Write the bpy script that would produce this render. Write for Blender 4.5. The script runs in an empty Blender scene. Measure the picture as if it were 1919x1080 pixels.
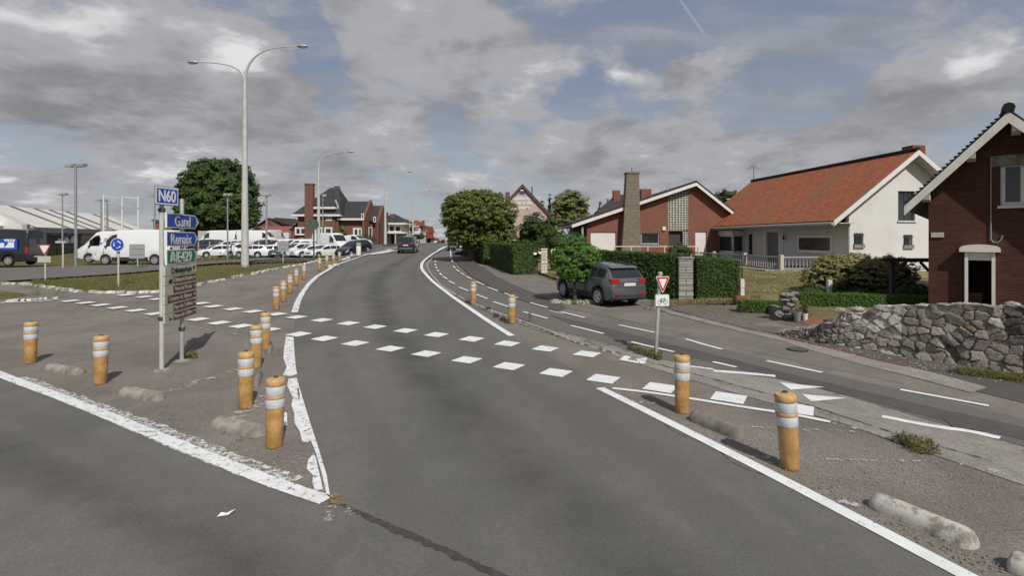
import bpy, bmesh, math, random
import numpy as np
from mathutils import Vector, Matrix
R = math.radians
rnd = random.Random(7)
S = bpy.context.scene
COL = S.collection

# ------------------------------------------------------------------ camera, world, sun, exposure
CH, F, CX, HY = 2.5, 959.5, 959.5, 447.0     # camera height, focal length and principal point in photo pixels
cd = bpy.data.cameras.new('camera'); cam = bpy.data.objects.new('camera', cd); COL.objects.link(cam)
cam.location = (0, 0, CH); cam.rotation_euler = (R(90), 0, 0)
cd.sensor_width = 36; cd.lens = 18; cd.shift_y = -93 / 1919; cd.clip_start = .1; cd.clip_end = 6000
S.camera = cam
SUN_AZ, SUN_EL = R(157), R(46)               # azimuth clockwise from +Y
sdir = Vector((math.sin(SUN_AZ) * math.cos(SUN_EL), math.cos(SUN_AZ) * math.cos(SUN_EL), math.sin(SUN_EL)))
sl = bpy.data.lights.new('sun', 'SUN'); sl.energy = 3.2; sl.angle = R(.6); sl.color = (1, .95, .87)
so = bpy.data.objects.new('sun', sl); COL.objects.link(so); so.rotation_euler = sdir.to_track_quat('Z', 'Y').to_euler()
so.location = (0, 0, 40)
S.view_settings.view_transform = 'Standard'; S.view_settings.look = 'None'
S.view_settings.exposure = 0.33; S.view_settings.gamma = 1
W_RES = 512; S.cycles.max_bounces = 5; S.cycles.diffuse_bounces = 2; S.cycles.transparent_max_bounces = 12

class NT:
    """tiny node-tree builder"""
    def __init__(s, tree): s.t = tree; s.n = tree.nodes; s.l = tree.links
    def node(s, typ, ins=None, **kw):
        n = s.n.new(typ)
        for k, v in kw.items(): setattr(n, k, v)
        for k, v in (ins or {}).items(): s.put(n.inputs[k], v)
        return n
    def put(s, sock, v):
        if isinstance(v, bpy.types.NodeSocket): s.l.new(v, sock)
        else: sock.default_value = v
    def m(s, op, a, b=0.0, c=0.0, clamp=False):
        n = s.n.new('ShaderNodeMath'); n.operation = op; n.use_clamp = clamp
        s.put(n.inputs[0], a); s.put(n.inputs[1], b); s.put(n.inputs[2], c)
        return n.outputs[0]
    def v(s, op, a, b=(0, 0, 0), scale=1.0):
        n = s.n.new('ShaderNodeVectorMath'); n.operation = op
        s.put(n.inputs[0], a)
        if op == 'SCALE': s.put(n.inputs['Scale'], scale)
        elif op not in ('NORMALIZE', 'LENGTH'): s.put(n.inputs[1], b)
        return n.outputs['Value'] if op in ('DOT_PRODUCT', 'LENGTH', 'DISTANCE') else n.outputs[0]
    def mix(s, f, a, b):
        n = s.n.new('ShaderNodeMix'); n.data_type = 'RGBA'
        s.put(n.inputs[0], f); s.put(n.inputs[6], a); s.put(n.inputs[7], b)
        return n.outputs[2]
    def ss(s, x, a, b, lo=0., hi=1.):
        n = s.n.new('ShaderNodeMapRange'); n.interpolation_type = 'SMOOTHSTEP'
        for i, q in enumerate((x, a, b, lo, hi)): s.put(n.inputs[i], q)
        return n.outputs[0]
    def noise(s, vec, scale, detail=4., rough=.55, dist=0., out='Fac'):
        n = s.n.new('ShaderNodeTexNoise'); s.put(n.inputs['Vector'], vec); s.put(n.inputs['Scale'], scale)
        n.inputs['Detail'].default_value = detail; n.inputs['Roughness'].default_value = rough
        n.inputs['Distortion'].default_value = dist
        return n.outputs[out]

def C3(r, g, b): return (r, g, b, 1)
def sky_dir(px, py):
    return Vector(((px - CX) / F, 1, (HY - py) / F)).normalized()

W = bpy.data.worlds.new('World'); S.world = W; W.use_nodes = True
w = NT(W.node_tree); w.n.clear()
tc = w.node('ShaderNodeTexCoord').outputs['Generated']
sky = w.node('ShaderNodeTexSky'); sky.sky_type = 'NISHITA'; sky.sun_disc = False
sky.sun_elevation = SUN_EL; sky.sun_rotation = SUN_AZ; sky.air_density = 1.0; sky.dust_density = 1.5; sky.ozone_density = 1.5
dn = w.v('NORMALIZE', tc)
sx = w.node('ShaderNodeSeparateXYZ', {0: dn})
zc = w.m('MAXIMUM', sx.outputs[2], 0.0)
iz = w.m('DIVIDE', 1.0, w.m('ADD', zc, .24))
pl = w.v('SCALE', dn, scale=iz)
wob = w.v('SCALE', w.v('SUBTRACT', w.noise(pl, 3.2, 4, .65, out='Color'), (.5, .5, .5)), scale=.16)
dw = w.v('NORMALIZE', w.v('ADD', dn, w.v('SCALE', wob, scale=.85)))
def blob(px, py, rx, ry, soft=.5):
    """a soft ellipse fixed in the sky, its edge broken up by noise"""
    d = sky_dir(px, py); up = Vector((0, 0, 1)); rt = d.cross(up).normalized(); u2 = rt.cross(d)
    k = 1.0 / d.y
    ax = rx / F / k; ay = ry / F / k
    a = w.m('DIVIDE', w.v('DOT_PRODUCT', dw, tuple(rt)), ax); b = w.m('DIVIDE', w.v('DOT_PRODUCT', dw, tuple(u2)), ay)
    r = w.m('SQRT', w.m('ADD', w.m('MULTIPLY', a, a), w.m('MULTIPLY', b, b)))
    front = w.m('GREATER_THAN', w.v('DOT_PRODUCT', dn, tuple(d)), 0.)
    return w.m('MULTIPLY', w.ss(r, 1.25, 1.25 - soft * 1.6), front)
def add(*a):
    o = a[0]
    for q in a[1:]: o = w.m('ADD', o, q)
    return o
def sc(x, k): return w.m('MULTIPLY', x, k)
n1 = w.noise(w.v('MULTIPLY', pl, (1., .8, 1.)), 1.7, 6, .6, .2)
n2 = w.noise(w.v('ADD', pl, (3.1, 5.7, 1.3)), 5.2, 5, .62, .2)
cover = add(n1, sc(w.m('SUBTRACT', n2, .5), .35),
            sc(blob(170, 130, 320, 200, .8), .22), sc(blob(450, 190, 130, 150, .5), .24), sc(blob(790, 60, 180, 90), .2),
            sc(blob(950, 160, 120, 75), .16), sc(blob(1060, 260, 240, 60, .8), .16), sc(blob(1345, 130, 90, 60), .16),
            sc(blob(700, 260, 120, 60), .14), sc(blob(1760, 180, 170, 90), .16), sc(blob(1220, 310, 260, 50), .12),
            sc(blob(600, 70, 85, 80, .8), -.26), sc(blob(1240, 45, 210, 75, .8), -.22), sc(blob(60, 260, 110, 45, .8), -.16),
            sc(blob(640, 200, 90, 55, .8), -.12), sc(blob(1060, 190, 80, 60, .9), -.14), sc(blob(1500, 170, 210, 70, .9), -.12),
            sc(w.ss(zc, .22, .0), .08))
mask = w.ss(cover, .405, .60)
thin = w.ss(w.noise(w.v('MULTIPLY', pl, (.7, 2.6, 1.)), 2.2, 4, .6), .38, .7, 0., .6)
mask = w.m('MAXIMUM', mask, thin)
# brightness of the cloud itself: ragged, lit tops, grey undersides
lit = add(w.ss(w.noise(w.v('ADD', pl, (7.7, 1.9, 4.2)), 2.7, 5, .56, .2), .34, .72, -.16, .34),
          sc(w.m('SUBTRACT', n2, .5), .65),
          sc(blob(450, 100, 80, 38, .8), .5), sc(blob(470, 180, 110, 60, .9), .12), sc(blob(745, 235, 50, 36, 1.), .40), sc(blob(900, 60, 200, 40, .8), .12), sc(blob(1350, 115, 70, 36, 1.), .26), sc(blob(1210, 290, 70, 22, .9), .30), sc(blob(1240, 190, 120, 22, .9), .26),
          sc(blob(130, 40, 130, 40, .8), .22), sc(blob(1030, 110, 70, 30), .22), sc(blob(945, 165, 90, 28, .8), .26), sc(blob(1190, 140, 60, 35), .2), sc(blob(1830, 130, 60, 30), .24),
          sc(blob(330, 300, 60, 30), .25), sc(blob(20, 300, 60, 30), .28), sc(blob(820, 30, 140, 50), .14), sc(blob(1150, 235, 200, 30), .10),
          sc(blob(180, 160, 200, 90, .9), -.24), sc(blob(170, 215, 110, 35, .8), -.18), sc(blob(440, 260, 120, 35, .9), -.14), sc(blob(860, 105, 130, 45), -.08), sc(blob(1100, 240, 160, 30), -.10),
          sc(w.ss(zc, .25, .02), .10), -.02)
lf = w.m('MULTIPLY_ADD', lit, 1.0, .36, clamp=True)
dark = C3(1.9, 1.92, 2.06); mid = C3(3.2, 3.2, 3.4); lightc = C3(6.1, 6.0, 6.1)
ccol = w.mix(w.ss(lf, .5, 1.), w.mix(w.ss(lf, 0, .5), dark, mid), lightc)
blue = w.mix(w.ss(zc, .0, .35), C3(3.0, 3.35, 3.7), C3(1.65, 1.98, 2.65))
skyc = w.mix(.85, sky.outputs[0], blue)
# contrail
cn = sky_dir(1275, 0).cross(sky_dir(1322, 66)).normalized(); cm = sky_dir(1298, 30)
cl = w.m('MULTIPLY', w.ss(w.m('ABSOLUTE', w.v('DOT_PRODUCT', dn, tuple(cn))), .0035, .0005, 0., .3), w.ss(w.v('DOT_PRODUCT', dn, tuple(cm)), .9988, .9999))
skyc = w.mix(cl, skyc, C3(4.5, 4.6, 4.8))
fin = w.mix(mask, skyc, ccol)
fin = w.mix(w.ss(sx.outputs[2], .0, -.05), fin, C3(1.6, 1.55, 1.45))
bg = w.node('ShaderNodeBackground', {'Color': fin, 'Strength': .1})
ow = w.node('ShaderNodeOutputWorld', {0: bg.outputs[0]})
W.cycles.sampling_method = 'MANUAL'; W.cycles.sample_map_resolution = 512

# ------------------------------------------------------------------ terrain
MK = [(-200, 0), (12, 0), (20, .13), (35, .5), (50, .85), (85, 1.35), (115, 1.45), (150, 1.1), (400, -8), (4000, -60)]
LK = [(-200, 0), (12, 0), (20, .13), (35, .5), (45, .38), (60, .2), (75, .8), (90, 1.3), (115, 1.45), (150, 1.1), (400, -8), (4000, -60)]
GK = [(-200, 1.0), (9, 1.0), (10.5, .86), (13, .6), (16, .35), (20, .36), (32, .73), (50, .95), (85, 1.35), (115, 1.45), (150, 1.1), (400, -8), (4000, -60)]
def pw(K, y):
    for (a, za), (b, zb) in zip(K, K[1:]):
        if y <= b: return za + (zb - za) * max(0, (y - a)) / (b - a)
    return K[-1][1]
def sm(x, a, b):
    t = min(1, max(0, (x - a) / (b - a))); return t * t * (3 - 2 * t)
def H(x, y, garden=True):
    h = pw(MK, y)
    if y > 34 and x < 0:
        k = sm(-x / y, .27, .36)
        if k: h += k * (pw(LK, y) - h)
    if x > 3 and garden:
        sd = (x - 6.85) * .809 + (y - 13.1) * .588          # distance behind the stone wall
        k = max(sm(sd, .12, .5) * sm(x, 7.7, 8.9), sm(y, 20, 28) * sm(x, 4, 8))
        if k: h += k * (pw(GK, y) - h)
    return h
def Hroad(x, y): return pw(MK, y) if x > -.3 * y else H(x, y)
def P(px, py, hf=None):
    """ground point seen at a photo pixel"""
    hf = hf or H
    kx = (px - CX) / F; ky = (py - HY) / F
    d = 1.5; prev = None
    while d < 400:
        g = CH - ky * d - hf(kx * d, d)
        if g <= 0:
            lo, hi = (prev or d), d
            for _ in range(30):
                mid_ = (lo + hi) / 2
                if CH - ky * mid_ - hf(kx * mid_, mid_) <= 0: hi = mid_
                else: lo = mid_
            return Vector((kx * hi, hi, hf(kx * hi, hi)))
        prev = d; d += .25
    return Vector((kx * 150, 150, hf(kx * 150, 150)))
def Q(px, py, d): return Vector(((px - CX) / F * d, d, CH - (py - HY) / F * d))
def G(x, y): return Vector((x, y, H(x, y)))

# ------------------------------------------------------------------ materials
MATS = {}
def newmat(name):
    m = bpy.data.materials.new(name); m.use_nodes = True
    t = NT(m.node_tree); t.n.clear()
    o = t.node('ShaderNodeOutputMaterial'); b = t.node('ShaderNodeBsdfPrincipled')
    t.l.new(b.outputs[0], o.inputs[0]); MATS[name] = m
    return m, t, b, o
def plain(name, col, rough=.6, metal=0., var=.0, scale=6., bump=0., bscale=40., spec=.5, coat=0.):
    m, t, b, o = newmat(name)
    b.inputs['Roughness'].default_value = rough; b.inputs['Metallic'].default_value = metal
    b.inputs['Specular IOR Level'].default_value = spec; b.inputs['Coat Weight'].default_value = coat
    c = C3(*col)
    co = t.node('ShaderNodeTexCoord').outputs['Object']
    if var:
        n = t.noise(co, scale, 6, .6)
        lo = C3(*[q * (1 - var) for q in col]); hi = C3(*[min(1, q * (1 + var * .7)) for q in col])
        t.put(b.inputs['Base Color'], t.mix(t.ss(n, .3, .7), lo, hi))
    else: b.inputs['Base Color'].default_value = c
    if bump:
        bn = t.node('ShaderNodeBump', {'Strength': bump, 'Distance': .02, 'Height': t.noise(co, bscale, 5, .6)})
        t.put(b.inputs['Normal'], bn.outputs[0])
    return m
def asphalt(name, c1, c2, patch=(.35, .35), grain=.35, cracks=.0, tint=None, stretch=None):
    """aggregate speckle, broad tone patches, stains and a few cracks, in world metres"""
    m, t, b, o = newmat(name)
    co = t.node('ShaderNodeTexCoord').outputs['Object']
    big = t.noise(t.v('MULTIPLY', co, stretch or (1, 1, 1)), patch[0], 5, .6, .6)
    med = t.noise(co, 2.6, 6, .65)
    fine = t.noise(co, 90., 3, .7)
    f2 = t.noise(co, 28., 4, .7)
    col = t.mix(t.ss(big, .33, .67), C3(*c1), C3(*c2))
    col = t.mix(t.ss(med, .35, .75, 0, .35), col, C3(*[q * .8 for q in c1]))
    if tint: col = t.mix(t.ss(t.noise(t.v('ADD', co, (9, 4, 2)), .5, 4), .5, .7, 0, .55), col, C3(*tint))
    g = t.m('ADD', t.ss(fine, .3, .72, 1 - grain, 1 + grain), t.ss(f2, .3, .7, -grain * .4, grain * .4))
    mx = t.node('ShaderNodeVectorMath', operation='SCALE'); t.put(mx.inputs[0], col); t.put(mx.inputs['Scale'], g)
    col = mx.outputs[0]
    sp = t.node('ShaderNodeTexVoronoi', {'Vector': co, 'Scale': 3.1}); 
    spots = t.m('MULTIPLY', t.ss(sp.outputs['Distance'], .07, .03), t.m('GREATER_THAN', t.noise(co, 1.7, 2), .56))
    col = t.mix(sc2(t, spots, .45), col, C3(*[q * .45 for q in c1]))
    if cracks:
        wv = t.v('ADD', co, t.v('SCALE', t.noise(co, 1.4, 5, .6, out='Color'), scale=1.3))
        v = t.node('ShaderNodeTexVoronoi', {'Vector': wv, 'Scale': .33}, feature='DISTANCE_TO_EDGE')
        ck = t.m('MULTIPLY', t.ss(v.outputs[0], .007, .0015), t.ss(t.noise(co, .35, 2), .42, .55, 0, cracks))
        col = t.mix(ck, col, C3(*[q * .35 for q in c1]))
    t.put(b.inputs['Base Color'], col); b.inputs['Roughness'].default_value = .88; b.inputs['Specular IOR Level'].default_value = .25
    bn = t.node('ShaderNodeBump', {'Strength': .5, 'Distance': .006, 'Height': t.m('ADD', fine, f2)})
    t.put(b.inputs['Normal'], bn.outputs[0])
    return m
def sc2(t, x, k): return t.m('MULTIPLY', x, k)
def paint(name, col=(.74, .75, .76), wear=.5, scale=9., fine=60.):
    """worn road paint: chipped away to what lies beneath"""
    m, t, b, o = newmat(name)
    co = t.node('ShaderNodeTexCoord').outputs['Object']
    n = t.m('ADD', t.m('MULTIPLY', t.noise(co, scale, 6, .7), .62), t.m('MULTIPLY', t.noise(co, fine, 3, .7), .38))
    mask = t.ss(n, wear - .025, wear + .025)
    c = t.mix(t.ss(t.noise(co, 3.5, 5, .65), .3, .7), C3(*col), C3(*[q * .86 for q in col]))
    c = t.mix(t.ss(t.noise(co, 70, 2), .5, .75, 0, .25), c, C3(*[q * .6 for q in col]))
    t.put(b.inputs['Base Color'], c); b.inputs['Roughness'].default_value = .6
    tr = t.node('ShaderNodeBsdfTransparent'); mx = t.node('ShaderNodeMixShader')
    t.put(mx.inputs[0], mask); t.l.new(tr.outputs[0], mx.inputs[1]); t.l.new(b.outputs[0], mx.inputs[2]); t.l.new(mx.outputs[0], o.inputs[0])
    return m
def brick(name, c1, c2, mortar, bw=.22, bh=.075, mort=.012, stain=.25):
    m, t, b, o = newmat(name)
    co = t.node('ShaderNodeTexCoord').outputs['Object']
    s = t.node('ShaderNodeSeparateXYZ', {0: co})
    u = t.m('ADD', s.outputs[0], s.outputs[1])
    vec = t.node('ShaderNodeCombineXYZ', {0: u, 1: s.outputs[2]}).outputs[0]
    br = t.node('ShaderNodeTexBrick', {'Vector': vec, 'Color1': C3(*c1), 'Color2': C3(*c2), 'Mortar': C3(*mortar), 'Scale': 1.,
        'Mortar Size': mort, 'Mortar Smooth': .2, 'Bias': 0., 'Brick Width': bw, 'Row Height': bh})
    n = t.noise(co, 1.1, 6, .65)
    col = t.mix(t.ss(n, .4, .75, 0, stain), br.outputs[0], C3(*[q * .55 for q in c1]))
    col = t.mix(t.ss(t.noise(co, 9., 4, .7), .5, .8, 0, stain), col, C3(*[min(1, q * 1.35) for q in c2]))
    t.put(b.inputs['Base Color'], col); b.inputs['Roughness'].default_value = .85; b.inputs['Specular IOR Level'].default_value = .25
    bn = t.node('ShaderNodeBump', {'Strength': .6, 'Distance': .008, 'Height': t.m('SUBTRACT', t.m('MULTIPLY', t.noise(co, 40), .3), br.outputs['Fac'])})
    t.put(b.inputs['Normal'], bn.outputs[0])
    return m
def tiles(name, c1, c2, moss, bw=.26, bh=.22, amt=.5):
    m, t, b, o = newmat(name)
    co = t.node('ShaderNodeTexCoord').outputs['UV']
    ob = t.node('ShaderNodeTexCoord').outputs['Object']
    br = t.node('ShaderNodeTexBrick', {'Vector': co, 'Color1': C3(*c1), 'Color2': C3(*c2), 'Mortar': C3(*[q * .45 for q in c1]), 'Scale': 1.,
        'Mortar Size': .012, 'Mortar Smooth': .6, 'Bias': 0., 'Brick Width': bw, 'Row Height': bh})
    col = t.mix(t.ss(t.noise(ob, .55, 7, .7, .5), .47, .68, 0, amt), br.outputs[0], C3(*moss))
    col = t.mix(t.ss(t.noise(co, 14, 3, .7), .55, .8, 0, amt * .6), col, C3(*[q * .6 for q in moss]))
    t.put(b.inputs['Base Color'], col); b.inputs['Roughness'].default_value = .8; b.inputs['Specular IOR Level'].default_value = .3
    sx_ = t.node('ShaderNodeSeparateXYZ', {0: co})
    wv = t.m('SINE', t.m('MULTIPLY', sx_.outputs[0], 2 * math.pi / bw))
    fr = t.m('FRACT', t.m('DIVIDE', sx_.outputs[1], bh))
    bn = t.node('ShaderNodeBump', {'Strength': .7, 'Distance': .03, 'Height': t.m('SUBTRACT', t.m('MULTIPLY', wv, .4), fr)})
    t.put(b.inputs['Normal'], bn.outputs[0])
    return m
def leaf(name, c1, c2, c3=None, scale=1.2):
    m, t, b, o = newmat(name)
    co = t.node('ShaderNodeTexCoord').outputs['Object']
    ri = t.node('ShaderNodeNewGeometry').outputs['Random Per Island']
    col = t.mix(ri, C3(*c1), C3(*c2))
    col = t.mix(t.ss(t.noise(co, scale, 4, .6), .4, .7, 0, .75), col, C3(*(c3 or c2)))
    t.put(b.inputs['Base Color'], col); b.inputs['Roughness'].default_value = .6; b.inputs['Specular IOR Level'].default_value = .3
    tl = t.node('ShaderNodeBsdfTranslucent'); t.put(tl.inputs[0], t.mix(.5, col, C3(.10, .14, .02)))
    mx = t.node('ShaderNodeMixShader', {0: .22}); t.l.new(b.outputs[0], mx.inputs[1]); t.l.new(tl.outputs[0], mx.inputs[2]); t.l.new(mx.outputs[0], o.inputs[0])
    return m
def grassy(name, a, b_, c_, scale=1.5):
    m, t, b, o = newmat(name)
    co = t.node('ShaderNodeTexCoord').outputs['Object']
    col = t.mix(t.ss(t.noise(co, scale, 6, .65, .4), .35, .65), C3(*a), C3(*b_))
    col = t.mix(t.ss(t.noise(co, scale * 2.7, 6, .7), .48, .7), col, C3(*c_))
    col = t.mix(t.ss(t.noise(co, 60, 3, .7), .4, .8, 0, .5), col, C3(*[q * .5 for q in a]))
    t.put(b.inputs['Base Color'], col); b.inputs['Roughness'].default_value = .95; b.inputs['Specular IOR Level'].default_value = .1
    bn = t.node('ShaderNodeBump', {'Strength': .9, 'Distance': .05, 'Height': t.noise(co, 25, 5, .7)}); t.put(b.inputs['Normal'], bn.outputs[0])
    return m

plain('glass_dark', (.018, .022, .028), .06, spec=.7)
plain('glass_house', (.03, .034, .036), .12, var=.5, scale=.8, spec=.6)
plain('glass_green', (.035, .075, .065), .15, var=.5, scale=.6)
plain('white_paint', (.66, .65, .62), .5, var=.05, scale=2.)
plain('white_render', (.60, .595, .58), .8, var=.06, scale=.7, bump=.3, bscale=60)
plain('white_pvc', (.72, .73, .73), .4)
plain('grey_metal', (.30, .31, .31), .5, .35, var=.12, scale=3)
plain('galv', (.42, .43, .42), .5, .45, var=.14, scale=5)
plain('pole_paint', (.46, .46, .44), .55, .0, var=.12, scale=3)
plain('dark_metal', (.06, .065, .07), .5, .2, var=.2)
plain('concrete', (.25, .23, .20), .92, var=.4, scale=6, bump=.25, bscale=90)
plain('concrete_dark', (.19, .175, .155), .92, var=.4, scale=7, bump=.45, bscale=80)
plain('kerbstone', (.30, .285, .25), .92, var=.4, scale=9, bump=.9, bscale=45)
plain('rubber', (.018, .018, .019), .8)
plain('tar', (.05, .048, .047), .9, var=.3, scale=12)
plain('trunk', (.09, .07, .05), .9, var=.35, scale=8, bump=1., bscale=30)
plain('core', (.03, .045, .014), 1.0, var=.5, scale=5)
plain('pebble', (.30, .28, .25), .9, var=.3)
plain('wood_dark', (.055, .045, .04), .8, var=.3, scale=8)
plain('red_plastic', (.36, .012, .015), .3, coat=.4)
plain('clear_lamp', (.6, .62, .65), .15, .2)
plain('plate_white', (.62, .62, .60), .45)
plain('chrome', (.55, .56, .57), .25, .9)
plain('slate', (.030, .031, .034), .7, var=.35, scale=2.5, bump=.6, bscale=9)
plain('red_cloth', (.6, .03, .03), .7)
plain('orange_body', (.44, .25, .085), .55, var=.28, scale=7, bump=.35, bscale=14)
plain('orange_cap', (.50, .31, .13), .5, var=.15, scale=20)
plain('reflective', (.55, .57, .60), .35, .1, var=.12, scale=25)
plain('sign_blue', (.012, .07, .40), .4, coat=.2)
plain('sign_green', (.012, .20, .10), .4, coat=.2)
plain('sign_white', (.70, .71, .70), .45)
plain('sign_cream', (.46, .45, .38), .6, var=.12, scale=8)
plain('sign_brown', (.11, .028, .02), .5)
plain('sign_red', (.50, .03, .04), .45)
plain('sign_black', (.02, .02, .02), .6)
plain('sign_back', (.33, .34, .35), .6, .2, var=.08)
plain('sign_back_green', (.05, .10, .06), .7, var=.3)
plain('pale_text', (.52, .42, .36), .6)
plain('terracotta', (.30, .12, .07), .85, var=.25)
plain('red_edging', (.15, .05, .045), .9, var=.4, scale=8)
plain('car_grey', (.13, .14, .155), .3, .5, coat=.8)
plain('car_white', (.66, .67, .68), .3, coat=.6)
plain('car_navy', (.012, .014, .03), .25, .2, coat=.8)
plain('car_black', (.015, .017, .018), .25, .2, coat=.8)
plain('car_silver', (.34, .35, .36), .3, .7, coat=.6)
plain('car_green', (.07, .12, .11), .3, .3, coat=.6)
plain('car_trim', (.03, .031, .033), .7)
plain('rim', (.52, .53, .55), .4, .5)
plain('door_grey', (.15, .17, .18), .5)
plain('brown_panel', (.13, .08, .04), .8, var=.3)
plain('flower_white', (.72, .68, .56), .7)
plain('screen_block', (.36, .36, .30), .85, var=.2, scale=4)
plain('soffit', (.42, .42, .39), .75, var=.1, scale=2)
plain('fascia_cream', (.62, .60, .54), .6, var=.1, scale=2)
plain('dealer_wall', (.30, .32, .32), .6, var=.1)
plain('dealer_navy', (.018, .022, .05), .4)
plain('roof_sheet', (.60, .59, .56), .6, var=.07, scale=.3)
plain('dark_stripe', (.16, .15, .12), .8)
plain('garage_green', (.02, .09, .06), .6)
plain('litter', (.7, .7, .7), .7)
brick('brick_dark', (.10, .036, .022), (.062, .025, .017), (.05, .034, .026), stain=.2)
brick('brick_red', (.24, .085, .058), (.19, .065, .045), (.20, .12, .09))
brick('brick_mansion', (.19, .085, .06), (.14, .062, .045), (.16, .1, .08))
brick('brick_pink', (.52, .41, .37), (.44, .34, .31), (.42, .34, .29), .4, .2, .02)
brick('stone_chimney', (.25, .21, .15), (.17, .15, .115), (.12, .10, .075), .3, .11, .014, .4)
brick('pillar_block', (.36, .35, .31), (.28, .27, .24), (.13, .125, .11), .55, .22, .02, .35)
brick('pillar_white', (.66, .63, .57), (.52, .49, .44), (.30, .28, .24), .4, .2, .02, .3)
tiles('tile_orange', (.35, .115, .052), (.25, .078, .038), (.17, .11, .07), amt=.75)
tiles('tile_black', (.028, .028, .03), (.02, .02, .022), (.05, .05, .045), amt=.3)
tiles('tile_dark', (.055, .048, .048), (.04, .036, .038), (.08, .07, .06), amt=.4)
tiles('tile_far_orange', (.46, .12, .055), (.36, .09, .045), (.25, .10, .06), amt=.3)
asphalt('asphalt_road', (.108, .107, .099), (.148, .141, .131), patch=(.3, 1), grain=.20, cracks=.0, tint=(.125, .128, .118), stretch=(1.6, .35, 1))
asphalt('asphalt_old', (.15, .134, .117), (.205, .185, .163), patch=(.5, 1), grain=.42, cracks=.5)
asphalt('asphalt_dark', (.085, .077, .072), (.10, .09, .084), patch=(.4, 1), grain=.25, cracks=.2)
asphalt('asphalt_path', (.125, .12, .112), (.145, .138, .128), patch=(.4, 1), grain=.28, cracks=.3)
asphalt('asphalt_park', (.15, .138, .12), (.19, .175, .152), patch=(.8, 1), grain=.35, cracks=.5)
asphalt('concrete_strip', (.21, .198, .178), (.28, .262, .235), patch=(1.5, 1), grain=.45, cracks=.7)
asphalt('gravel_drive', (.12, .105, .09), (.16, .142, .122), patch=(.7, 1), grain=.6)
paint('paint_white', wear=.385)
paint('paint_worn', wear=.435, scale=13)
paint('paint_half', (.62, .62, .60), wear=.50, scale=16)
paint('paint_faint', (.5, .49, .47), wear=.545, scale=8)
def soft_band(name, col, k):
    """a worn or oily tone on the asphalt, fading out across the strip"""
    m, t, b, o = newmat(name)
    uv = t.node('ShaderNodeSeparateXYZ', {0: t.node('ShaderNodeTexCoord').outputs['UV']}); co = t.node('ShaderNodeTexCoord').outputs['Object']
    a = t.m('MULTIPLY', t.ss(uv.outputs[0], 0., .5), t.ss(uv.outputs[0], 1., .5)); a = t.m('MULTIPLY', a, t.ss(t.noise(co, .9, 5, .6), .25, .7, .25 * k, k))
    g = t.ss(t.noise(co, 90., 3, .7), .3, .72, .75, 1.25); mx0 = t.node('ShaderNodeVectorMath', operation='SCALE'); t.put(mx0.inputs[0], col); t.put(mx0.inputs['Scale'], g)
    t.put(b.inputs['Base Color'], mx0.outputs[0]); b.inputs['Roughness'].default_value = .8; b.inputs['Specular IOR Level'].default_value = .3
    tr = t.node('ShaderNodeBsdfTransparent'); mx = t.node('ShaderNodeMixShader'); t.put(mx.inputs[0], a)
    t.l.new(tr.outputs[0], mx.inputs[1]); t.l.new(b.outputs[0], mx.inputs[2]); t.l.new(mx.outputs[0], o.inputs[0])
soft_band('oil_band', (.085, .082, .076), .38); soft_band('polished_band', (.19, .18, .168), .4)
grassy('grass', (.09, .088, .03), (.15, .125, .055), (.24, .185, .10))
grassy('lawn', (.16, .14, .06), (.27, .21, .12), (.34, .26, .16), .35)
grassy('weed_ground', (.06, .075, .02), (.12, .10, .05), (.16, .13, .08), 3)
leaf('leaf_dark', (0.031, 0.063, 0.015), (0.062, 0.111, 0.024), (0.090, 0.134, 0.028))
leaf('leaf_maple', (0.057, 0.102, 0.021), (0.122, 0.176, 0.033), (0.212, 0.186, 0.046), 1.6)
leaf('leaf_bright', (0.061, 0.151, 0.021), (0.122, 0.255, 0.043), (0.133, 0.255, 0.048))
leaf('leaf_hedge', (0.038, 0.080, 0.015), (0.070, 0.133, 0.024), (0.083, 0.133, 0.028))
leaf('leaf_box', (0.051, 0.116, 0.017), (0.087, 0.174, 0.028), (0.092, 0.174, 0.028))
leaf('leaf_willow', (0.136, 0.160, 0.048), (0.224, 0.240, 0.080), (0.240, 0.224, 0.080))
leaf('leaf_yellow', (0.160, 0.176, 0.056), (0.320, 0.288, 0.112), (0.384, 0.320, 0.144), 1.5)
leaf('leaf_shrub', (0.048, 0.080, 0.029), (0.096, 0.120, 0.045), (0.080, 0.080, 0.032), 2)
leaf('leaf_conifer', (0.032, 0.061, 0.035), (0.056, 0.093, 0.051))
leaf('leaf_grass', (0.090, 0.120, 0.030), (0.170, 0.170, 0.060), (0.220, 0.180, 0.090), 2)
leaf('leaf_dry', (0.250, 0.190, 0.100), (0.360, 0.290, 0.170), (0.300, 0.220, 0.120), 2)

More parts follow.
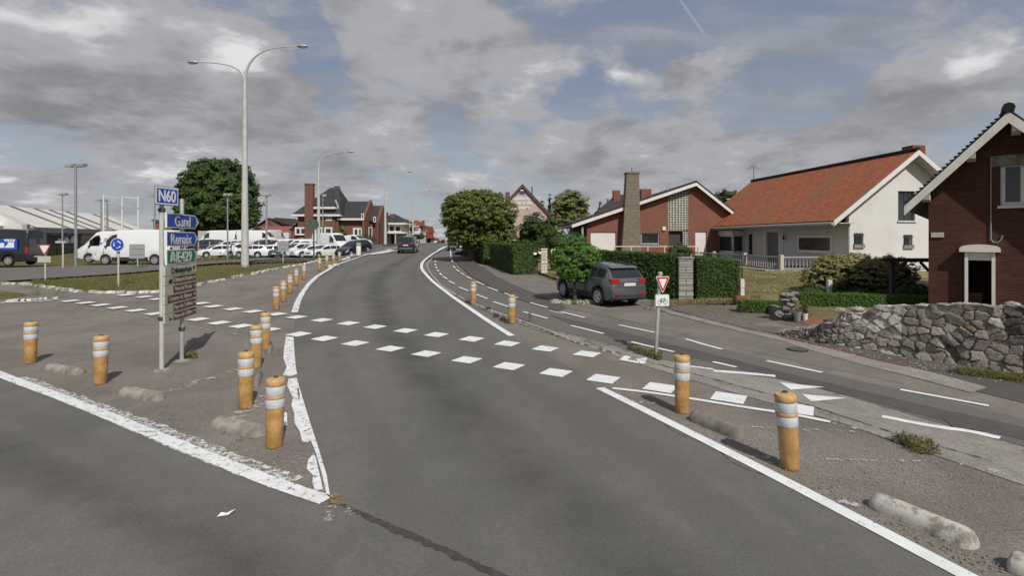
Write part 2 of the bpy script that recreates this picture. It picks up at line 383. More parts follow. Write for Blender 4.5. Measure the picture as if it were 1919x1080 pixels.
# ------------------------------------------------------------------ mesh helpers
class MB:
    def __init__(s): s.v = []; s.f = []; s.uv = {}
    def add(s, vs, fs):
        o = len(s.v); s.v += [tuple(q) for q in vs]; s.f += [tuple(i + o for i in f) for f in fs]; return s
    def box(s, x0, x1, y0, y1, z0, z1):
        return s.add([(x0,y0,z0),(x1,y0,z0),(x1,y1,z0),(x0,y1,z0),(x0,y0,z1),(x1,y0,z1),(x1,y1,z1),(x0,y1,z1)],
                     [(0,3,2,1),(4,5,6,7),(0,1,5,4),(1,2,6,5),(2,3,7,6),(3,0,4,7)])
    def bar(s, a, b, w_, h_):
        a = Vector(a); b = Vector(b); d = (b - a).normalized()
        up = Vector((0, 0, 1)) if abs(d.z) < .95 else Vector((0, 1, 0))
        r = d.cross(up).normalized() * w_ / 2; u = r.cross(d).normalized() * h_ / 2
        vs = [a-r-u, a+r-u, a+r+u, a-r+u, b-r-u, b+r-u, b+r+u, b-r+u]
        return s.add(vs, [(0,1,2,3),(7,6,5,4),(0,4,5,1),(1,5,6,2),(2,6,7,3),(3,7,4,0)])
    def tube(s, pts, r, n=10, cap=True):
        pts = [Vector(p) for p in pts]; rs = r if isinstance(r, (list, tuple)) else [r] * len(pts)
        rings = []; prev = None
        for i, p in enumerate(pts):
            d = (pts[min(i + 1, len(pts) - 1)] - pts[max(i - 1, 0)]).normalized()
            if prev is None:
                a = Vector((1, 0, 0)) if abs(d.x) < .9 else Vector((0, 1, 0)); u = (a - d * a.dot(d)).normalized()
            else: u = (prev - d * prev.dot(d)).normalized()
            prev = u; v_ = d.cross(u)
            rings.append([p + (u * math.cos(t) + v_ * math.sin(t)) * rs[i] for t in [2 * math.pi * k / n for k in range(n)]])
        vs = [q for g in rings for q in g]; fs = []
        for i in range(len(rings) - 1):
            for k in range(n): fs.append((i*n+k, i*n+(k+1) % n, (i+1)*n+(k+1) % n, (i+1)*n+k))
        if cap: fs.append(tuple(reversed(range(n)))); fs.append(tuple((len(rings)-1)*n + k for k in range(n)))
        return s.add(vs, fs)
    def lathe(s, prof, n=20, cx=0, cy=0):
        vs = []; fs = []
        for r, z in prof:
            for k in range(n):
                t = 2 * math.pi * k / n; vs.append((cx + r * math.cos(t), cy + r * math.sin(t), z))
        for i in range(len(prof) - 1):
            for k in range(n): fs.append((i*n+k, i*n+(k+1) % n, (i+1)*n+(k+1) % n, (i+1)*n+k))
        fs.append(tuple(reversed(range(n)))); fs.append(tuple((len(prof)-1)*n + k for k in range(n)))
        return s.add(vs, fs)
    def ell(s, c, r, nu=14, nv=9, jit=0., seed=1):
        q = random.Random(seed); vs = []; fs = []
        for j in range(nv + 1):
            a = math.pi * j / nv
            for i in range(nu):
                b = 2 * math.pi * i / nu; k = 1 + q.uniform(-jit, jit)
                vs.append((c[0]+r[0]*k*math.sin(a)*math.cos(b), c[1]+r[1]*k*math.sin(a)*math.sin(b), c[2]+r[2]*k*math.cos(a)))
        for j in range(nv):
            for i in range(nu): fs.append((j*nu+i, (j+1)*nu+i, (j+1)*nu+(i+1) % nu, j*nu+(i+1) % nu))
        return s.add(vs, fs)
    def prism(s, poly, axis, a, b):
        """polygon in the plane across an axis, extruded from a to b"""
        n = len(poly)
        def mk(p, t): return {'x': (t, p[0], p[1]), 'y': (p[0], t, p[1]), 'z': (p[0], p[1], t)}[axis]
        vs = [mk(p, a) for p in poly] + [mk(p, b) for p in poly]
        fs = [tuple(range(n)), tuple(reversed(range(n, 2*n)))] + [(i, i+n, (i+1) % n + n, (i+1) % n) for i in range(n)]
        return s.add(vs, fs)
    def slab(s, quad, t):
        """flat quad (4 points) thickened by t below it"""
        q = [Vector(p) for p in quad]; nrm = (q[1]-q[0]).cross(q[3]-q[0]).normalized()
        if nrm.z < 0: nrm = -nrm
        lo = [p - nrm * t for p in q]
        return s.add(q + lo, [(0,1,2,3),(7,6,5,4),(0,4,5,1),(1,5,6,2),(2,6,7,3),(3,7,4,0)])
    def build(s, name, mat, parent=None, smooth=False, bevel=0., recalc=True):
        me = bpy.data.meshes.new(name); me.from_pydata(s.v, [], s.f)
        if recalc:
            bm = bmesh.new(); bm.from_mesh(me); bmesh.ops.recalc_face_normals(bm, faces=bm.faces)
            if bevel: 
                bmesh.ops.bevel(bm, geom=[e for e in bm.edges if e.is_manifold and e.calc_face_angle(0) > .6], offset=bevel, segments=2, affect='EDGES', clamp_overlap=True)
            bm.to_mesh(me); bm.free()
        return link(name, me, mat, parent, smooth)
def link(name, me, mat, parent=None, smooth=False, angle=38):
    me.materials.append(MATS[mat] if isinstance(mat, str) else mat)
    if smooth:
        me.polygons.foreach_set('use_smooth', [True] * len(me.polygons))
        try: me.set_sharp_from_angle(angle=R(angle))
        except Exception: pass
    me.update()
    o = bpy.data.objects.new(name, me); COL.objects.link(o)
    if parent: o.parent = parent
    return o
def tag(o, label=None, cat=None, group=None, kind=None):
    if label: o['label'] = label
    if cat: o['category'] = cat
    if group: o['group'] = group
    if kind: o['kind'] = kind
    return o
def thing(name, label, cat, loc=(0, 0, 0), rz=0., group=None):
    o = bpy.data.objects.new(name, None); COL.objects.link(o); o.location = loc; o.rotation_euler = (0, 0, rz)
    o.empty_display_size = .3
    return tag(o, label, cat, group)
def dup(o, loc, rz, label, group=None):
    r = o.copy(); COL.objects.link(r); r.location = loc; r.rotation_euler = (0, 0, rz); r['label'] = label
    if group: r['group'] = group
    for ch in list(o.children):
        c = ch.copy(); COL.objects.link(c); c.parent = r
        for g in list(ch.children):
            d = g.copy(); COL.objects.link(d); d.parent = c
    return r
def textmesh(name, txt, size, mat, parent, M, extrude=.004, width=None, font_bold=0.):
    cu = bpy.data.curves.new(name, 'FONT'); cu.body = txt; cu.size = size; cu.extrude = extrude; cu.align_x = 'LEFT'; cu.offset = font_bold
    to = bpy.data.objects.new('tmp', cu); COL.objects.link(to)
    bpy.context.view_layer.update()
    me = bpy.data.meshes.new_from_object(to.evaluated_get(bpy.context.evaluated_depsgraph_get()))
    bpy.data.objects.remove(to); bpy.data.curves.remove(cu)
    if width:
        xs = [v.co.x for v in me.vertices]; k = width / max(1e-4, max(xs) - min(xs)); x0 = min(xs)
        for v in me.vertices: v.co.x = (v.co.x - x0) * k
    me.transform(M)
    me.name = name
    return link(name, me, mat, parent)

# ---- ground sheets: a flat outline cut along one common grid, then lifted on to the terrain
def offs(y, layer): return layer * (.004 + .0011 * max(0., y - 12))
def sheet(name, pts, mat, layer, hf=None, kind='structure', cell=4., thick=0.):
    hf = hf or H
    bm = bmesh.new()
    vs = [bm.verts.new((p[0], p[1], 0)) for p in pts]
    f = bm.faces.new(vs)
    bmesh.ops.triangulate(bm, faces=[f])
    xs = [p[0] for p in pts]; ys = [p[1] for p in pts]
    def cut(co, no):
        bmesh.ops.bisect_plane(bm, geom=bm.verts[:] + bm.edges[:] + bm.faces[:], plane_co=co, plane_no=no)
    y = math.ceil(max(min(ys), 8) / cell) * cell
    while y < min(max(ys), 160): cut((0, y, 0), (0, 1, 0)); y += cell
    for yk in (12, 35, 45, 50, 75, 85, 90, 115, 150, 10, 9, 11, 13, 14.5, 400):
        if min(ys) < yk < max(ys) and yk % cell: cut((0, yk, 0), (0, 1, 0))
    x = math.ceil(max(min(xs), -120) / cell) * cell
    if max(ys) > 8:
        while x < min(max(xs), 80): cut((x, 0, 0), (1, 0, 0)); x += cell
    for v in bm.verts: v.co.z = hf(v.co.x, v.co.y) + offs(v.co.y, layer)
    bmesh.ops.triangulate(bm, faces=bm.faces[:])
    for f in bm.faces:
        f.normal_update()
        if f.normal.z < 0: f.normal_flip()
    me = bpy.data.meshes.new(name); bm.to_mesh(me); bm.free()
    o = link(name, me, mat)
    if kind: o['kind'] = kind
    return o
def W2(pts): return [P(a, b).xy for a, b in pts]
def smooth_pts(pts, k=6):
    """Catmull-Rom through world points"""
    out = []
    p = [Vector(q) for q in pts]; p = [p[0] * 2 - p[1]] + p + [p[-1] * 2 - p[-2]]
    for i in range(1, len(p) - 2):
        for j in range(k):
            t = j / k
            out.append(.5 * ((2*p[i]) + (-p[i-1]+p[i+1])*t + (2*p[i-1]-5*p[i]+4*p[i+1]-p[i+2])*t*t + (-p[i-1]+3*p[i]-3*p[i+1]+p[i+2])*t**3))
    out.append(p[-2]); return out
def strip_mesh(bmv, pts, wd, layer, jag=0., seed=0):
    q = random.Random(seed); vs = []; n = len(pts)
    for i, p in enumerate(pts):
        d = (pts[min(i+1, n-1)] - pts[max(i-1, 0)]).normalized(); nn = Vector((-d.y, d.x))
        ww = (wd(i / (n-1)) if callable(wd) else wd) / 2
        a = p + nn * (ww + q.uniform(-jag, jag)); b = p - nn * (ww + q.uniform(-jag, jag))
        for c in (a, b): vs.append((c.x, c.y, H(c.x, c.y) + offs(c.y, layer)))
    fs = [(2*i, 2*i+1, 2*i+3, 2*i+2) for i in range(n-1)]
    bmv.add(vs, fs)
def resample(pts, step):
    out = [pts[0]]; acc = 0
    for a, b in zip(pts, pts[1:]):
        L = (b - a).length; n = max(1, int(math.ceil(L / step)))
        for k in range(1, n + 1): out.append(a + (b - a) * (k / n))
    return out
# ------------------------------------------------------------------ ground, roads, paint
gx = [-3000, -400, -160] + list(range(-120, -16, 8)) + list(range(-16, 21)) + list(range(24, 81, 8)) + [160, 400, 3000]
gy = [-60, -10, 0, 4, 6, 8] + [9 + .5 * i for i in range(12)] + list(range(15, 36)) + list(range(38, 60, 3)) + list(range(60, 116, 5)) + [150, 220, 400, 1200, 4000]
vs = [(x, y, H(x, y, y > 25) - .03 - .0012 * max(0, min(y, 150) - 12)) for y in gy for x in gx]
nx = len(gx)
fs = [(j*nx+i, j*nx+i+1, (j+1)*nx+i+1, (j+1)*nx+i) for j in range(len(gy)-1) for i in range(nx-1)]
g = MB(); g.add(vs, fs); go = g.build('ground', 'grass', None); tag(go, kind='structure')

sheet('pavement', W2([(-2500, 640), (-600, 545), (0, 528), (60, 532), (125, 544), (200, 549), (300, 546), (400, 528), (500, 508), (600, 489), (640, 482), (683, 477),
    (700, 470), (800, 458.5), (845, 458.5), (870, 461), (892, 476), (915, 487), (960, 497), (1005, 517), (1045, 530), (1130, 549), (1215, 562), (1290, 574), (1392, 573), (1420, 580), (1500, 603), (1545, 615), (1462, 630), (1600, 652), (1700, 671), (1919, 703)])
    + [Vector((11.5, 6.9)), Vector((16, 2)), Vector((16, -8)), Vector((-40, -8)), Vector((-40, 8))], 'asphalt_old', 1)
# grass islands lying on the old asphalt
sheet('grass_verge', W2([(-300, 560), (0, 547), (45, 551), (52, 556), (0, 562), (-300, 580)]), 'grass', 2)
# opposite carriageway and the service road behind the verge
sheet('side_road', W2([(-900, 585), (-300, 548), (0, 529), (100, 522), (200, 516), (300, 507.5), (400, 495.5), (500, 488), (600, 481.5), (650, 479), (700, 478.5), (738, 470.5), (800, 459.8), (812, 457.2),
    (788, 457.6), (745, 462.5), (700, 466.5), (640, 473.5), (560, 480), (480, 486), (400, 491), (300, 498), (200, 499.5), (100, 501.5), (0, 504), (-300, 508), (-900, 520)]), 'asphalt_path', 2)
LE = [(619, 938), (600, 870), (584, 800), (567, 740), (556, 690), (552, 650), (551, 618), (554.4, 586.7), (561.5, 566), (569.6, 550), (582, 533.7), (598, 519.5), (614.5, 510), (637, 498), (663, 489), (683.7, 481.8), (720, 473.6), (762, 465), (800, 459.5), (815, 457.3)]
RE = [(843, 457.6), (846, 461.7), (820, 475.5), (804, 486.5), (794, 495), (792, 505), (797, 514.6), (813, 531), (842, 552.5), (878, 577.5), (918, 603.5), (963, 633), (1081, 695), (1118, 727), (1400, 868), (1815, 1082), (2600, 1487)]
JO = [(940, 1085), (860, 1047), (750, 985), (650, 948)]
main = smooth_pts(W2(LE), 4) + [p for p in W2(RE)]
main += [Vector((5.2, 0)), Vector((7, -8)), Vector((1.2, -8)), Vector((.9, 0))] + W2(JO)
sheet('road', main, 'asphalt_road', 2)
# the road that joins from the left, across the bottom of the picture
sheet('slip_road', [Vector((-22, -8))] + [Vector((1.2, -8)), Vector((.9, 0))] + W2(JO) + W2([(620, 948), (500, 900), (360, 850), (200, 785), (0, 706), (-300, 585)]) + [Vector((-30, 14))], 'asphalt_road', 2)
# cycle path and its dark lane
sheet('cycle_path', smooth_pts(W2([(848, 463), (845, 480), (858, 500), (880, 519), (925, 545), (975, 566), (1020, 580), (1100, 597), (1200, 619), (1330, 650), (1500, 690), (1700, 735), (1919, 787), (2400, 905)]), 3)
    + list(reversed(smooth_pts(W2([(842, 463), (825, 474), (810, 487), (803, 500), (809, 515), (832, 537), (862, 555), (905, 573), (972, 597), (1064, 625), (1155, 649), (1240, 674), (1330, 690), (1480, 714), (1600, 747), (1760, 793), (1919, 838), (2400, 990)]), 3))), 'asphalt_path', 2)
sheet('cycle_lane', smooth_pts(W2([(1030, 592), (1100, 607), (1200, 632), (1330, 664), (1480, 702), (1640, 740), (1780, 772), (1919, 803), (2400, 925)]), 3)
    + list(reversed(smooth_pts(W2([(1060, 605), (1110, 622), (1200, 648), (1330, 680), (1480, 716), (1600, 745), (1760, 789), (1919, 827), (2400, 965)]), 3))), 'asphalt_dark', 3)
sheet('parking_strip', W2([(849, 463), (866, 463), (880, 480), (897, 500), (925, 518), (960, 535), (1000, 552), (1045, 569), (1060, 580), (1045, 584), (1020, 578), (975, 564), (925, 543), (881, 518), (860, 499), (848, 480)]), 'asphalt_dark', 3)
sheet('parking_apron', W2([(905, 500), (935, 497), (1000, 517), (1128, 556), (1250, 585), (1340, 610), (1460, 638), (1700, 700), (1690, 720), (1500, 680), (1330, 640), (1200, 608), (1095, 585), (1062, 578), (1045, 568), (1000, 551), (960, 534), (925, 517)]), 'asphalt_park', 2)
sheet('driveway', W2([(1240, 573), (1395, 573), (1425, 581), (1470, 596), (1560, 613), (1530, 621), (1464, 629), (1400, 617), (1330, 600), (1262, 583)]), 'gravel_drive', 3)
sheet('gutter', W2([(1215, 573), (1262, 586), (1330, 603), (1400, 621), (1462, 633), (1600, 664), (1760, 703), (1850, 728), (1820, 738), (1700, 706), (1600, 681), (1462, 640), (1330, 609), (1255, 590)]), 'concrete_strip', 4)
sheet('footpath', W2([(1462, 631), (1600, 653), (1700, 672), (1919, 704), (2300, 762), (2400, 850), (1919, 757), (1800, 728), (1640, 688)]), 'asphalt_dark', 3)
sheet('grass_strip', W2([(1790, 692), (1919, 704), (2300, 765), (2300, 790), (1919, 722), (1830, 705)]), 'weed_ground', 4)
sheet('gravel_shoulder', W2([(852, 555), (905, 575), (972, 599), (1064, 627), (1155, 651), (1240, 676), (1330, 692), (1480, 717), (1600, 748), (1760, 796), (1919, 841), (2300, 955), (2300, 1030), (1919, 912), (1700, 838), (1600, 802), (1500, 772), (1400, 745), (1290, 712), (1200, 684), (1120, 658), (1021, 624), (924, 590), (880, 571)]), 'concrete_strip', 3)
sheet('dark_patch', W2([(1762, 783), (1800, 776), (1862, 802), (1845, 811), (1790, 806)]), 'asphalt_dark', 4)  # small patch in a darker tone than the ground around it
# darker repair joint between the two carriageways, with crumbled edges
j = MB(); jp = smooth_pts(W2([(622, 942), (660, 958), (740, 995), (800, 1020), (860, 1048), (925, 1078), (1010, 1120)]), 8)
strip_mesh(j, resample(jp, .05), lambda t: .02 + .05 * min(1, t * 3), 3.2, .014, 3); tag(j.build('tar_joint', 'tar', None, recalc=False), kind='structure')
j = MB()
for pp in ([(1240, 790), (1262, 810), (1300, 826), (1345, 846), (1372, 868), (1400, 882), (1440, 895)], [(1170, 560), (1180, 566)]):
    strip_mesh(j, resample(smooth_pts(W2(pp), 6), .05), .008, 3.2, .006, 5)
for pp in ([(1095, 640), (1175, 668), (1290, 700), (1400, 730), (1500, 757), (1600, 790), (1700, 822), (1860, 868)], [(560, 750), (559, 730)], [(870, 562), (960, 595), (1060, 628), (1150, 652), (1235, 677)]):
    strip_mesh(j, resample(smooth_pts(W2(pp), 6), .08), .018, 5.2, .012, 6)
tag(j.build('surface_crack', 'tar', None, recalc=False), kind='structure')

def tone(px, wd, mat, layer):
    pts = resample(smooth_pts(W2(px), 6), .5); mb = MB(); strip_mesh(mb, pts, wd, layer); o = mb.build('road_wear', mat, None, recalc=False); uv = o.data.uv_layers.new(name='UVMap')
    for l_ in o.data.loops: uv.data[l_.index].uv = (l_.vertex_index % 2, l_.vertex_index / 8)
    tag(o, kind='structure')
tone([(778, 478), (735, 500), (712, 525), (705, 555), (722, 600), (770, 670), (845, 750), (960, 860), (1120, 1000), (1330, 1180)], 1.5, 'oil_band', 2.8)
tone([(700, 485), (655, 510), (630, 540), (618, 580), (622, 640), (650, 720), (700, 820), (770, 940), (880, 1100)], .7, 'polished_band', 2.6)
tone([(800, 486), (775, 505), (778, 530), (800, 560), (860, 625), (960, 700), (1110, 800), (1310, 930), (1560, 1100)], .7, 'polished_band', 2.6)
tone([(-200, 760), (0, 850), (250, 960), (480, 1080), (700, 1230)], .9, 'oil_band', 2.5)
tone([(-200, 690), (0, 765), (200, 850), (420, 950), (640, 1050)], .6, 'polished_band', 2.4)
# ---- paint
pm = MB()
def band(mb, px, wd, layer=4, jag=0., seed=0, k=6):
    strip_mesh(mb, resample(smooth_pts(W2(px), k), .12 if jag else .6), wd, layer, jag, seed)
band(pm, [(959, 631), (915, 603.5), (876, 577.5), (840, 552.5), (812, 531), (796, 514.6), (790, 505), (792, 495), (802, 486), (818, 475.6), (844, 462)], lambda t: .17 + .06 * t)
band(pm, [(1124, 729), (1205, 769), (1400, 868), (1600, 972), (1812, 1084), (2300, 1340)], .155)
band(pm, [(1148, 729.5), (1220, 738), (1300, 750), (1400, 766), (1480, 778), (1556, 793)], .10)
LB = [(120, 170)]
def poly_px(mb, px, layer=4):
    ps = [P(a, b) for a, b in px]; o = [(p.x, p.y, H(p.x, p.y) + offs(p.y, layer)) for p in ps]
    mb.add(o, [tuple(range(len(o)))])
# crossing: two rows of 0.5 m squares
near = [(132,566.5),(160,570),(189,574),(220,579),(255,584),(291,590),(330,595.5),(372,600.5),(411,607),(452,613),(503,619.5),(560,628),(608,636),(666,645),(731,655),(799,664.5),(875,676),(954,688),(1042,700),(1131,712),(1237,728.5),(1366,747.5),(1490,768)]
far = [(235,555.5),(270,559),(296,563),(376,571),(400,576.5),(437,581.5),(474,586),(518,591),(556,596.5),(603,602),(653,608),(703,614.5),(760,621.5),(818,629),(884,637),(951,645.5),(1022,655),(1100,665)]
def squares(px, mb):
    ps = [P(a, b).xy for a, b in px]
    for i, p in enumerate(ps):
        a, b = ps[max(i-2, 0)], ps[min(i+2, len(ps)-1)]; d = (b - a).normalized(); n = Vector((-d.y, d.x))
        h = .235; q = [p-d*h-n*h, p+d*h-n*h, p+d*h+n*h, p-d*h+n*h]
        mb.add([(c.x, c.y, H(c.x, c.y) + offs(c.y, 4.4)) for c in q], [(0, 1, 2, 3)])
cr = MB(); squares(near, cr); squares(far, cr)
# half worn away last square of the far row
ww = MB(); ps = P(1190, 676).xy
for q in ([(1160, 676), (1171, 668), (1184, 669), (1176, 676), (1199, 680), (1196, 683)], [(1196, 680), (1192, 674), (1213, 672), (1210, 682), (1202, 684)]): poly_px(cr, q, 4.4)
# worn triangles and bars of the cycle path
for q in ([(1461, 719), (1545, 728), (1482, 733)], [(1502, 741), (1588, 749), (1521, 755)]): poly_px(cr, q, 4.6)
band(cr, [(1262, 685), (1290, 688), (1337, 694)], .10, 4.6, .01, 1); band(cr, [(1337, 697), (1400, 702), (1453, 707)], .16, 4.6, .012, 2)
band(cr, [(1653, 783), (1740, 800), (1820, 812), (1874, 824)], .13, 4.6, .01, 3); band(cr, [(1336, 680), (1380, 690)], .10, 4.6)
# dashes along both sides of the cycle path
def dash(a, b, wd=.10): band(pm, [a, b], wd, 4.2)
inner = [((816,492),(815.5,495)),((816,498),(816,500.5)),((817,503),(818,506)),((819,509),(822,512)),((823.5,515),(828,519)),((830,521),(838,526)),((841,529.5),(852,535)),((860,541),(877.5,548)),((892,554),(913.5,562.5)),((924.5,568),(955,578)),((981,586.5),(1026,599)),((1070.5,612),(1131,627)),((1183,642),(1263,661))]
outer = [((844.5,466),(844.5,488)),((846,489),(848,495)),((849.5,502),(853,506)),((855,508.5),(861,512.5)),((863,514.5),(870,518.5)),((873,521),(884,526)),((893,531),(907,537)),((914,541),(933,548)),((946,552.5),(970,561)),((994,570),(1026,579)),((1052,587),(1096,597.5)),((1160,611),(1227,625)),((1285,637),(1353,656)),((1437,678),(1541,700)),((1687,732),(1853,763))]
for a, b in inner + outer: dash(a, b)
for a, b in (((1929, 780), (2100, 815)),): dash(a, b)
band(pm, [(1030, 584.5), (1055, 590.5)], .05, 4.2)
# centre dashes, far lines
for a, b in (((724,472),(733,470.2)),((738,469),(745,467.6)),((748,467),(756,465.4)),((786,459.6),(800,457.9)),((808,459.5),(822,456.4)),((833,466),(820,473))): band(pm, [a, b], .2, 4.2)
tag(pm.build('lane_marking', 'paint_white', None, recalc=False), kind='structure')
tag(cr.build('crossing_marking', 'paint_white', None, recalc=False), kind='structure')
wm = MB(); fm2 = MB()
band(wm, [(-420, 545), (-250, 601), (-120, 652), (0, 703.5), (100, 741), (204, 782), (367, 849), (509, 906), (612, 941)], lambda t: .17, 4.2, .004, 8)
band(fm2, [(40, 709), (200, 771), (300, 809), (400, 851), (470, 879), (545, 909)], lambda t: .16 + .12 * t, 3.8, .03, 9)
band(fm2, [(60, 724), (204, 789), (367, 858), (509, 914), (600, 944)], .06, 3.9, .01, 19)
for q in ([(536,632),(550,634),(552,665),(555,695),(557,703),(546,707),(530,706),(537,690),(531,672),(533,650)],
          [(556,710),(563,735),(573,768),(583,800),(596,840),(612,893),(619,936),(612,932),(603,890),(591,850),(582,828),(576,833),(566,830),(562,812),(552,796),(551,776),(546,762),(549,748),(538,725),(541,712)],
          [(531,775),(538,776),(538,800),(529,802)]):
    poly_px(wm, q, 4.2)
poly_px(wm, [(588,852),(592,862),(597,885),(602,905),(606,924),(590,921),(585,908),(587,895),(575,882),(577,866)], 4.0)
band(wm, [(552, 588), (559, 566.5), (567.5, 550.5), (580, 534)], .2, 4.2, .02, 4)
band(wm, [(580, 534), (596, 520), (612.5, 510.5), (636, 498), (662, 489), (683.7, 482), (720, 473.9), (735, 471)], .22, 4.2, .03, 4)
band(wm, [(0, 569), (60, 567), (110, 562)], .14, 3, .04, 5)
band(wm, [(690, 480.3), (712, 477), (735, 472.3)], 1.2, 3.6, .06, 6)
tag(fm2.build('worn_marking', 'paint_half', None, recalc=False), kind='structure')
tag(wm.build('worn_marking', 'paint_worn', None, recalc=False), kind='structure')
fm = MB()
band(fm, [(1560, 795), (1600, 805), (1660, 822), (1700, 833)], .09, 4.6, .02, 1); band(fm, [(1800, 870), (1860, 885), (1919, 898)], .15, 4.6, .03, 2)
band(fm, [(1395, 802), (1480, 807), (1600, 811)], .05, 4.6, .02, 3); band(fm, [(1400, 860), (1560, 865), (1750, 868)], .05, 4.6, .02, 4)
band(fm, [(1545, 930), (1570, 938), (1600, 955)], .16, 4.6, .05, 5); band(fm, [(1180, 755), (1230, 757)], .12, 4.6, .03, 6)
band(fm, [(300, 740), (380, 715), (430, 700), (450, 692)], .22, 4.6, .06, 7); band(fm, [(130, 574), (300, 603), (420, 625), (500, 636)], .05, 4.6, .02, 8)
band(fm, [(430, 790), (480, 762), (500, 742)], .25, 4.6, .06, 9); band(fm, [(625, 950), (640, 975)], .3, 4.6, .08, 9); band(fm, [(1335, 605), (1600, 660), (1680, 676)], .03, 5, .01, 9)
tag(fm.build('faded_marking', 'paint_faint', None, recalc=False), kind='structure')
rm = MB(); band(rm, [(1464, 632), (1530, 647), (1600, 664), (1650, 677), (1700, 688)], .16, 6); tag(rm.build('red_edging', 'red_edging', None, recalc=False), kind='structure')

# kerbs: real steps of broken pale stones
def kerb(name, px, mat, w_=.14, h_=.09, step=.8, skip=.12, seed=1, rough=.02):
    q = random.Random(seed); mb = MB(); pts = resample(smooth_pts(W2(px), 5), step)
    for a, b in zip(pts, pts[1:]):
        if q.random() < skip: continue
        d = (b - a).normalized(); n = Vector((-d.y, d.x)) * w_ / 2; a2 = a + d * q.uniform(.005, .06); b2 = b - d * q.uniform(.005, .06)
        hh = h_ * q.uniform(.6, 1.1); sh = n.normalized() * q.uniform(-rough, rough)
        vs = []
        for zz in (-.05, hh):
            for c, s_ in ((a2, -1), (b2, -1), (b2, 1), (a2, 1)):
                k = .85 if zz > 0 else 1
                e = c + n * s_ * k + sh + Vector((q.uniform(-rough, rough), q.uniform(-rough, rough)))
                vs.append((e.x, e.y, H(e.x, e.y) + zz + offs(e.y, 3)))
        mb.add(vs, [(0,3,2,1),(4,5,6,7),(0,1,5,4),(1,2,6,5),(2,3,7,6),(3,0,4,7)])
    return tag(mb.build(name, mat, None, smooth=False), kind='structure')
plain('kerb_white', (.55, .53, .48), .8, var=.45, scale=5, bump=.8, bscale=30)
kerb('kerb', [(-60, 538), (30, 534), (60, 536), (125, 546), (200, 550.5), (300, 548), (400, 530), (500, 510), (560, 499), (600, 490.5), (640, 483), (668, 480)], 'kerb_white', .16, .08, .55, .25, 2, .05)
kerb('kerb', [(-80, 573), (0, 567), (60, 564), (108, 560)], 'kerb_white', .2, .06, .7, .1, 3, .04)
kerb('kerb', [(852, 555), (880, 568), (924, 587.5), (968, 602.5), (1021, 621.5), (1081, 643.5), (1151, 664)], 'kerbstone', .10, .05, .9, .05, 4)
kerb('kerb', [(810, 487), (801, 500), (808, 518), (830, 540), (852, 555)], 'kerbstone', .14, .05, .9, .0, 5, .005)

# garden ground behind the walls
sheet('garden_lawn', W2([(1392, 571), (1392, 500)]) + [Vector((13.0, 32.5)), Vector((30, 32.5)), Vector((30, 12)), Vector((16, 7.2)), Vector((11.9, 6.9)), Vector((9.75, 9.66)), Vector((8.0, 12.1))] + W2([(1520, 605), (1500, 600), (1470, 592), (1420, 578)]), 'lawn', 2, cell=.5)
sheet('garden_lawn', [Vector((1.6, 31)), Vector((3, 24.5)), Vector((6.2, 22)), Vector((13, 32.6)), Vector((9, 44)), Vector((1, 44))], 'lawn', 2)
sheet('tiled_path', W2([(1490, 601), (1560, 599), (1556, 609), (1520, 612)]), 'terracotta', 4, cell=1.)
# ------------------------------------------------------------------ posts, stones, signs, lamps
def bollard_proto():
    t = thing('bollard', 'x', 'bollard')
    b = MB(); b.lathe([(.088, 0), (.096, .02), (.1, .3), (.104, .60), (.106, .74), (.107, .742)], 24)
    b.build('body', 'orange_body', t, True)
    c = MB(); c.lathe([(.108, .742), (.110, .76), (.109, .79), (.100, .806), (.05, .812), (.048, .818), (.03, .82)], 24); c.build('cap', 'orange_cap', t, True)
    for z0 in (.47, .62): s = MB(); s.lathe([(.1065, z0), (.1085, z0 + .004), (.1095, z0 + .1), (.1075, z0 + .104)], 24); s.build('reflective_band', 'reflective', t, True)
    r = MB(); r.lathe([(.108, .578), (.112, .585), (.112, .608), (.108, .615)], 24); r.build('rib', 'orange_cap', t, True)
    return t
bp = bollard_proto(); first = True
BOL = [(514, 838, 0, .02, 'foremost yellow bollard beside the worn white edge line, its top showing'), (460, 765, .01, 0, 'yellow bollard second from the tip of the island, left of the foremost one'),
    (480, 690, .0, .0, 'yellow bollard third in the island row, just left of the crossing end'), (497, 655, .01, 0, 'yellow bollard standing right beside the near crossing row, behind the third one'),
    (188, 720, -.02, 0, 'yellow bollard between the two low concrete stones left of the direction sign'), (57, 681, 0, .01, 'yellow bollard farthest left by the white line'),
    (1278, 774, .0, .0, 'yellow bollard right of the crossing, at the end of a grey concrete stone'), (1481, 879, .07, -.01, 'yellow bollard leaning slightly, nearest on the right side, with wrinkled foot'),
    (959, 607, 0, 0, 'yellow bollard at the end of the white curve beside the cycle path'), (887, 572, 0, 0, 'smaller yellow bollard farther along the cycle path kerb'),
    (517.7, 581.6, 0, 0, 'first yellow bollard of the curved row beyond the crossing'), (531, 566, 0, 0, 'second yellow bollard of the curved row beyond the crossing'), (543.6, 551, 0, 0, 'third yellow bollard of the curved row beyond the crossing'),
    (555.4, 536, 0, 0, 'fourth yellow bollard of the curved row beyond the crossing'), (569.7, 525.6, 0, 0, 'fifth yellow bollard of the curved row beyond the crossing'), (598.8, 510, 0, 0, 'sixth yellow bollard of the curved row, where the island narrows'),
    (612.4, 503.6, 0, 0, 'seventh yellow bollard of the curved row, near the green disc sign'), (625, 498.7, 0, 0, 'eighth yellow bollard of the curved row, among white stones'), (636, 493, 0, 0, 'last and farthest yellow bollard of the curved row')]
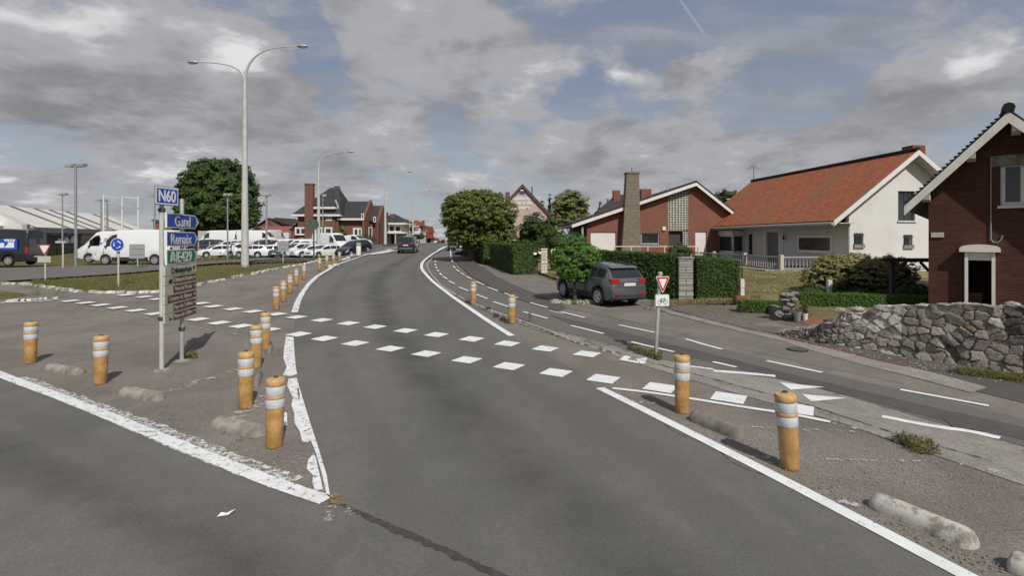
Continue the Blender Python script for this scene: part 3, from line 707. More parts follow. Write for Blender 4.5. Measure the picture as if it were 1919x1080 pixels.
for i, (px, py, lx, ly, lb) in enumerate(BOL):
    p = P(px, py); p.z += offs(p.y, 3)
    o = bp if i == 0 else dup(bp, p, 0, '')
    o.location = p; o.rotation_euler = (ly, lx, rnd.uniform(0, 6)); o['label'] = lb; o['group'] = 'yellow bollards with white bands'
    if i in (10, 11, 12, 13, 14): o.scale = (.95,) * 3
    if i == 0:
        k = MB(); k.lathe([(.03, .82), (.028, .835), (.012, .838)], 10); k.build('lifting_knob', 'dark_metal', o, True)

def loaf(pa, pb, r, label, mat='concrete_dark', h=1.25, seed=1, name='kerb_stone'):
    a = P(*pa); b = P(*pb); L = (b - a).length; ang = math.atan2(b.y - a.y, b.x - a.x); q = random.Random(seed)
    mb = MB(); n = 14; m = 11; rings = []
    prof = [(0, .25), (.02, .62), (.06, .9), (.12, 1)] + [(.12 + .76 * i / 5, 1) for i in range(1, 5)] + [(.88, 1), (.94, .9), (.98, .62), (1, .25)]
    for t, k in prof:
        for j in range(m):
            a_ = math.pi * j / (m - 1)
            mb.v.append((t * L, math.cos(a_) * r * (k * .96 + .04) * q.uniform(.975, 1.02), math.sin(a_) ** .8 * r * h * k * q.uniform(.965, 1.025) - .01))
    for i in range(len(prof) - 1):
        for j in range(m - 1): mb.f.append((i*m+j, i*m+j+1, (i+1)*m+j+1, (i+1)*m+j))
    mb.f.append(tuple(range(m))); mb.f.append(tuple((len(prof)-1)*m + j for j in reversed(range(m))))
    o = mb.build(name, mat, None, True); o.location = (a.x, a.y, a.z + offs(a.y, 3)); o.rotation_euler = (0, 0, ang)
    return tag(o, label, 'kerb stone', 'low rounded concrete separator stones')
m_, t_, b_, o_ = newmat('concrete_white')
_co = t_.node('ShaderNodeTexCoord').outputs['Object']
t_.put(b_.inputs['Base Color'], t_.mix(t_.ss(t_.noise(_co, 7, 6, .7), .40, .56), C3(.20, .18, .15), C3(.46, .445, .40)))
b_.inputs['Roughness'].default_value = .9
_b = t_.node('ShaderNodeBump', {'Strength': .6, 'Distance': .01, 'Height': t_.noise(_co, 50, 5, .7)}); t_.put(b_.inputs['Normal'], _b.outputs[0])
loaf((1632, 945), (1833, 1030), .115, 'long whitish rounded concrete stone nearest the bottom right corner', 'concrete_white', 1.15, 2)
loaf((1890, 1062), (2010, 1110), .12, 'concrete stone cut off by the bottom right corner of the frame', 'concrete_white', 1.1, 9)
loaf((1296, 785), (1392, 825), .11, 'grey weathered concrete stone between the two right hand bollards', 'concrete_dark', 1.3, 3)
loaf((90, 691), (155, 702), .10, 'small rough concrete stone between the two leftmost bollards', 'concrete', 1.1, 4)
loaf((230, 738), (303, 751), .11, 'rough concrete stone with pale top below the direction sign', 'concrete', 1.15, 5)
loaf((404, 796), (494, 818), .12, 'worn concrete stone left of the foremost bollard', 'concrete', 1.1, 6)
loaf((478, 728), (487, 700), .06, 'narrow grey stone half hidden behind the second island bollard', 'concrete_dark', 1.6, 7)
loaf((503, 664), (507, 648), .06, 'narrow grey stone between bollards next to the near crossing row', 'concrete_dark', 1.4, 8)

# white delineator post and chevron stones on the island tip
p = P(672, 480); t = thing('delineator_post', 'white rounded post at the far tip of the island in front of the dark car', 'post', p)
b = MB(); b.lathe([(.25, -.02), (.25, .05), (.22, .08)], 14); b.build('base', 'kerb_white', t, True)
b = MB(); b.lathe([(.24, .08), (.24, 1.05), (.20, 1.12), (.1, 1.15)], 14); b.build('post_body', 'white_paint', t, True)
b = MB(); b.lathe([(.245, 1.0), (.25, 1.02), (.25, 1.3), (.15, 1.36)], 14); b.build('cap', 'sign_back', t, True)
k = 0
for px, py in ((640, 484), (647, 482), (653, 480), (659, 482), (644, 489), (652, 486), (660, 478), (628, 500), (618, 503)):
    p = P(px, py); mb = MB(); mb.ell((0, 0, .08), (.32, .22, .16), 8, 5, .22, k); k += 1
    o = mb.build('white_stone', 'kerb_white', None, False); o.location = p; o.rotation_euler = (0, 0, k * 1.3)
    tag(o, 'white painted stone at the island tip, %s from the left among the scattered ones' % ['first', 'second', 'third', 'fourth', 'fifth', 'sixth', 'seventh', 'eighth', 'ninth'][k-1], 'stone', 'white stones at the island tip')

# ---- street lamps
def lamp(name, label, px, py, d, htop, arms, r0, r1, hr=.16):
    """arms: list of world-space end offsets (x, z above the split) with split height"""
    z0 = H((px - CX) / F * d, d); t = thing(name, label, 'street lamp', ((px - CX) / F * d, d, z0), 0, 'pale street lamps along the road')
    b = MB(); b.lathe([(r0 * 1.02, -.1), (r0, .0), (r0 * .92, 2.), (r1, htop)], 14); b.build('pole', 'pole_paint', t, True)
    for ex, ey, ez in arms:
        pts = []
        for i in range(13):
            u = i / 12
            # leaves the pole vertical and flattens out towards the lamp
            x = ex * (u ** 1.9); z = htop + ez * (1 - (1 - u) ** 2.3)
            pts.append((x, ey * u ** 1.9, z - .02))
        b = MB(); b.tube(pts, [r1 * .8 - (r1 * .8 - .045) * min(1, i / 8) for i in range(13)], 8); b.build('arm', 'pole_paint', t, True)
        dv = (Vector(pts[-1]) - Vector(pts[-2])).normalized(); e = Vector(pts[-1])
        b = MB(); b.ell((0, 0, 0), (.42, hr, hr * .62), 12, 7); rot = dv.to_track_quat('X', 'Z').to_matrix()
        b.v = [tuple(rot @ Vector(v) + e + dv * .3) for v in b.v]; lh = b.build('lamp_head', 'galv', t, True)
        b = MB(); b.ell((0, 0, -.05), (.3, hr * .8, hr * .55), 10, 6); b.v = [tuple(rot @ Vector(v) + e + dv * .34) for v in b.v]; b.build('lens', 'clear_lamp', lh, True)
d1 = 37.5; s1 = d1 / F
lamp('street_lamp', 'tall double armed pale street lamp in the grass, the nearest one', 459, 497, d1, (497 - 152) * s1, [(-90 * s1, 0, 38 * s1), (100 * s1, 0, 68 * s1)], .27, .13, .2)
lamp('street_lamp', 'single armed street lamp in front of the brick house with black roof', 597, 467, 65, (467 - 303) * 65 / F, [(56 * 65 / F, 0, 30 * 65 / F)], .24, .12, .2)
lamp('street_lamp', 'street lamp left of the dark car driving away', 722, 460, 87, (460 - 344) * 87 / F, [(43 * 87 / F, 0, 22 * 87 / F)], .25, .12, .22)
lamp('street_lamp', 'farthest single armed street lamp in front of the orange roofs', 774, 454, 120, (454 - 370) * 120 / F, [(29 * 120 / F, 0, 14 * 120 / F)], .28, .14, .25)
lamp('street_lamp', 'pale street lamp left of the big clipped tree, arm turned left', 836, 457, 105, (457 - 409) * 105 / F, [(-6 * 105 / F, 0, 4 * 105 / F)], .22, .12, .3)
lamp('street_lamp', 'slim street lamp right behind the one beside the clipped tree', 845, 457, 112, (457 - 425) * 112 / F, [(-5 * 112 / F, 0, 4 * 112 / F)], .2, .1, .2)

def floodlight(px, py, ptop, d, label, n=2, w_=.09, two=(-.35, .35)):
    x = (px - CX) / F * d; z0 = CH - (py - HY) / F * d; h = (py - ptop) / F * d
    t = thing('floodlight_mast', label, 'floodlight', (x, d, z0), 0, 'floodlight masts of the car lot')
    b = MB(); b.lathe([(w_, -1), (w_, 0), (w_ * .7, h)], 10); b.build('mast', 'grey_metal', t, True)
    b = MB(); b.bar((two[0], 0, h), (two[1], 0, h), .07, .07); b.build('crossbar', 'grey_metal', t)
    for k in range(n):
        xx = two[k % 2]; b = MB(); b.prism([(-.22, h - .05), (.22, h + .05), (.22, h + .30), (-.22, h + .16)], 'x', xx - .26, xx + .26)
        b.build('lamp_head', 'galv' if k % 2 == 0 else 'grey_metal', t, bevel=.03)
floodlight(142, 501, 313, 37, 'tall grey floodlight mast with two white lamps in front of the dealership', w_=.10, two=(-.4, .42))
floodlight(117, 440, 366, 62, 'thin floodlight mast rising behind the white roof, leftmost of the far ones', two=(-.3, .3))
floodlight(190, 440, 377, 60, 'grey floodlight mast behind the roof, left of its close twin', 1, .12)
floodlight(201, 440, 377, 60.5, 'grey floodlight mast behind the roof, right of its close twin', 1, .12)
floodlight(290, 470, 368, 62, 'thin floodlight mast just left of the N60 sign', two=(-.3, .3), w_=.11)
floodlight(426.5, 482, 367, 55, 'floodlight mast in front of the big round tree', two=(-.15, .2))
floodlight(499.5, 470, 368, 60, 'floodlight mast standing among the white cars right of the tall lamp', two=(-.25, .2), w_=.12)
floodlight(605, 462, 368, 70, 'grey mast partly hidden by the street lamp before the brick house', 1, .1, two=(.2, .3))
def flagpole(px, ptop, d, label, arm):
    x = (px - CX) / F * d; t = thing('flag_pole', label, 'flag pole', (x, d, 0), 0, 'bare white flag poles at the dealership')
    h = CH - (ptop - HY) / F * d
    b = MB(); b.lathe([(.11, 0), (.10, h * .6), (.07, h)], 10); b.build('pole', 'white_paint', t, True)
    b = MB(); b.bar((0, 0, h - .1), (-1.9 if arm < 0 else 1.8, 0, h - (.05 if arm < 0 else .35)), .05, .05); b.build('arm', 'white_paint', t)
flagpole(194, 365, 56, 'bare white flag pole, leftmost of three', 1)
flagpole(229, 367, 57, 'bare white flag pole, middle one of three', 1)
flagpole(259, 368, 58, 'bare white flag pole, rightmost of three', -1)

# ---- direction sign on two posts
pa = P(303, 695); pb = P(352, 677); pa.z += offs(pa.y, 1); pb.z += offs(pb.y, 1)
u = Vector((-.16, .987, 0)); ang = math.atan2(u.y, u.x)
ds = thing('direction_sign', 'tall direction sign on two posts listing Gand, Renaix and E429 with brown plates', 'road sign', pa, ang)
b = MB(); b.lathe([(.04, -.05), (.04, 2.93), (.036, 3.5)], 14); b.build('post', 'pole_paint', ds, True)
Lx = (Vector((pb.x, pb.y, 0)) - Vector((pa.x, pa.y, 0))).length; PY = -.02
b = MB(); b.lathe([(.04, -.05), (.04, 3.28), (.036, 3.3)], 14, cx=Lx, cy=PY); b.build('post', 'galv', ds, True)
for xx, yy in ((0, 0), (Lx, PY)):
    b = MB(); b.lathe([(.14, 0), (.13, .02), (.06, .03)], 9, cx=xx, cy=yy); b.build('footing', 'concrete', ds)
for zz, xx, yy in ((.95, 0, 0), (.62, Lx, PY), (3.0, 0, 0)):
    b = MB(); b.lathe([(.055, zz), (.06, zz + .01), (.06, zz + .06), (.055, zz + .07)], 10, cx=xx, cy=yy); b.build('clamp', 'dark_metal', ds, True)
# boards lie along local x; their face looks towards local -y (right hand side, where the traffic comes from)
YF = -.075
def board(z0, z1, x0, x1, tip, face, txt, tcol='sign_white', tx=None, th=None, mat_edge='sign_white', name='sign_board'):
    zm = (z0 + z1) / 2; poly = [(x0, z0), (x1, z0), (x1 + tip, zm), (x1, z1), (x0, z1)] if tip else [(x0, z0), (x1, z0), (x1, z1), (x0, z1)]
    b = MB(); b.prism(poly, 'y', YF, YF + .035); o = b.build(name, mat_edge, ds)
    e = .02
    poly = [(x0 + e, z0 + e), (x1 - e * .3, z0 + e), (x1 + tip - e * 3.5 - .02, zm), (x1 - e * .3, z1 - e), (x0 + e, z1 - e)] if tip else [(x0 + e * .5, z0 + e * .6), (x1 - e * .5, z0 + e * .6), (x1 - e * .5, z1 - e * .6), (x0 + e * .5, z1 - e * .6)]
    if face: b = MB(); b.prism(poly, 'y', YF - .003, YF + .001); b.build('sign_face', face, o)
    if txt:
        tx = tx or (x0 + .1, x1 - .08); h = th or (z1 - z0) * .6
        M = Matrix.Translation((tx[0], YF - .005, z0 + (z1 - z0 - h * .72) / 2)) @ Matrix.Rotation(R(90), 4, 'X')
        textmesh('lettering', txt, h, tcol, o, M, .0015, tx[1] - tx[0], .004)
    return o
def zz(py): return CH - (py - HY) / F * pa.y * 1.03 - pa.z
X0 = .03
board(2.70, 2.985, X0, 1.22, .17, 'sign_blue', 'Gand', tx=(.34, 1.0), th=.29)
board(2.345, 2.63, X0, 1.18, .17, 'sign_blue', 'Renaix', tx=(.18, 1.06), th=.28)
g_ = board(1.99, 2.28, X0, 1.18, .17, 'sign_green', 'E429', tx=(.45, 1.06), th=.29)
b = MB(); b.box(.40, .415, YF - .0055, YF - .001, 2.02, 2.25)
for q in ([(.16, 2.04), (.20, 2.04), (.235, 2.24), (.215, 2.24)], [(.32, 2.04), (.36, 2.04), (.305, 2.24), (.285, 2.24)], [(.15, 2.15), (.37, 2.15), (.37, 2.17), (.15, 2.17)], [(.25, 2.06), (.27, 2.06), (.27, 2.24), (.25, 2.24)]): b.prism(q, 'y', YF - .0055, YF - .002)
b.build('motorway_symbol', 'sign_white', g_)
c_ = board(1.79, 1.965, -.03, 1.28, 0, None, 'Crématorium', 'sign_black', (.18, 1.04), .16, 'sign_cream')
b = MB(); b.prism([(1.12, 1.85), (1.18, 1.85), (1.21, 1.88), (1.18, 1.915), (1.12, 1.915)], 'y', YF - .003, YF); b.build('pictogram', 'sign_black', c_)
rows = [('Château de Beaulieu', .30, 1.10), ("Mont de l'Enclus", .34, 1.06), ('Centre de Bijoux', .12, 1.06), ('Pays des Collines', .31, 1.10), ('Maison des Collines', .30, 1.09)]
zt = 1.765
for i, (tx, xa, xb) in enumerate(rows):
    o = board(zt - .165, zt, -.04, 1.28, 0, None, None, mat_edge='sign_cream')
    xf = .28 if i != 2 else .06
    b = MB(); b.box(xf, 1.265, YF - .003, YF + .001, zt - .152, zt - .013); f_ = b.build('brown_face', 'sign_brown', o)
    M = Matrix.Translation((xa, YF - .005, zt - .12)) @ Matrix.Rotation(R(90), 4, 'X'); textmesh('lettering', tx, .12, 'sign_cream', o, M, .001, xb - xa, .001)
    b = MB(); b.prism([(1.14, zt-.09), (1.19, zt-.09), (1.19, zt-.12), (1.24, zt-.08), (1.19, zt-.04), (1.19, zt-.07), (1.14, zt-.07)], 'y', YF - .004, YF - .002); b.build('arrow', 'sign_cream', o)
    if i in (0, 4):
        b = MB()
        if i == 0:
            b.prism([(.10, zt-.14), (.24, zt-.14), (.24, zt-.06), (.2, zt-.06), (.2, zt-.03), (.17, zt-.03), (.17, zt-.07), (.10, zt-.07)], 'y', YF - .003, YF)
        else: b.prism([(.11, zt-.13), (.23, zt-.13), (.2, zt-.09), (.17, zt-.12), (.14, zt-.05)], 'y', YF - .003, YF)
        b.build('pictogram', 'sign_black', o)
    zt -= .178
# the N60 plate turned a little towards the camera
npl = MB(); npl.box(-.28, .28, -.03, 0, 0, .36)
o = npl.build('route_plate', 'sign_back', ds, bevel=.01); o.location = (.02, -.06, 3.12); o.rotation_euler = (0, 0, -ang + R(82))
b = MB(); b.box(-.262, .262, -.033, -.029, .02, .34); f_ = b.build('plate_border', 'sign_white', o)
b = MB(); b.box(-.24, .24, -.036, -.0335, .045, .315); b.build('plate_face', 'sign_blue', o)
textmesh('lettering', 'N60', .30, 'sign_white', o, Matrix.Translation((-.20, -.038, .075)) @ Matrix.Rotation(R(90), 4, 'X'), .0015, .40, .006)

# ---- give way sign with cycle plate
p = P(1229, 665); p.z += offs(p.y, 3)
t = thing('give_way_sign', 'red and white give way sign with bicycle plate by the cycle path', 'road sign', p, R(6))
s_ = p.y / F
b = MB(); b.lathe([(.04, -.03), (.04, 1.72), (.035, 1.74)], 12); 
for i, v in enumerate(b.v): b.v[i] = (v[0] + .09 * (v[2] / 1.7), v[1], v[2])
b.build('post', 'galv', t, True)
b = MB(); b.lathe([(.05, 1.70), (.052, 1.71), (.052, 1.75), (.03, 1.77)], 12, cx=.1); b.build('post_cap', 'galv', t, True)
def tri(c, w_, zt, zb, y0, y1, mat, name, par):
    b = MB(); r = w_ * .08; b.prism([(c - w_/2 + r, zt), (c + w_/2 - r, zt), (c + w_/2, zt - r), (c + w_/2 - .004, zt - r * 1.8), (c + r * .7, zb + r*.4), (c, zb), (c - r * .7, zb + r*.4), (c - w_/2 + .004, zt - r * 1.8), (c - w_/2, zt - r)], 'y', y0, y1)
    return b.build(name, mat, par)
tri_o = tri(.125, .295, 1.675, 1.33, -.075, -.05, 'sign_white', 'triangle_plate', t)
tri(.125, .275, 1.663, 1.35, -.078, -.0755, 'sign_red', 'red_border', tri_o)
tri(.125, .17, 1.622, 1.425, -.0805, -.0785, 'sign_white', 'white_centre', tri_o)
b = MB(); b.box(-.04, .275, -.07, -.045, 1.03, 1.29); bo = b.build('cycle_plate', 'sign_white', t, bevel=.02)
b = MB()
for cx_ in (.055, .185):
    pts = [(cx_ + .042 * math.cos(a), -.073, 1.125 + .042 * math.sin(a)) for a in [2*math.pi*i/14 for i in range(15)]]; b.tube(pts, .0042, 5, False)
for a_, c2 in (((.055, 1.125), (.09, 1.19)), ((.09, 1.19), (.165, 1.19)), ((.165, 1.19), (.12, 1.125)), ((.12, 1.125), (.055, 1.125)), ((.09, 1.185), (.12, 1.125)), ((.165, 1.205), (.185, 1.125)), ((.08, 1.20), (.1, 1.20)), ((.155, 1.21), (.18, 1.205))):
    b.bar((a_[0], -.073, a_[1]), (c2[0], -.073, c2[1]), .006, .007)
b.build('bicycle_symbol', 'sign_black', bo)

# ---- far signs
def post_sign(name, label, px, py, ptop, build, hf=None, mat='pole_paint', r=.04, cat='road sign', loc=None):
    p = loc or P(px, py); s_ = p.y / F; h = (py - ptop) * s_
    t = thing(name, label, cat, p); b = MB(); b.lathe([(r, -.05), (r, h)], 10); b.build('post', mat, t, True); build(t, s_, h); return t
def disc(t, r, z, mat, name, y=-.06, th=.02, rim=None):
    b = MB(); n = 24; b.prism([(r*math.cos(2*math.pi*i/n), z + r*math.sin(2*math.pi*i/n)) for i in range(n)], 'y', y, y + th); o = b.build(name, mat, t)
    return o
def bs(t, s_, h):
    o = disc(t, .33, h - .3, 'sign_white', 'sign_disc', -.07, .02); disc(o, .30, h - .3, 'sign_blue', 'blue_face', -.073, .002)
    b = MB()
    for k in range(3):
        a0 = k * 2.094 + .3
        pts = [(.16*math.cos(a0 + j*.22), -.077, h - .3 + .16*math.sin(a0 + j*.22)) for j in range(7)]; b.tube(pts, [.022]*5 + [.05, .004], 5)
    b.build('roundabout_arrows', 'sign_white', o); b = MB(); b.lathe([(.06, h - .7), (.06, h - .62)], 8); b.build('clamp', 'dark_metal', t)
post_sign('roundabout_sign', 'round blue sign on a pale post in the grass verge', 222, 536, 447, bs)
def ys(t, s_, h):
    a = tri(0, .62, h, h - .55, -.06, -.04, 'sign_red', 'triangle_plate', t); tri(0, .46, h - .06, h - .47, -.063, -.061, 'sign_white', 'white_centre', a)
    b = MB(); b.box(-.36, .34, -.06, -.04, h - .95, h - .60); b.build('plate', 'sign_cream', t, bevel=.02)
post_sign('give_way_sign', 'small give way triangle over a white plate at the service road', 85, 527, 458, ys)
def rb(w0, w1, z0, z1, mat='sign_back'):
    def f(t, s_, h):
        b = MB(); b.box(w0 * s_, w1 * s_, -.05, -.03, z0 * s_, z1 * s_); o = b.build('plate', mat, t, bevel=.02)
        b = MB(); b.box(w0 * s_ * .9, w1 * s_ * .9, -.075, -.05, (z0 + (z1 - z0) * .3) * s_, (z0 + (z1 - z0) * .33) * s_); b.box(w0 * s_ * .9, w1 * s_ * .9, -.075, -.05, (z0 + (z1 - z0) * .7) * s_, (z0 + (z1 - z0) * .73) * s_); b.build('stiffener', 'galv', o)
    return f
post_sign('sign_back', 'back of a grey rectangular sign in front of the white van', 258, 503, 458, rb(-15, 14, 18, 45))
post_sign('sign_back', 'back of a grey rectangular sign right of the tall lamp, before the white cars', 530.5, 493, 451, rb(-10, 11, 21, 41))
post_sign('sign_back', 'grey panel seen behind the base of the tall street lamp', 458, 484, 455, rb(-11, 11, 5, 23))
def gs(t, s_, h):
    disc(t, 10 * s_, h - 10 * s_, 'sign_back_green', 'sign_disc', -.06, .03); b = MB(); b.lathe([(.10, -.05), (.10, .8), (.06, .85)], 8); b.build('sleeve', 'sign_back_green', t, True)
post_sign('round_sign', 'green backed round sign on a green post at the island edge', 588, 490, 411, gs, mat='sign_back_green', r=.07)
def ts(t, s_, h): b = MB(); b.box(-.5, .2, -.03, .03, h - .12, h); b.build('plate', 'sign_cream', t)
post_sign('marker_post', 'pale post with a short top plate left of the floodlight mast', 118, 503, 452, ts, cat='post', r=.05)
p = P(379, 483); t = thing('utility_cabinet', 'pale grey utility cabinet on the verge left of the tall street lamp', 'cabinet', p)
b = MB(); b.box(-.3, .3, -.2, .2, -.05, 1.0); b.build('body', 'sign_cream', t, bevel=.02); b = MB(); b.box(-.33, .33, -.23, .23, 1.0, 1.06); b.build('lid', 'sign_back', t)

# lot fence: slim posts and wires
fpx = [(372, 484), (393, 483), (412, 482.5), (485, 479), (508, 477), (549, 473.5), (567, 471.5), (582, 470), (623, 466.5), (635, 466), (646, 465)]
f0 = P(*fpx[0]); t = thing('wire_fence', 'thin wire fence with pale posts along the edge of the car lot', 'fence', (f0.x, f0.y, 0)); lp = None
for a, c in fpx:
    q = P(a, c, ); q = Vector((q.x, q.y, q.z)); b = MB(); b.box(q.x - f0.x - .04, q.x - f0.x + .04, q.y - f0.y - .04, q.y - f0.y + .04, q.z - .1, q.z + 1.9); b.build('post', 'pole_paint', t)
    if lp:
        b = MB()
        for h_ in (.3, .9, 1.5, 1.85): b.bar((lp.x - f0.x, lp.y - f0.y, lp.z + h_), (q.x - f0.x, q.y - f0.y, q.z + h_), .012, .012)
        b.build('wire', 'galv', t)
    lp = q

# small things lying about
p = P(417, 973); mb = MB(); mb.add([(0,0,.006),(.09,.02,.01),(.12,.09,.03),(.05,.06,.008),(.01,.05,.02)], [(0,1,3,4),(1,2,3)])
o = mb.build('paper_scrap', 'litter', None); o.location = p + Vector((-.05, 0, .012)); tag(o, 'scrap of white paper lying on the road near the bottom left', 'litter')
p = P(1495, 657); mb = MB(); mb.lathe([(.22, 0), (.22, .006), (.20, .008), (.02, .008)], 20); o = mb.build('manhole_cover', 'asphalt_dark', None, True); o.location = p + Vector((0, 0, .03)); tag(o, 'dark round manhole cover in the pale asphalt below the stone wall', 'manhole cover')
k = 0
for px, py in ((1225, 583), (1240, 586), (1212, 581)):
    p = P(px, py); mb = MB(); mb.ell((0, 0, .05), (.13, .09, .07), 8, 5, .3, k); k += 1; o = mb.build('field_stone', 'concrete_dark', None); o.location = p
    tag(o, 'dark loose stone at the foot of the hedge behind the give way sign, %s' % ['middle one', 'right one', 'left one'][k-1], 'stone', 'loose dark stones by the hedge')
# ------------------------------------------------------------------ buildings
class Frame:
    """a building's own axes: local x along the front, local y into the house"""
    def __init__(s, x, y, ang, z=0.): s.o = Vector((x, y)); s.a = ang; s.z = z; s.u = Vector((math.cos(ang), math.sin(ang))); s.v = Vector((-math.sin(ang), math.cos(ang)))
    def hity(s, px, py, c):
        k = (px - CX) / F; r = Vector((k, 1)); b = s.o + s.v * c
        t = b.dot(s.v) / r.dot(s.v); p = r * t; return (p - s.o).dot(s.u), CH - (py - HY) / F * t - s.z
    def hitx(s, px, py, c):
        k = (px - CX) / F; r = Vector((k, 1)); b = s.o + s.u * c
        t = b.dot(s.u) / r.dot(s.u); p = r * t; return (p - s.o).dot(s.v), CH - (py - HY) / F * t - s.z
def mp(ax, c, s_, t, z): return (s_, c + t, z) if ax == 'y' else (c + t, s_, z)
def wall(par, ax, c, s0, s1, z0, z1, mat, holes=(), clips=(), th=.25, name='wall'):
    ss = sorted({s0, s1, *[q for h in holes for q in h[:2] if s0 < q < s1]}); zs = sorted({z0, z1, *[q for h in holes for q in h[2:4] if z0 < q < z1]})
    bm = bmesh.new(); V = {}
    def gv(a, b):
        if (a, b) not in V: V[(a, b)] = bm.verts.new((a, 0, b))
        return V[(a, b)]
    for a, b in zip(ss, ss[1:]):
        for e, f in zip(zs, zs[1:]):
            ms, mz = (a + b) / 2, (e + f) / 2
            if any(h[0] < ms < h[1] and h[2] < mz < h[3] for h in holes): continue
            bm.faces.new([gv(a, e), gv(b, e), gv(b, f), gv(a, f)])
    for (ps, pz), (ns, nz) in clips:
        bmesh.ops.bisect_plane(bm, geom=bm.verts[:] + bm.edges[:] + bm.faces[:], plane_co=(ps, 0, pz), plane_no=(ns, 0, nz), clear_outer=True)
    r = bmesh.ops.extrude_face_region(bm, geom=bm.faces[:])
    for v in r['geom']:
        if isinstance(v, bmesh.types.BMVert): v.co.y = 1
    for v in bm.verts: v.co = mp(ax, c, v.co.x, v.co.y * th, v.co.z)
    bmesh.ops.recalc_face_normals(bm, faces=bm.faces)
    me = bpy.data.meshes.new(name); bm.to_mesh(me); bm.free(); return link(name, me, mat, par)
def window(par, ax, c, s0, s1, z0, z1, fmat='white_pvc', fw=.06, mv=(), mh=(), dep=.08, th=.05, sill=None, glass='glass_house', sgn=1, name='window', curtain=None):
    """frame with bars, its pane and sill; sgn tells which way is inwards"""
    b = MB()
    def bx(mb, a0, a1, t0, t1, y0, y1):
        if ax == 'y': mb.box(a0, a1, c + min(t0, t1), c + max(t0, t1), y0, y1)
        else: mb.box(c + min(t0, t1), c + max(t0, t1), a0, a1, y0, y1)
    t0, t1 = sgn * (dep), sgn * (dep + th)
    bx(b, s0, s1, t0, t1, z0, z0 + fw); bx(b, s0, s1, t0, t1, z1 - fw, z1); bx(b, s0, s0 + fw, t0, t1, z0 + fw, z1 - fw); bx(b, s1 - fw, s1, t0, t1, z0 + fw, z1 - fw)
    for m in mv: q = s0 + (s1 - s0) * m; bx(b, q - fw / 2, q + fw / 2, t0, t1, z0 + fw, z1 - fw)
    for m in mh: q = z0 + (z1 - z0) * m; bx(b, s0 + fw, s1 - fw, t0 + sgn * .005, t1, q - fw / 2, q + fw / 2)
    f = b.build(name, fmat, par)
    b = MB(); bx(b, s0 + fw * .8, s1 - fw * .8, t1 - sgn * .02, t1 - sgn * .005, z0 + fw * .8, z1 - fw * .8); b.build('pane', glass, f)
    if sill: b = MB(); bx(b, s0 - .06, s1 + .06, -sgn * .08, sgn * dep, z0 - .07, z0 - .003); b.build('sill', sill, f)
    return f
def roofslab(par, quad, th, mat, name='roof'):
    b = MB(); b.slab(quad, th); o = b.build(name, mat, par)
    q = [Vector(p) for p in quad]; e = (q[1] - q[0]).normalized(); n = e.cross(q[3] - q[0]).normalized(); sl_ = n.cross(e)
    uv = o.data.uv_layers.new(name='UVMap')
    for lp_ in o.data.loops:
        p = o.data.vertices[lp_.vertex_index].co - q[0]; uv.data[lp_.index].uv = (p.dot(e), p.dot(sl_))
    return o
def pbox(par, name, mat, x0, x1, y0, y1, z0, z1, bevel=0.): b = MB(); b.box(x0, x1, y0, y1, z0, z1); return b.build(name, mat, par, bevel=bevel)

# ---- white house with orange roof
fr = Frame(17.2, 27.4, math.atan2(.12, 1))
t = thing('white_house', 'white rendered bungalow with big orange tiled roof and a gable facing the road', 'house', (17.2, 27.4, 0), fr.a)
ez, rz, hw, ln = 3.46, 7.36, 5.06, 15.6; k = (rz - ez) / hw
roofslab(t, [(0, ln, ez), (0, 0, ez), (hw, 0, rz), (hw, ln, rz)], .16, 'tile_orange'); roofslab(t, [(2*hw, 0, ez), (2*hw, ln, ez), (hw, ln, rz), (hw, 0, rz)], .16, 'tile_orange')
b = MB(); b.tube([(hw, -.02, rz + .02), (hw, ln, rz + .02)], .13, 8); b.build('ridge_tiles', 'tile_black', t, True)
# verge boards and soffits on the gable
for s_ in (-1, 1):
    x0, x1 = hw + s_ * hw, hw
    b = MB(); b.prism([(x0, ez - .30), (x0, ez - .02), (x1, rz - .02), (x1, rz - .30)], 'y', -.06, -.005); b.build('verge_board', 'white_paint', t)
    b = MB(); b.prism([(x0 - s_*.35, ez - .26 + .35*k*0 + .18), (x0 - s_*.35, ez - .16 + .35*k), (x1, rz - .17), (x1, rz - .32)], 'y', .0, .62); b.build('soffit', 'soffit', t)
g1 = fr.hity(1683, 358, .6); g2 = fr.hity(1715, 414, .6); w1 = fr.hity(1600, 437, .6); w2 = fr.hity(1618, 462, .6); w3 = fr.hity(1693, 440, .6); w4 = fr.hity(1710, 463, .6)
H1 = [(g1[0], g2[0], g2[1], g1[1]), (w1[0], w2[0], w2[1], w1[1]), (w3[0], w4[0], w4[1], w3[1])]
fx = 1.42
wall(t, 'y', .6, fx, 2*hw - .5, -.6, 8, 'white_render', H1, [((0, ez - .22), (-k, 1)), ((2*hw, ez - .22), (k, 1))], .25, 'gable_wall')
window(t, 'y', .6, *H1[0], fmat='dark_metal', fw=.07, mv=(.5,), dep=.1, sill='white_paint', glass='glass_house')
for h in H1[1:]:
    wf = window(t, 'y', .6, *h, fmat='white_pvc', fw=.06, dep=.1)
    b = MB()
    for q in (.25, .5, .75): b.box(h[0] + (h[1]-h[0])*q - .012, h[0] + (h[1]-h[0])*q + .012, .57, .595, h[2], h[3])
    b.box(h[0] - .04, h[1] + .04, .565, .6, h[2] + .1, h[2] + .13); b.box(h[0] - .04, h[1] + .04, .565, .6, h[3] - .13, h[3] - .1); b.build('grille', 'dark_metal', wf)
    pbox(wf, 'flower_box', 'concrete', h[0] - .02, h[1] + .02, .50, .59, h[2] - .08, h[2] + .1)
b = MB(); pl0 = fr.hity(1690, 520, .57); b.box(pl0[0], 2*hw - .5, .57, .598, -.6, fr.hity(1700, 503, .57)[1]); b.build('stone_plinth', 'pillar_white', t)
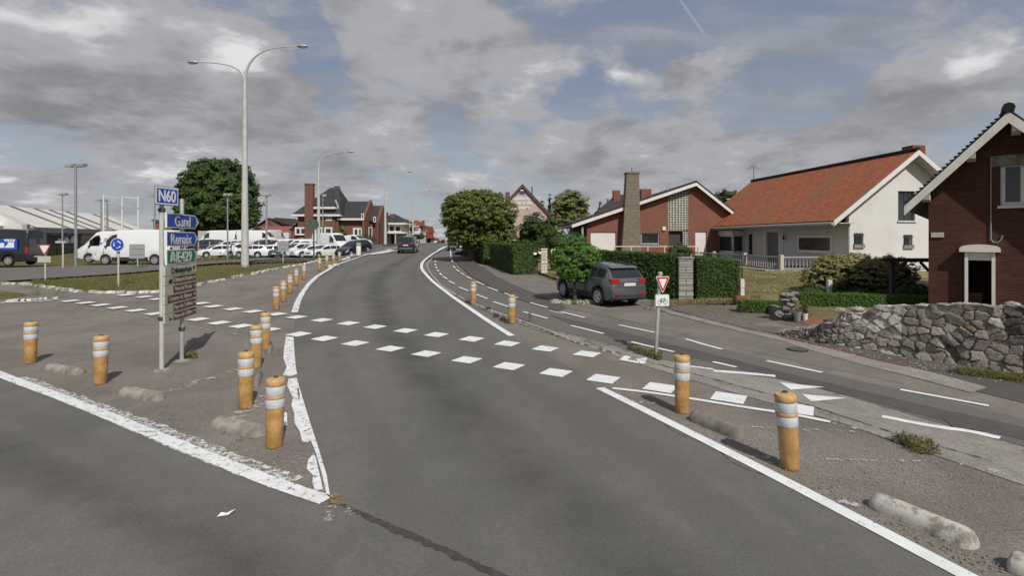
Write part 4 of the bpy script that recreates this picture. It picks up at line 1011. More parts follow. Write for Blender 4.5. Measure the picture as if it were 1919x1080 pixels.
# long front under the deep eave
def FX(px, py): return fr.hitx(px, py, fx)
win = (FX(1560, 474)[0], FX(1495, 441)[0], FX(1560, 475)[1], FX(1560, 441)[1]); dr = (FX(1459, 474)[0], FX(1437, 474)[0], .78, 2.9)
sw = (FX(1410, 474)[0], FX(1400, 474)[0], 1.2, 2.9)
wall(t, 'x', fx, .86, ln - .4, -.6, 3.3, 'white_render', [win, dr, sw], (), .25, 'front_wall')
window(t, 'x', fx, *win, fmat='white_pvc', fw=.14, dep=-.04, sill='white_paint')
window(t, 'x', fx, *sw, fmat='white_pvc', fw=.08, dep=.06)
pbox(t, 'door', 'door_grey', fx + .12, fx + .17, dr[0], dr[1], dr[2], dr[3])
b = MB(); b.box(fx - .04, fx + .02, dr[0] - .55, dr[0] - .02, .78, 3.0); b.box(fx - .04, fx + .02, dr[1] + .02, dr[1] + .3, .78, 3.0); b.box(fx - .06, fx + .02, dr[0] - .6, dr[1] + .35, 3.0, 3.2); b.build('door_frame', 'white_paint', t)
# bay with two big panes at the far left of the front
by0, by1 = FX(1395, 450)[0], FX(1327, 450)[0]
bay = pbox(t, 'bay', 'white_render', fx - .9, fx - .002, by0 + .0, by1, .75, 1.45)
pbox(bay, 'bay_head', 'white_paint', fx - .98, fx - .003, by0 - .06, by1 + .1, 2.75, 3.1)
for a0, a1 in ((by0, (by0+by1)/2 - .03), ((by0+by1)/2 + .03, by1)): window(t, 'x', fx - .9, a0, a1, 1.46, 2.74, fmat='white_pvc', fw=.09, dep=.0, glass='glass_house')
window(t, 'y', by0, fx - .9, fx - .05, 1.46, 2.74, fmat='white_pvc', fw=.08, dep=.0)
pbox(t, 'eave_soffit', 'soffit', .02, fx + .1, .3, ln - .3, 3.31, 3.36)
b = MB(); b.tube([(-.1, -.05, ez - .16), (-.1, ln, ez - .16)], .085, 8); b.build('gutter', 'galv', t, True)
pbox(t, 'fascia', 'sign_back', -.03, .03, .0, ln, ez - .30, ez - .17)
b = MB(); b.tube([(fx - .1, .5, 3.3), (fx - .1, .5, -.3)], .05, 8); b.build('downpipe', 'galv', t, True)
y_, z_ = FX(1474, 445); b = MB(); b.box(fx - .22, fx - .002, y_ - .04, y_ + .04, z_ + .12, z_ + .16); b.lathe([(.03, z_ + .1), (.11, z_ - .12), (.1, z_ - .14)], 8, cx=fx - .22, cy=y_); b.build('wall_lamp', 'dark_metal', t)
pbox(t, 'chimney', 'tile_far_orange', hw + .35, hw + 1.15, .7, 1.4, 6.4, 7.75)
b = MB(); ax_ = ln - .3; b.tube([(hw, ax_, rz), (hw, ax_, rz + .75)], .06, 6); b.tube([(hw, ax_, rz + .7), (hw, ax_, rz + 1.45)], .03, 6)
for q in (-.5, -.3, 0, .25, .5): b.bar((hw - .5, ax_ + q * .4 - .3, rz + 1.3 - abs(q) * .5), (hw + .5, ax_ + q * .4 + .3, rz + 1.3 - abs(q) * .5), .03, .03)
b.bar((hw - .6, ax_, rz + 1.0), (hw, ax_, rz + 1.35), .03, .03); b.bar((hw + .6, ax_, rz + 1.0), (hw, ax_, rz + 1.35), .03, .03); b.build('antenna', 'grey_metal', t)
pbox(t, 'back_wall', 'white_render', 2*hw - .7, 2*hw - .5, .86, ln - .4, -.6, 3.4); pbox(t, 'end_wall', 'white_render', fx + .26, 2*hw - .8, ln - .6, ln - .4, -.6, 4.2)
pbox(t, 'terrace', 'concrete', -3.0, fx - .003, 1.4, ln - .5, -.5, .74)

# ---- balustrade in front of it
a0 = fr.o + fr.u * -1.9 + fr.v * 1.6
t = thing('balustrade', 'low white balustrade with slim balusters round the terrace of the white house', 'balustrade', (a0.x, a0.y, .74), fr.a)
b = MB(); b.box(-.07, .07, 0, 11, .66, .74); b.box(-.06, .06, 0, 11, .02, .09); b.build('handrail', 'sign_back', t)
b = MB(); b.box(.1, 2.6, -.07, .07, .66, .74); b.box(.1, 2.6, -.06, .06, .02, .09); b.build('handrail', 'sign_back', t)
for i in range(50): b = MB(); b.lathe([(.025, .09), (.038, .25), (.02, .5), (.028, .66)], 6, cy=.22 * i + .15); b.build('baluster', 'sign_back', t)
for i in range(11): b = MB(); b.lathe([(.025, .09), (.038, .25), (.02, .5), (.028, .66)], 6, cx=.22 * i + .25); b.build('baluster', 'sign_back', t)
for xx, yy in ((0, 0), (0, 3.6), (0, 7.4), (0, 11), (2.7, 0)): pbox(t, 'pier', 'sign_cream', xx - .1, xx + .1, yy - .1, yy + .1, -.1, .84)

# ---- dark brick house on the right
fb = Frame((1740 - CX) / F * 14.4, 14.4, -R(42)); t = thing('brick_house', 'dark red brick house with a black tiled gable roof at the right edge', 'house', (fb.o.x, fb.o.y, 0), fb.a)
def RH(px, py, c=0.): return fb.hity(px, py, c)
oh = -.6; tip = RH(1697, 380, oh); ap = RH(1890, 203, oh); k = (ap[1] - tip[1]) / (ap[0] - tip[0]); hwid = ap[0] - tip[0]; rt = (ap[0] + hwid, tip[1])
def wy(x): return tip[1] + (x - tip[0]) * k
w0 = RH(1875, 307); w1 = RH(1962, 383); d0 = RH(1811, 486); d1_ = RH(1860, 575)
holes = [(w0[0], w1[0], w1[1], w0[1]), (d0[0], d1_[0], .3, d0[1])]
XR = rt[0] - .9
wall(t, 'y', 0, 0, XR, -.3, 7.5, 'brick_dark', holes, [((tip[0], tip[1] - .22), (-k, 1)), ((rt[0], rt[1] - .22), (k, 1))], .3, 'gable_wall')
wall(t, 'x', .0, .3, 10, -.3, 3.75, 'brick_dark', (), (), .25, 'side_wall'); wall(t, 'x', XR - .25, .3, 10, -.3, 3.75, 'brick_dark', (), (), .25, 'side_wall')
window(t, 'y', 0, *holes[0], fmat='fascia_cream', fw=.09, dep=.05, mv=(.5,), sill='fascia_cream')
b = MB(); 
for i in range(9): b.box(holes[0][0] + .12 + i * .14, holes[0][0] + .17 + i * .14, .16, .17, holes[0][2] + .12, holes[0][3] - .1)
b.build('curtain', 'sign_back', t)
roofslab(t, [(tip[0], 10.6, tip[1]), (tip[0], oh, tip[1]), (ap[0], oh, ap[1]), (ap[0], 10.6, ap[1])], .1, 'tile_black'); roofslab(t, [(rt[0], oh, rt[1]), (rt[0], 10.6, rt[1]), (ap[0], 10.6, ap[1]), (ap[0], oh, ap[1])], .1, 'tile_black')
b = MB(); b.tube([(ap[0], oh - .05, ap[1] + .02), (ap[0], 10.6, ap[1] + .02)], .13, 8); b.build('ridge_tiles', 'tile_black', t, True)
q = MB()
for i in range(26): 
    u_ = (i + .5) / 26; q.ell((tip[0] + hwid * u_, oh + .02, tip[1] + (ap[1] - tip[1]) * u_ - .012), (.07, .035, .028), 8, 5)
q.build('verge_tiles', 'tile_black', t, True)
for s_, xx in ((1, tip[0]), (-1, rt[0])):
    b = MB(); b.prism([(xx - s_*.03, tip[1] - .36), (xx - s_*.03, tip[1] - .1), (ap[0], ap[1] - .08), (ap[0], ap[1] - .36)], 'y', oh - .03, oh + .02); b.build('barge_board', 'fascia_cream', t)
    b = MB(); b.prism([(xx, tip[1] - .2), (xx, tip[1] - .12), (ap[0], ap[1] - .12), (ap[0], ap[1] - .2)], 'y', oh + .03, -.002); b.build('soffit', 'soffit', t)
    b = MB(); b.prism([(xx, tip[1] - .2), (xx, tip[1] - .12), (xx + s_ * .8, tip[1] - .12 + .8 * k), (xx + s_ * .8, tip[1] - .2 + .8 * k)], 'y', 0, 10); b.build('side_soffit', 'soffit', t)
for px in (1735, 1820, 1905):
    x_ = RH(px, 300, -.35)[0]; zt_ = min(wy(x_), ap[1] - (x_ - ap[0]) * k if x_ > ap[0] else 99) - .42
    b = MB(); b.prism([(oh + .08, zt_ + .02), (0, zt_ - .02), (0, zt_ + .2), (oh + .05, zt_ + .2)], 'x', x_ - .09, x_ + .09); b.build('purlin_end', 'fascia_cream', t)
l0 = RH(1858, 293); l1 = RH(1975, 305); pbox(t, 'lintel', 'concrete_dark', l0[0], l1[0], -.03, -.003, l1[1], l0[1])
# porch surround
a_, b1 = RH(1806, 463), RH(1866, 480); xm = (a_[0] + b1[0]) / 2
ar = MB(); aw = (b1[0] - a_[0]) / 2 + .09; arch = [(xm - aw, a_[1] - .13)] + [(xm - aw * math.cos(q * math.pi / 12), a_[1] - .06 + .13 * math.sin(q * math.pi / 12) ** .7) for q in range(13)] + [(xm + aw, a_[1] - .13)]
ar.prism(arch, 'y', -.22, -.003); sr = ar.build('porch_surround', 'white_paint', t)
b = MB(); b.box(a_[0] + .05, b1[0] - .05, -.12, -.004, d0[1] - .02, a_[1] - .135); b.build('transom', 'white_paint', sr)
for xx in (a_[0] + .02, b1[0] - .08): pbox(sr, 'jamb', 'white_paint', xx, xx + .07, -.16, -.004, .3, a_[1] - .14)
pbox(t, 'porch_recess', 'brick_dark', d0[0] - .1, d1_[0] + .1, 1.3, 1.4, .2, 2.4)
pbox(t, 'board', 'brown_panel', d0[0] + .03, d1_[0] - .2, .5, .55, .3, 1.0)
pl_ = RH(1745, 436), RH(1769, 445); pbox(t, 'name_plate', 'sign_cream', pl_[0][0], pl_[1][0], -.04, -.003, pl_[1][1], pl_[0][1])
c0 = RH(1857, 290)[0]; b = MB(); zz0 = RH(1857, 295)[1]; zz1 = RH(1857, 448)[1]
b.tube([(c0, -.03, zz0), (c0, -.03, zz1), (c0 + .04, -.03, zz1 - .08), (c0 + .14, -.03, zz1 - .09), (c0 + .21, -.03, zz1 + .02), (c0 + .22, -.03, zz1 + .1)], .012, 6); b.build('cable', 'sign_back', t)
pbox(t, 'back_wall', 'brick_dark', .3, XR - .3, 9.7, 10, -.3, 3.75)

# ---- dark timber pergola beside it
o_ = Q(1672, 540, 17.2); t = thing('pergola', 'low dark timber pergola beam and post between the white house and the brick house', 'pergola', (o_.x, 17.2, 0))
zt_ = CH - (484 - HY) / F * 17.2; pbox(t, 'beam', 'wood_dark', -.35, 1.35, -.05, .06, zt_ - .13, zt_)
pbox(t, 'post', 'wood_dark', -.06, .06, -.06, .06, .2, zt_ - .135); pbox(t, 'post', 'wood_dark', 1.3, 1.42, -.06, .06, .2, zt_ - .135)
b = MB(); b.bar((.06, 0, zt_ - .55), (.45, 0, zt_ - .14), .07, .07); b.build('brace', 'wood_dark', t); b = MB(); b.bar((1.25, 0, zt_ - .45), (.95, 0, zt_ - .14), .07, .07); b.build('brace', 'wood_dark', t)

# ---- long red brick house with the tapered stone chimney
D = 40.; kk = D / F; t = thing('brick_house', 'low red brick house with tall tapered stone chimney and white verge boards', 'house', (0, D, 0))
def S(px, py, c=0.): k_ = (D + c) / F; return (px - CX) * k_, CH - (py - HY) * k_
el = S(1072, 417, -.5); pk = S(1305, 338, -.5); er = (pk[0] + (pk[0] - S(1358, 380, -.5)[0]) * -1.9, pk[1] - (pk[1] - S(1358, 380, -.5)[1]) * 1.9)
kl = (pk[1] - el[1]) / (pk[0] - el[0]); kr = (pk[1] - er[1]) / (er[0] - pk[0])
wl = S(1100, 470)[0]; wr = er[0] - .5
def hole(a, b, c, d): p0 = S(a, c); p1 = S(b, d); return (p0[0], p1[0], p1[1], p0[1])
hs = [hole(1107, 1154, 435, 480), hole(1201, 1236, 437, 458), hole(1253, 1279, 433, 480), hole(1303, 1324, 434, 480), hole(1252, 1290, 356, 432), hole(1280.5, 1290, 432, 462)]
wall(t, 'y', 0, wl, wr, .3, 9, 'brick_red', hs, [((el[0], el[1] - .2), (-kl, 1)), ((er[0], er[1] - .2), (kr, 1))], .3, 'gable_wall')
pbox(t, 'garage_door', 'white_paint', hs[0][0], hs[0][1], .08, .12, .3, hs[0][3]); pbox(t, 'garage_door', 'white_paint', hs[3][0], hs[3][1], .08, .12, .3, hs[3][3])
window(t, 'y', 0, *hs[1], fmat='sign_back', fw=.09, dep=.08, sill='concrete'); pbox(t, 'door', 'wood_dark', hs[2][0], hs[2][1], .25, .3, .3, hs[2][3])
sb = MB(); h = hs[4]
sb.box(h[0], h[1], .2, .25, h[2], h[3])
so_ = sb.build('block_screen_backing', 'wood_dark', t)
nC, nR = 7, 17; sb = MB()
for i in range(nC + 1): x_ = h[0] + (h[1] - h[0]) * i / nC; sb.box(x_ - .055, x_ + .055, .02, .18, h[2], h[3] + .2)
for j in range(nR + 1): z_ = h[2] + (h[3] - h[2]) * j / nR; sb.box(h[0], h[1], .025, .18, z_ - .045, z_ + .045)
bm = sb; o2 = sb.build('block_screen', 'screen_block', t)
h = hs[5]; sb = MB(); 
for i in range(3): x_ = h[0] + (h[1] - h[0]) * i / 2; sb.box(x_ - .05, x_ + .05, .02, .18, h[2], h[3] - .06)
for j in range(8): z_ = h[2] + (h[3] - h[2]) * j / 7; sb.box(h[0], h[1], .025, .18, z_ - .045, z_ + .03)
sb.build('block_screen', 'screen_block', t); pbox(t, 'block_screen_backing', 'wood_dark', h[0], h[1], .2, .25, h[2], h[3] - .05)
p0, p1 = S(1241, 425), S(1247, 432); pbox(t, 'wall_lamp', 'white_paint', p0[0], p1[0], -.12, -.003, p1[1], p0[1])
roofslab(t, [(el[0], 12, el[1]), (el[0], -.5, el[1]), (pk[0], -.5, pk[1]), (pk[0], 12, pk[1])], .14, 'tile_dark'); roofslab(t, [(er[0], -.5, er[1]), (er[0], 12, er[1]), (pk[0], 12, pk[1]), (pk[0], -.5, pk[1])], .14, 'tile_dark')
for (xa, za), (xb, zb) in ((el, pk), (er, pk)):
    b = MB(); b.prism([(xa, za - .42), (xa, za - .17), (xb, zb - .17), (xb, zb - .42)], 'y', -.52, -.46); b.build('verge_board', 'white_paint', t)
b = MB(); b.box(el[0] - .08, el[0] + .06, -.4, 12, el[1] - .35, el[1] - .14); b.build('gutter', 'grey_metal', t)
wall(t, 'x', wl, .3, 11.8, .3, el[1] + .2, 'brick_red', (), (), .25, 'side_wall'); pbox(t, 'porch_post', 'sign_back', wl - .45, wl - .3, -.2, -.05, .3, el[1] - .3)
wall(t, 'x', wr - .25, .3, 11.8, .3, er[1] + .1, 'brick_red', (), (), .25, 'side_wall')
c0, c1, c2, c3 = S(1164, 475, -.8), S(1202, 475, -.8), S(1175, 325, -.8), S(1197.5, 325, -.8)
b = MB(); b.add([(c0[0], -.8, .3), (c1[0], -.8, .3), (c1[0], -.003, .3), (c0[0], -.003, .3), (c2[0], -.8, c2[1]), (c3[0], -.8, c3[1]), (c3[0], -.003, c3[1]), (c2[0], -.003, c2[1])], [(0,3,2,1),(4,5,6,7),(0,1,5,4),(1,2,6,5),(2,3,7,6),(3,0,4,7)])
ch = b.build('chimney', 'stone_chimney', t); pbox(ch, 'chimney_cap', 'concrete_dark', c2[0] - .06, c3[0] + .06, -.86, .05, c2[1], c2[1] + .12)
b = MB(); b.tube([((c2[0]+c3[0])/2, -.4, c2[1]), ((c2[0]+c3[0])/2, -.4, c2[1] + .5)], .03, 6); b.build('lightning_rod', 'dark_metal', ch)
r0, r1 = S(1140, 372, 13), S(1228, 357, 13); roofslab(t, [(r0[0] - 1.5, 12.2, 5.2), (r1[0], 12.2, 5.2), (r1[0], 15.2, r1[1]), (r0[0] + 1.2, 15.2, r1[1] - .3)], .15, 'tile_dark', 'rear_roof'); pbox(t, 'rear_wall', 'brick_red', r0[0] - 1, r1[0] - .2, 12.5, 16, .3, 5.3)
p0 = S(1150, 362, 14); pbox(t, 'rear_chimney', 'brick_red', p0[0], p0[0] + .7, 14, 14.7, 5, p0[1] + .3); p0 = S(1202, 354, 6); pbox(t, 'flue', 'brick_red', p0[0], p0[0] + .9, 6, 6.8, 4.5, p0[1])
# thin rail in front of it
p0, p1 = Q(1120, 462, 36), Q(1308, 462, 36); t = thing('rail_fence', 'thin white rail running before the red brick house above the hedge', 'fence', (p0.x, 36, 0))
b = MB(); b.bar((0, 0, p0.z), (p1.x - p0.x, 0, p1.z), .05, .05); b.build('rail', 'white_paint', t)
for i in range(7): xx = (p1.x - p0.x) * i / 6; pbox(t, 'post', 'sign_cream', xx - .04, xx + .04, -.04, .04, H(p0.x + xx, 36) - .1, p0.z - .03)

# ---- gable house with white lettering
D = 60.; t = thing('gable_house', 'tall pale brick gable with three lines of white lettering behind the clipped tree', 'house', (0, D, 0))
ap = S(979, 345); rr = S(1030, 399); ll = (2 * ap[0] - rr[0], rr[1]); k = (ap[1] - rr[1]) / (rr[0] - ap[0])
wall(t, 'y', 0, ll[0] + .4, rr[0] - .3, .5, 12, 'brick_pink', (), [((rr[0], rr[1] - .1), (k, 1)), ((ll[0], ll[1] - .1), (-k, 1))], .3, 'gable_wall')
roofslab(t, [(ll[0], 10, ll[1]), (ll[0], -.25, ll[1]), (ap[0], -.25, ap[1]), (ap[0], 10, ap[1])], .2, 'tile_dark'); roofslab(t, [(rr[0], -.25, rr[1]), (rr[0], 10, rr[1]), (ap[0], 10, ap[1]), (ap[0], -.25, ap[1])], .2, 'tile_dark')
for a_, b_2 in ((ll, ap), (rr, ap)): b = MB(); b.prism([(a_[0], a_[1] - .35), (a_[0], a_[1] - .16), (b_2[0], b_2[1] - .16), (b_2[0], b_2[1] - .35)], 'y', -.28, -.24); b.build('verge', 'brick_mansion', t)
wall(t, 'x', ll[0] + .4, .3, 9.8, .5, ll[1] + .2, 'brick_pink', (), (), .3, 'side_wall'); wall(t, 'x', rr[0] - .6, .3, 9.8, .5, rr[1] + .2, 'brick_pink', (), (), .3, 'side_wall')
h = hole(974, 982.5, 353, 363); window(t, 'y', -.1, *h, fmat='dark_metal', fw=.08, dep=0, glass='sign_blue', mh=(.55,)); pbox(t, 'emblem', 'sign_white', h[0] + .08, h[1] - .08, -.13, -.104, (h[2]+h[3])/2, (h[2]+h[3])/2 + .14)
for txt, xa, xb, yb, yt in (('roblocks', 961, 994, 375, 367), ("à l'art du", 957, 997, 383, 376), ('peintures', 964, 993, 392, 385)):
    a_ = S(xa, yb); b_2 = S(xb, yt); textmesh('lettering', txt, (b_2[1] - a_[1]) * 1.3, 'sign_white', t, Matrix.Translation((a_[0], -.02, a_[1])) @ Matrix.Rotation(R(90), 4, 'X'), .02, b_2[0] - a_[0], .02)
p0 = S(950, 360, 3); pbox(t, 'chimney', 'brick_mansion', p0[0] - .2, p0[0] + .35, 3, 3.6, 4, p0[1]); p0 = S(997, 350, 2); b = MB(); b.tube([(p0[0], 2, 5), (p0[0], 2, p0[1])], .07, 8); b.build('flue', 'dark_metal', t)
p0, p1 = S(976, 434, -1.5), S(983, 446, -1.5); b = MB(); b.prism([(-1.6, p0[1]), (-1.4, p0[1]), (-.9, p1[1]), (-1.7, p1[1])], 'x', p0[0], p1[0]); b.build('awning', 'red_cloth', t)

# ---- brick house with steep black roof (far left of the road)
D = 90.; t = thing('villa', 'large brick villa with steep black hipped roof and a tall front chimney', 'house', (0, D, 0))
def hip(par, x0, x1, y0, y1, ze, r0, r1, zr, mat, ov=.6, yr=None, name='roof'):
    ym = yr if yr is not None else (y0 + y1) / 2; x0 -= ov; x1 += ov; y0 -= ov; y1 += ov
    b = MB(); b.add([(x0,y0,ze),(x1,y0,ze),(x1,y1,ze),(x0,y1,ze),(r0,ym,zr),(r1,ym,zr)], [(0,1,5,4),(1,2,5),(2,3,4,5),(3,0,4),(3,2,1,0)])
    return b.build(name, mat, par)
a, b2, c_, d_ = S(558, 459), S(634, 459), S(605, 348), S(616, 348); e1 = S(560, 402)[1]
pbox(t, 'wall', 'brick_mansion', a[0], b2[0], 0, 9, 0, e1)
hip(t, a[0], b2[0], 0, 9, e1 + .02, c_[0], d_[0] + .6, c_[1], 'slate', .7, 3.6)
pbox(t, 'eave', 'white_paint', a[0] - .8, b2[0] + .6, -.82, 9.6, e1 - .35, e1 + .0)
hd = hole(586, 631, 392, 405); pbox(t, 'dormer_wall', 'brick_mansion', hd[0] + .2, hd[1] - .2, -.25, 2, e1 - 3, hd[3]); pbox(t, 'dormer_eave', 'white_paint', hd[0], hd[1], -.9, 2.2, hd[3], hd[3] + .35)
b = MB(); b.add([(hd[0], -.8, hd[3]+.36), (hd[1], -.8, hd[3]+.36), (hd[1], 3.4, hd[3]+.36), (hd[0], 3.4, hd[3]+.36), ((hd[0]+hd[1])/2 - .5, 3.3, c_[1] - .4), ((hd[0]+hd[1])/2 + .2, 3.3, c_[1] - .4)], [(0,1,5,4),(1,2,5),(2,3,4,5),(3,0,4)]); b.build('front_roof', 'slate', t)
hc = hole(575.5, 591, 347, 459); cc = pbox(t, 'chimney', 'brick_mansion', hc[0], hc[1], -1.1, -.26, 0, hc[3]); pbox(cc, 'chimney_cap', 'brick_red', hc[0] - .12, hc[1] + .12, -1.2, -.1, hc[3], hc[3] + .2)
hc = hole(613, 622, 345, 372); pbox(t, 'chimney', 'brick_mansion', hc[0], hc[1], 3.4, 4.2, hc[2], hc[3])
hw_ = hole(612, 623, 401, 414); window(t, 'y', -.3, *hw_, fmat='white_paint', fw=.18, dep=-.02, mv=(.5,))
for a_, b_, c2, mv in ((554, 580, 426, (.4,)), (591, 606, 426, ()), (609, 624, 426, ())):
    hh = hole(a_, b_, c2, 441); window(t, 'y', -.3, *hh, fmat='white_paint', fw=.28, dep=-.02, mv=mv)
w0, w1 = S(634, 459), S(678.5, 459); ez_ = S(0, 408)[1]; rz_ = S(0, 374)[1]
pbox(t, 'wing_wall', 'brick_mansion', w0[0] + .01, w1[0], .8, 8.4, 0, ez_)
roofslab(t, [(S(618, 0)[0], .2, ez_), (w1[0], .2, ez_), (w1[0], 4.6, rz_), (S(627, 0)[0], 4.6, rz_)], .2, 'slate', 'wing_roof'); roofslab(t, [(w1[0], 9, ez_), (S(618, 0)[0], 9, ez_), (S(627, 0)[0], 4.6, rz_), (w1[0], 4.6, rz_)], .2, 'slate', 'wing_roof')
pbox(t, 'wing_eave', 'white_paint', S(632, 0)[0], w1[0] + .3, -.05, .3, ez_ - .45, ez_ - .1)
b = MB(); b.bar((S(625, 374)[0], .9, rz_), (S(640, 405)[0], -.2, ez_ + .3), .3, .2); b.build('valley_flashing', 'sign_back', t)
b = MB(); b.prism([(.1, 0), (9, 0), (9, ez_), (4.6, rz_ + .3), (.1, ez_)], 'x', w1[0] + .003, w1[0] + .4); b.build('wing_gable', 'brick_mansion', t)
hh = hole(659, 677, 427, 446); window(t, 'y', .8, *hh, fmat='white_paint', fw=.3, dep=-.06, mv=(.55,))
w2_ = S(696, 459)[0]; pbox(t, 'rear_wing_wall', 'brick_mansion', w1[0] + .41, w2_, 3.5, 10, 0, ez_ - .4)
roofslab(t, [(w1[0] + .3, 3, ez_ - .5), (w2_ + .1, 3, ez_ - .5), (w2_ + .1, 6.5, S(0, 381)[1]), (w1[0] + .3, 6.5, S(0, 381)[1])], .2, 'slate', 'rear_wing_roof')
b = MB(); b.prism([(2.9, 0), (10, 0), (10, ez_ - .5), (6.5, S(0, 380)[1]), (2.9, ez_ - .5)], 'x', w2_ + .1, w2_ + .5); b.build('rear_gable', 'brick_mansion', t)
for q in ((677, 682, 400, 412), (692, 697, 405, 416), (683, 690, 425, 450)): hh = hole(*q); window(t, 'y', 2.6 if q[0] > 680 else .0, *hh, fmat='white_paint', fw=.12, dep=0)
hh = hole(540, 557, 432, 459); pbox(t, 'shed', 'brick_mansion', hh[0], hh[1] - .01, 1, 6, 0, hh[3]); b = MB(); b.prism([(hh[0] - .3, hh[3]), (hh[1], S(0, 413)[1]), (hh[1], hh[3] + .1)], 'y', .9, 6); b.build('shed_roof', 'tile_dark', t)

# ---- low sheds and roofs behind the lot
D = 104.
t = thing('low_building', 'long low red walled shed behind the white vans', 'building', (0, D, 0)); h = hole(467, 541, 425, 462); pbox(t, 'wall', 'brick_red', h[0], h[1], 0, 6, 0, h[3] - 1.2); roofslab(t, [(h[0] - .3, -.3, h[3] - 1.2), (h[1] + .3, -.3, h[3] - 1.2), (h[1] + .3, 4, h[3] + .2), (h[0] - .3, 4, h[3] + .2)], .15, 'brick_red'); 
for i, (xa, xm, xb, yt, lb) in enumerate(((482, 503, 528, 409, 'grey roofed low house left of the brick villa, nearer the big round tree'), (500, 517, 556, 408, 'brick gabled low house touching the left side of the villa'))):
    D = 112. + i * 5; t = thing('low_house', lb, 'house', (0, D, 0)); a_, m2, b_2 = S(xa, 430), S(xm, yt), S(xb, 430); ez_ = S(0, 424)[1]
    b = MB(); b.prism([(a_[0], 0), (m2[0] + (b_2[0] - m2[0]) * .4, 0), (m2[0] + (b_2[0] - m2[0]) * .4, ez_), (m2[0], m2[1] - .3), (a_[0], ez_)], 'y', 0, 5); b.build('wall', 'brick_mansion', t)
    roofslab(t, [(m2[0], -.3, m2[1]), (b_2[0], 7, ez_), (b_2[0], 8, ez_ + .1), (m2[0] + 1.5, 7, m2[1])], .15, 'tile_dark'); roofslab(t, [(a_[0] - .3, -.4, ez_), (a_[0] - .3, 6, ez_), (m2[0], 6, m2[1]), (m2[0], -.4, m2[1])], .15, 'tile_dark')
D = 96.; t = thing('brick_block', 'plain brick building with dark flat top seen left of the N60 sign', 'building', (0, D, 0)); h = hole(287, 322, 414, 460); pbox(t, 'wall', 'brick_red', h[0], h[1], 0, 8, 0, h[3]); 
b = MB(); b.add([(h[0] - .2, -.2, h[3]), (h[1] + 3, -.2, h[3] - 1.8), (h[1] + 3, 8, h[3] - 1.8), (h[0] - .2, 8, h[3]), (h[0] - .2, -.2, h[3] + .25), (h[1] + 3, -.2, h[3] - .2), (h[1] + 3, 8, h[3] - .2), (h[0] - .2, 8, h[3] + .25)], [(0,3,2,1),(4,5,6,7),(0,1,5,4),(1,2,6,5),(2,3,7,6),(3,0,4,7)]); b.build('roof', 'dark_metal', t)

# ---- house with white canopies, then the orange roofed ones
D = 102.; t = thing('house_with_canopy', 'dark roofed house with white eaves and a flat white canopy beyond the villa', 'house', (0, D, 0))
a, b2 = S(719, 460), S(752, 460); ez_ = S(0, 421)[1]; pbox(t, 'wall', 'white_render', a[0], b2[0], 0, 8, 0, ez_)
hip(t, a[0], b2[0], 0, 8, ez_ + .35, S(723, 0)[0], S(733, 0)[0], S(0, 400)[1], 'slate', 1.0); pbox(t, 'eave', 'white_paint', a[0] - 1.1, b2[0] + 1.1, -1.1, 9, ez_, ez_ + .33)
for q in ((716.5, 721, 397, 421), (728, 735, 400, 412)): h = hole(*q); pbox(t, 'chimney', 'brick_mansion', h[0], h[1], 1.8, 3, h[2] - 1, h[3])
for q in ((721, 725, 424, 433), (731, 738, 424, 433), (742, 750, 425, 433)): h = hole(*q); window(t, 'y', 0, *h, fmat='dark_metal', fw=.1, dep=-.05, th=.03)
h = hole(722, 764, 435, 438); pbox(t, 'canopy', 'white_paint', h[0], h[1], -2.5, -.003, h[2], h[3]); h = hole(733, 740, 439, 456); pbox(t, 'garage_door', 'garage_green', h[0], h[1], -.06, -.003, 0, h[3])
for q in (727, 745): h = hole(q, q + 2, 438, 456); pbox(t, 'canopy_post', 'sign_cream', h[0], h[1], -2.4, -2.2, 0, h[3])
pbox(t, 'garage_wall', 'sign_cream', b2[0] + .01, S(764, 0)[0], -.5, 4, 0, S(0, 438)[1]); a = S(700, 0)[0]; pbox(t, 'side_wing', 'brick_mansion', a, S(719, 0)[0] - .01, 1, 7, 0, S(0, 428)[1]); roofslab(t, [(a - .4, .5, S(0, 429)[1]), (S(719, 0)[0], .5, S(0, 429)[1]), (S(719, 0)[0], 5, S(0, 408)[1]), (a + 1.5, 5, S(0, 410)[1])], .15, 'slate')
D = 122.; t = thing('orange_roof_house', 'farther house with bright orange hipped roof and two dark chimneys', 'house', (0, D, 0))
a, b2 = S(752, 460), S(788, 460); ez_ = S(0, 424)[1]; pbox(t, 'wall', 'white_render', a[0], b2[0], 0, 8, 0, ez_); hip(t, a[0], b2[0], 0, 8, ez_ + .02, S(768, 0)[0], S(778, 0)[0], S(0, 412)[1], 'tile_far_orange', .5)
for q in ((759, 763, 411, 425), (788.5, 793, 413, 428)): h = hole(*q); pbox(t, 'chimney', 'brick_mansion', h[0], h[1], 1, 2, h[2] - .4, h[3])
for q in ((757, 764, 428, 433), (768, 778, 427, 434)): h = hole(*q); window(t, 'y', 0, *h, fmat='sign_back', fw=.1, dep=-.05)
h = hole(752, 786, 424, 425.5); pbox(t, 'eave', 'white_paint', h[0], h[1], -.8, -.6, h[2], h[3])
D = 132.; t = thing('orange_roof_house', 'rightmost orange roofed brick house, stepped lower towards the road', 'house', (0, D, 0))
a, b2 = S(784, 460), S(803, 460); ez_ = S(0, 436)[1]; pbox(t, 'wall', 'brick_red', a[0], b2[0], 0, 8, 0, ez_); b = MB(); b.prism([(a[0] - .3, ez_), (S(786, 0)[0], S(0, 424)[1]), (S(802, 0)[0], S(0, 424)[1]), (b2[0] + .4, ez_)], 'y', -.3, 8.3); b.build('roof', 'tile_far_orange', t)
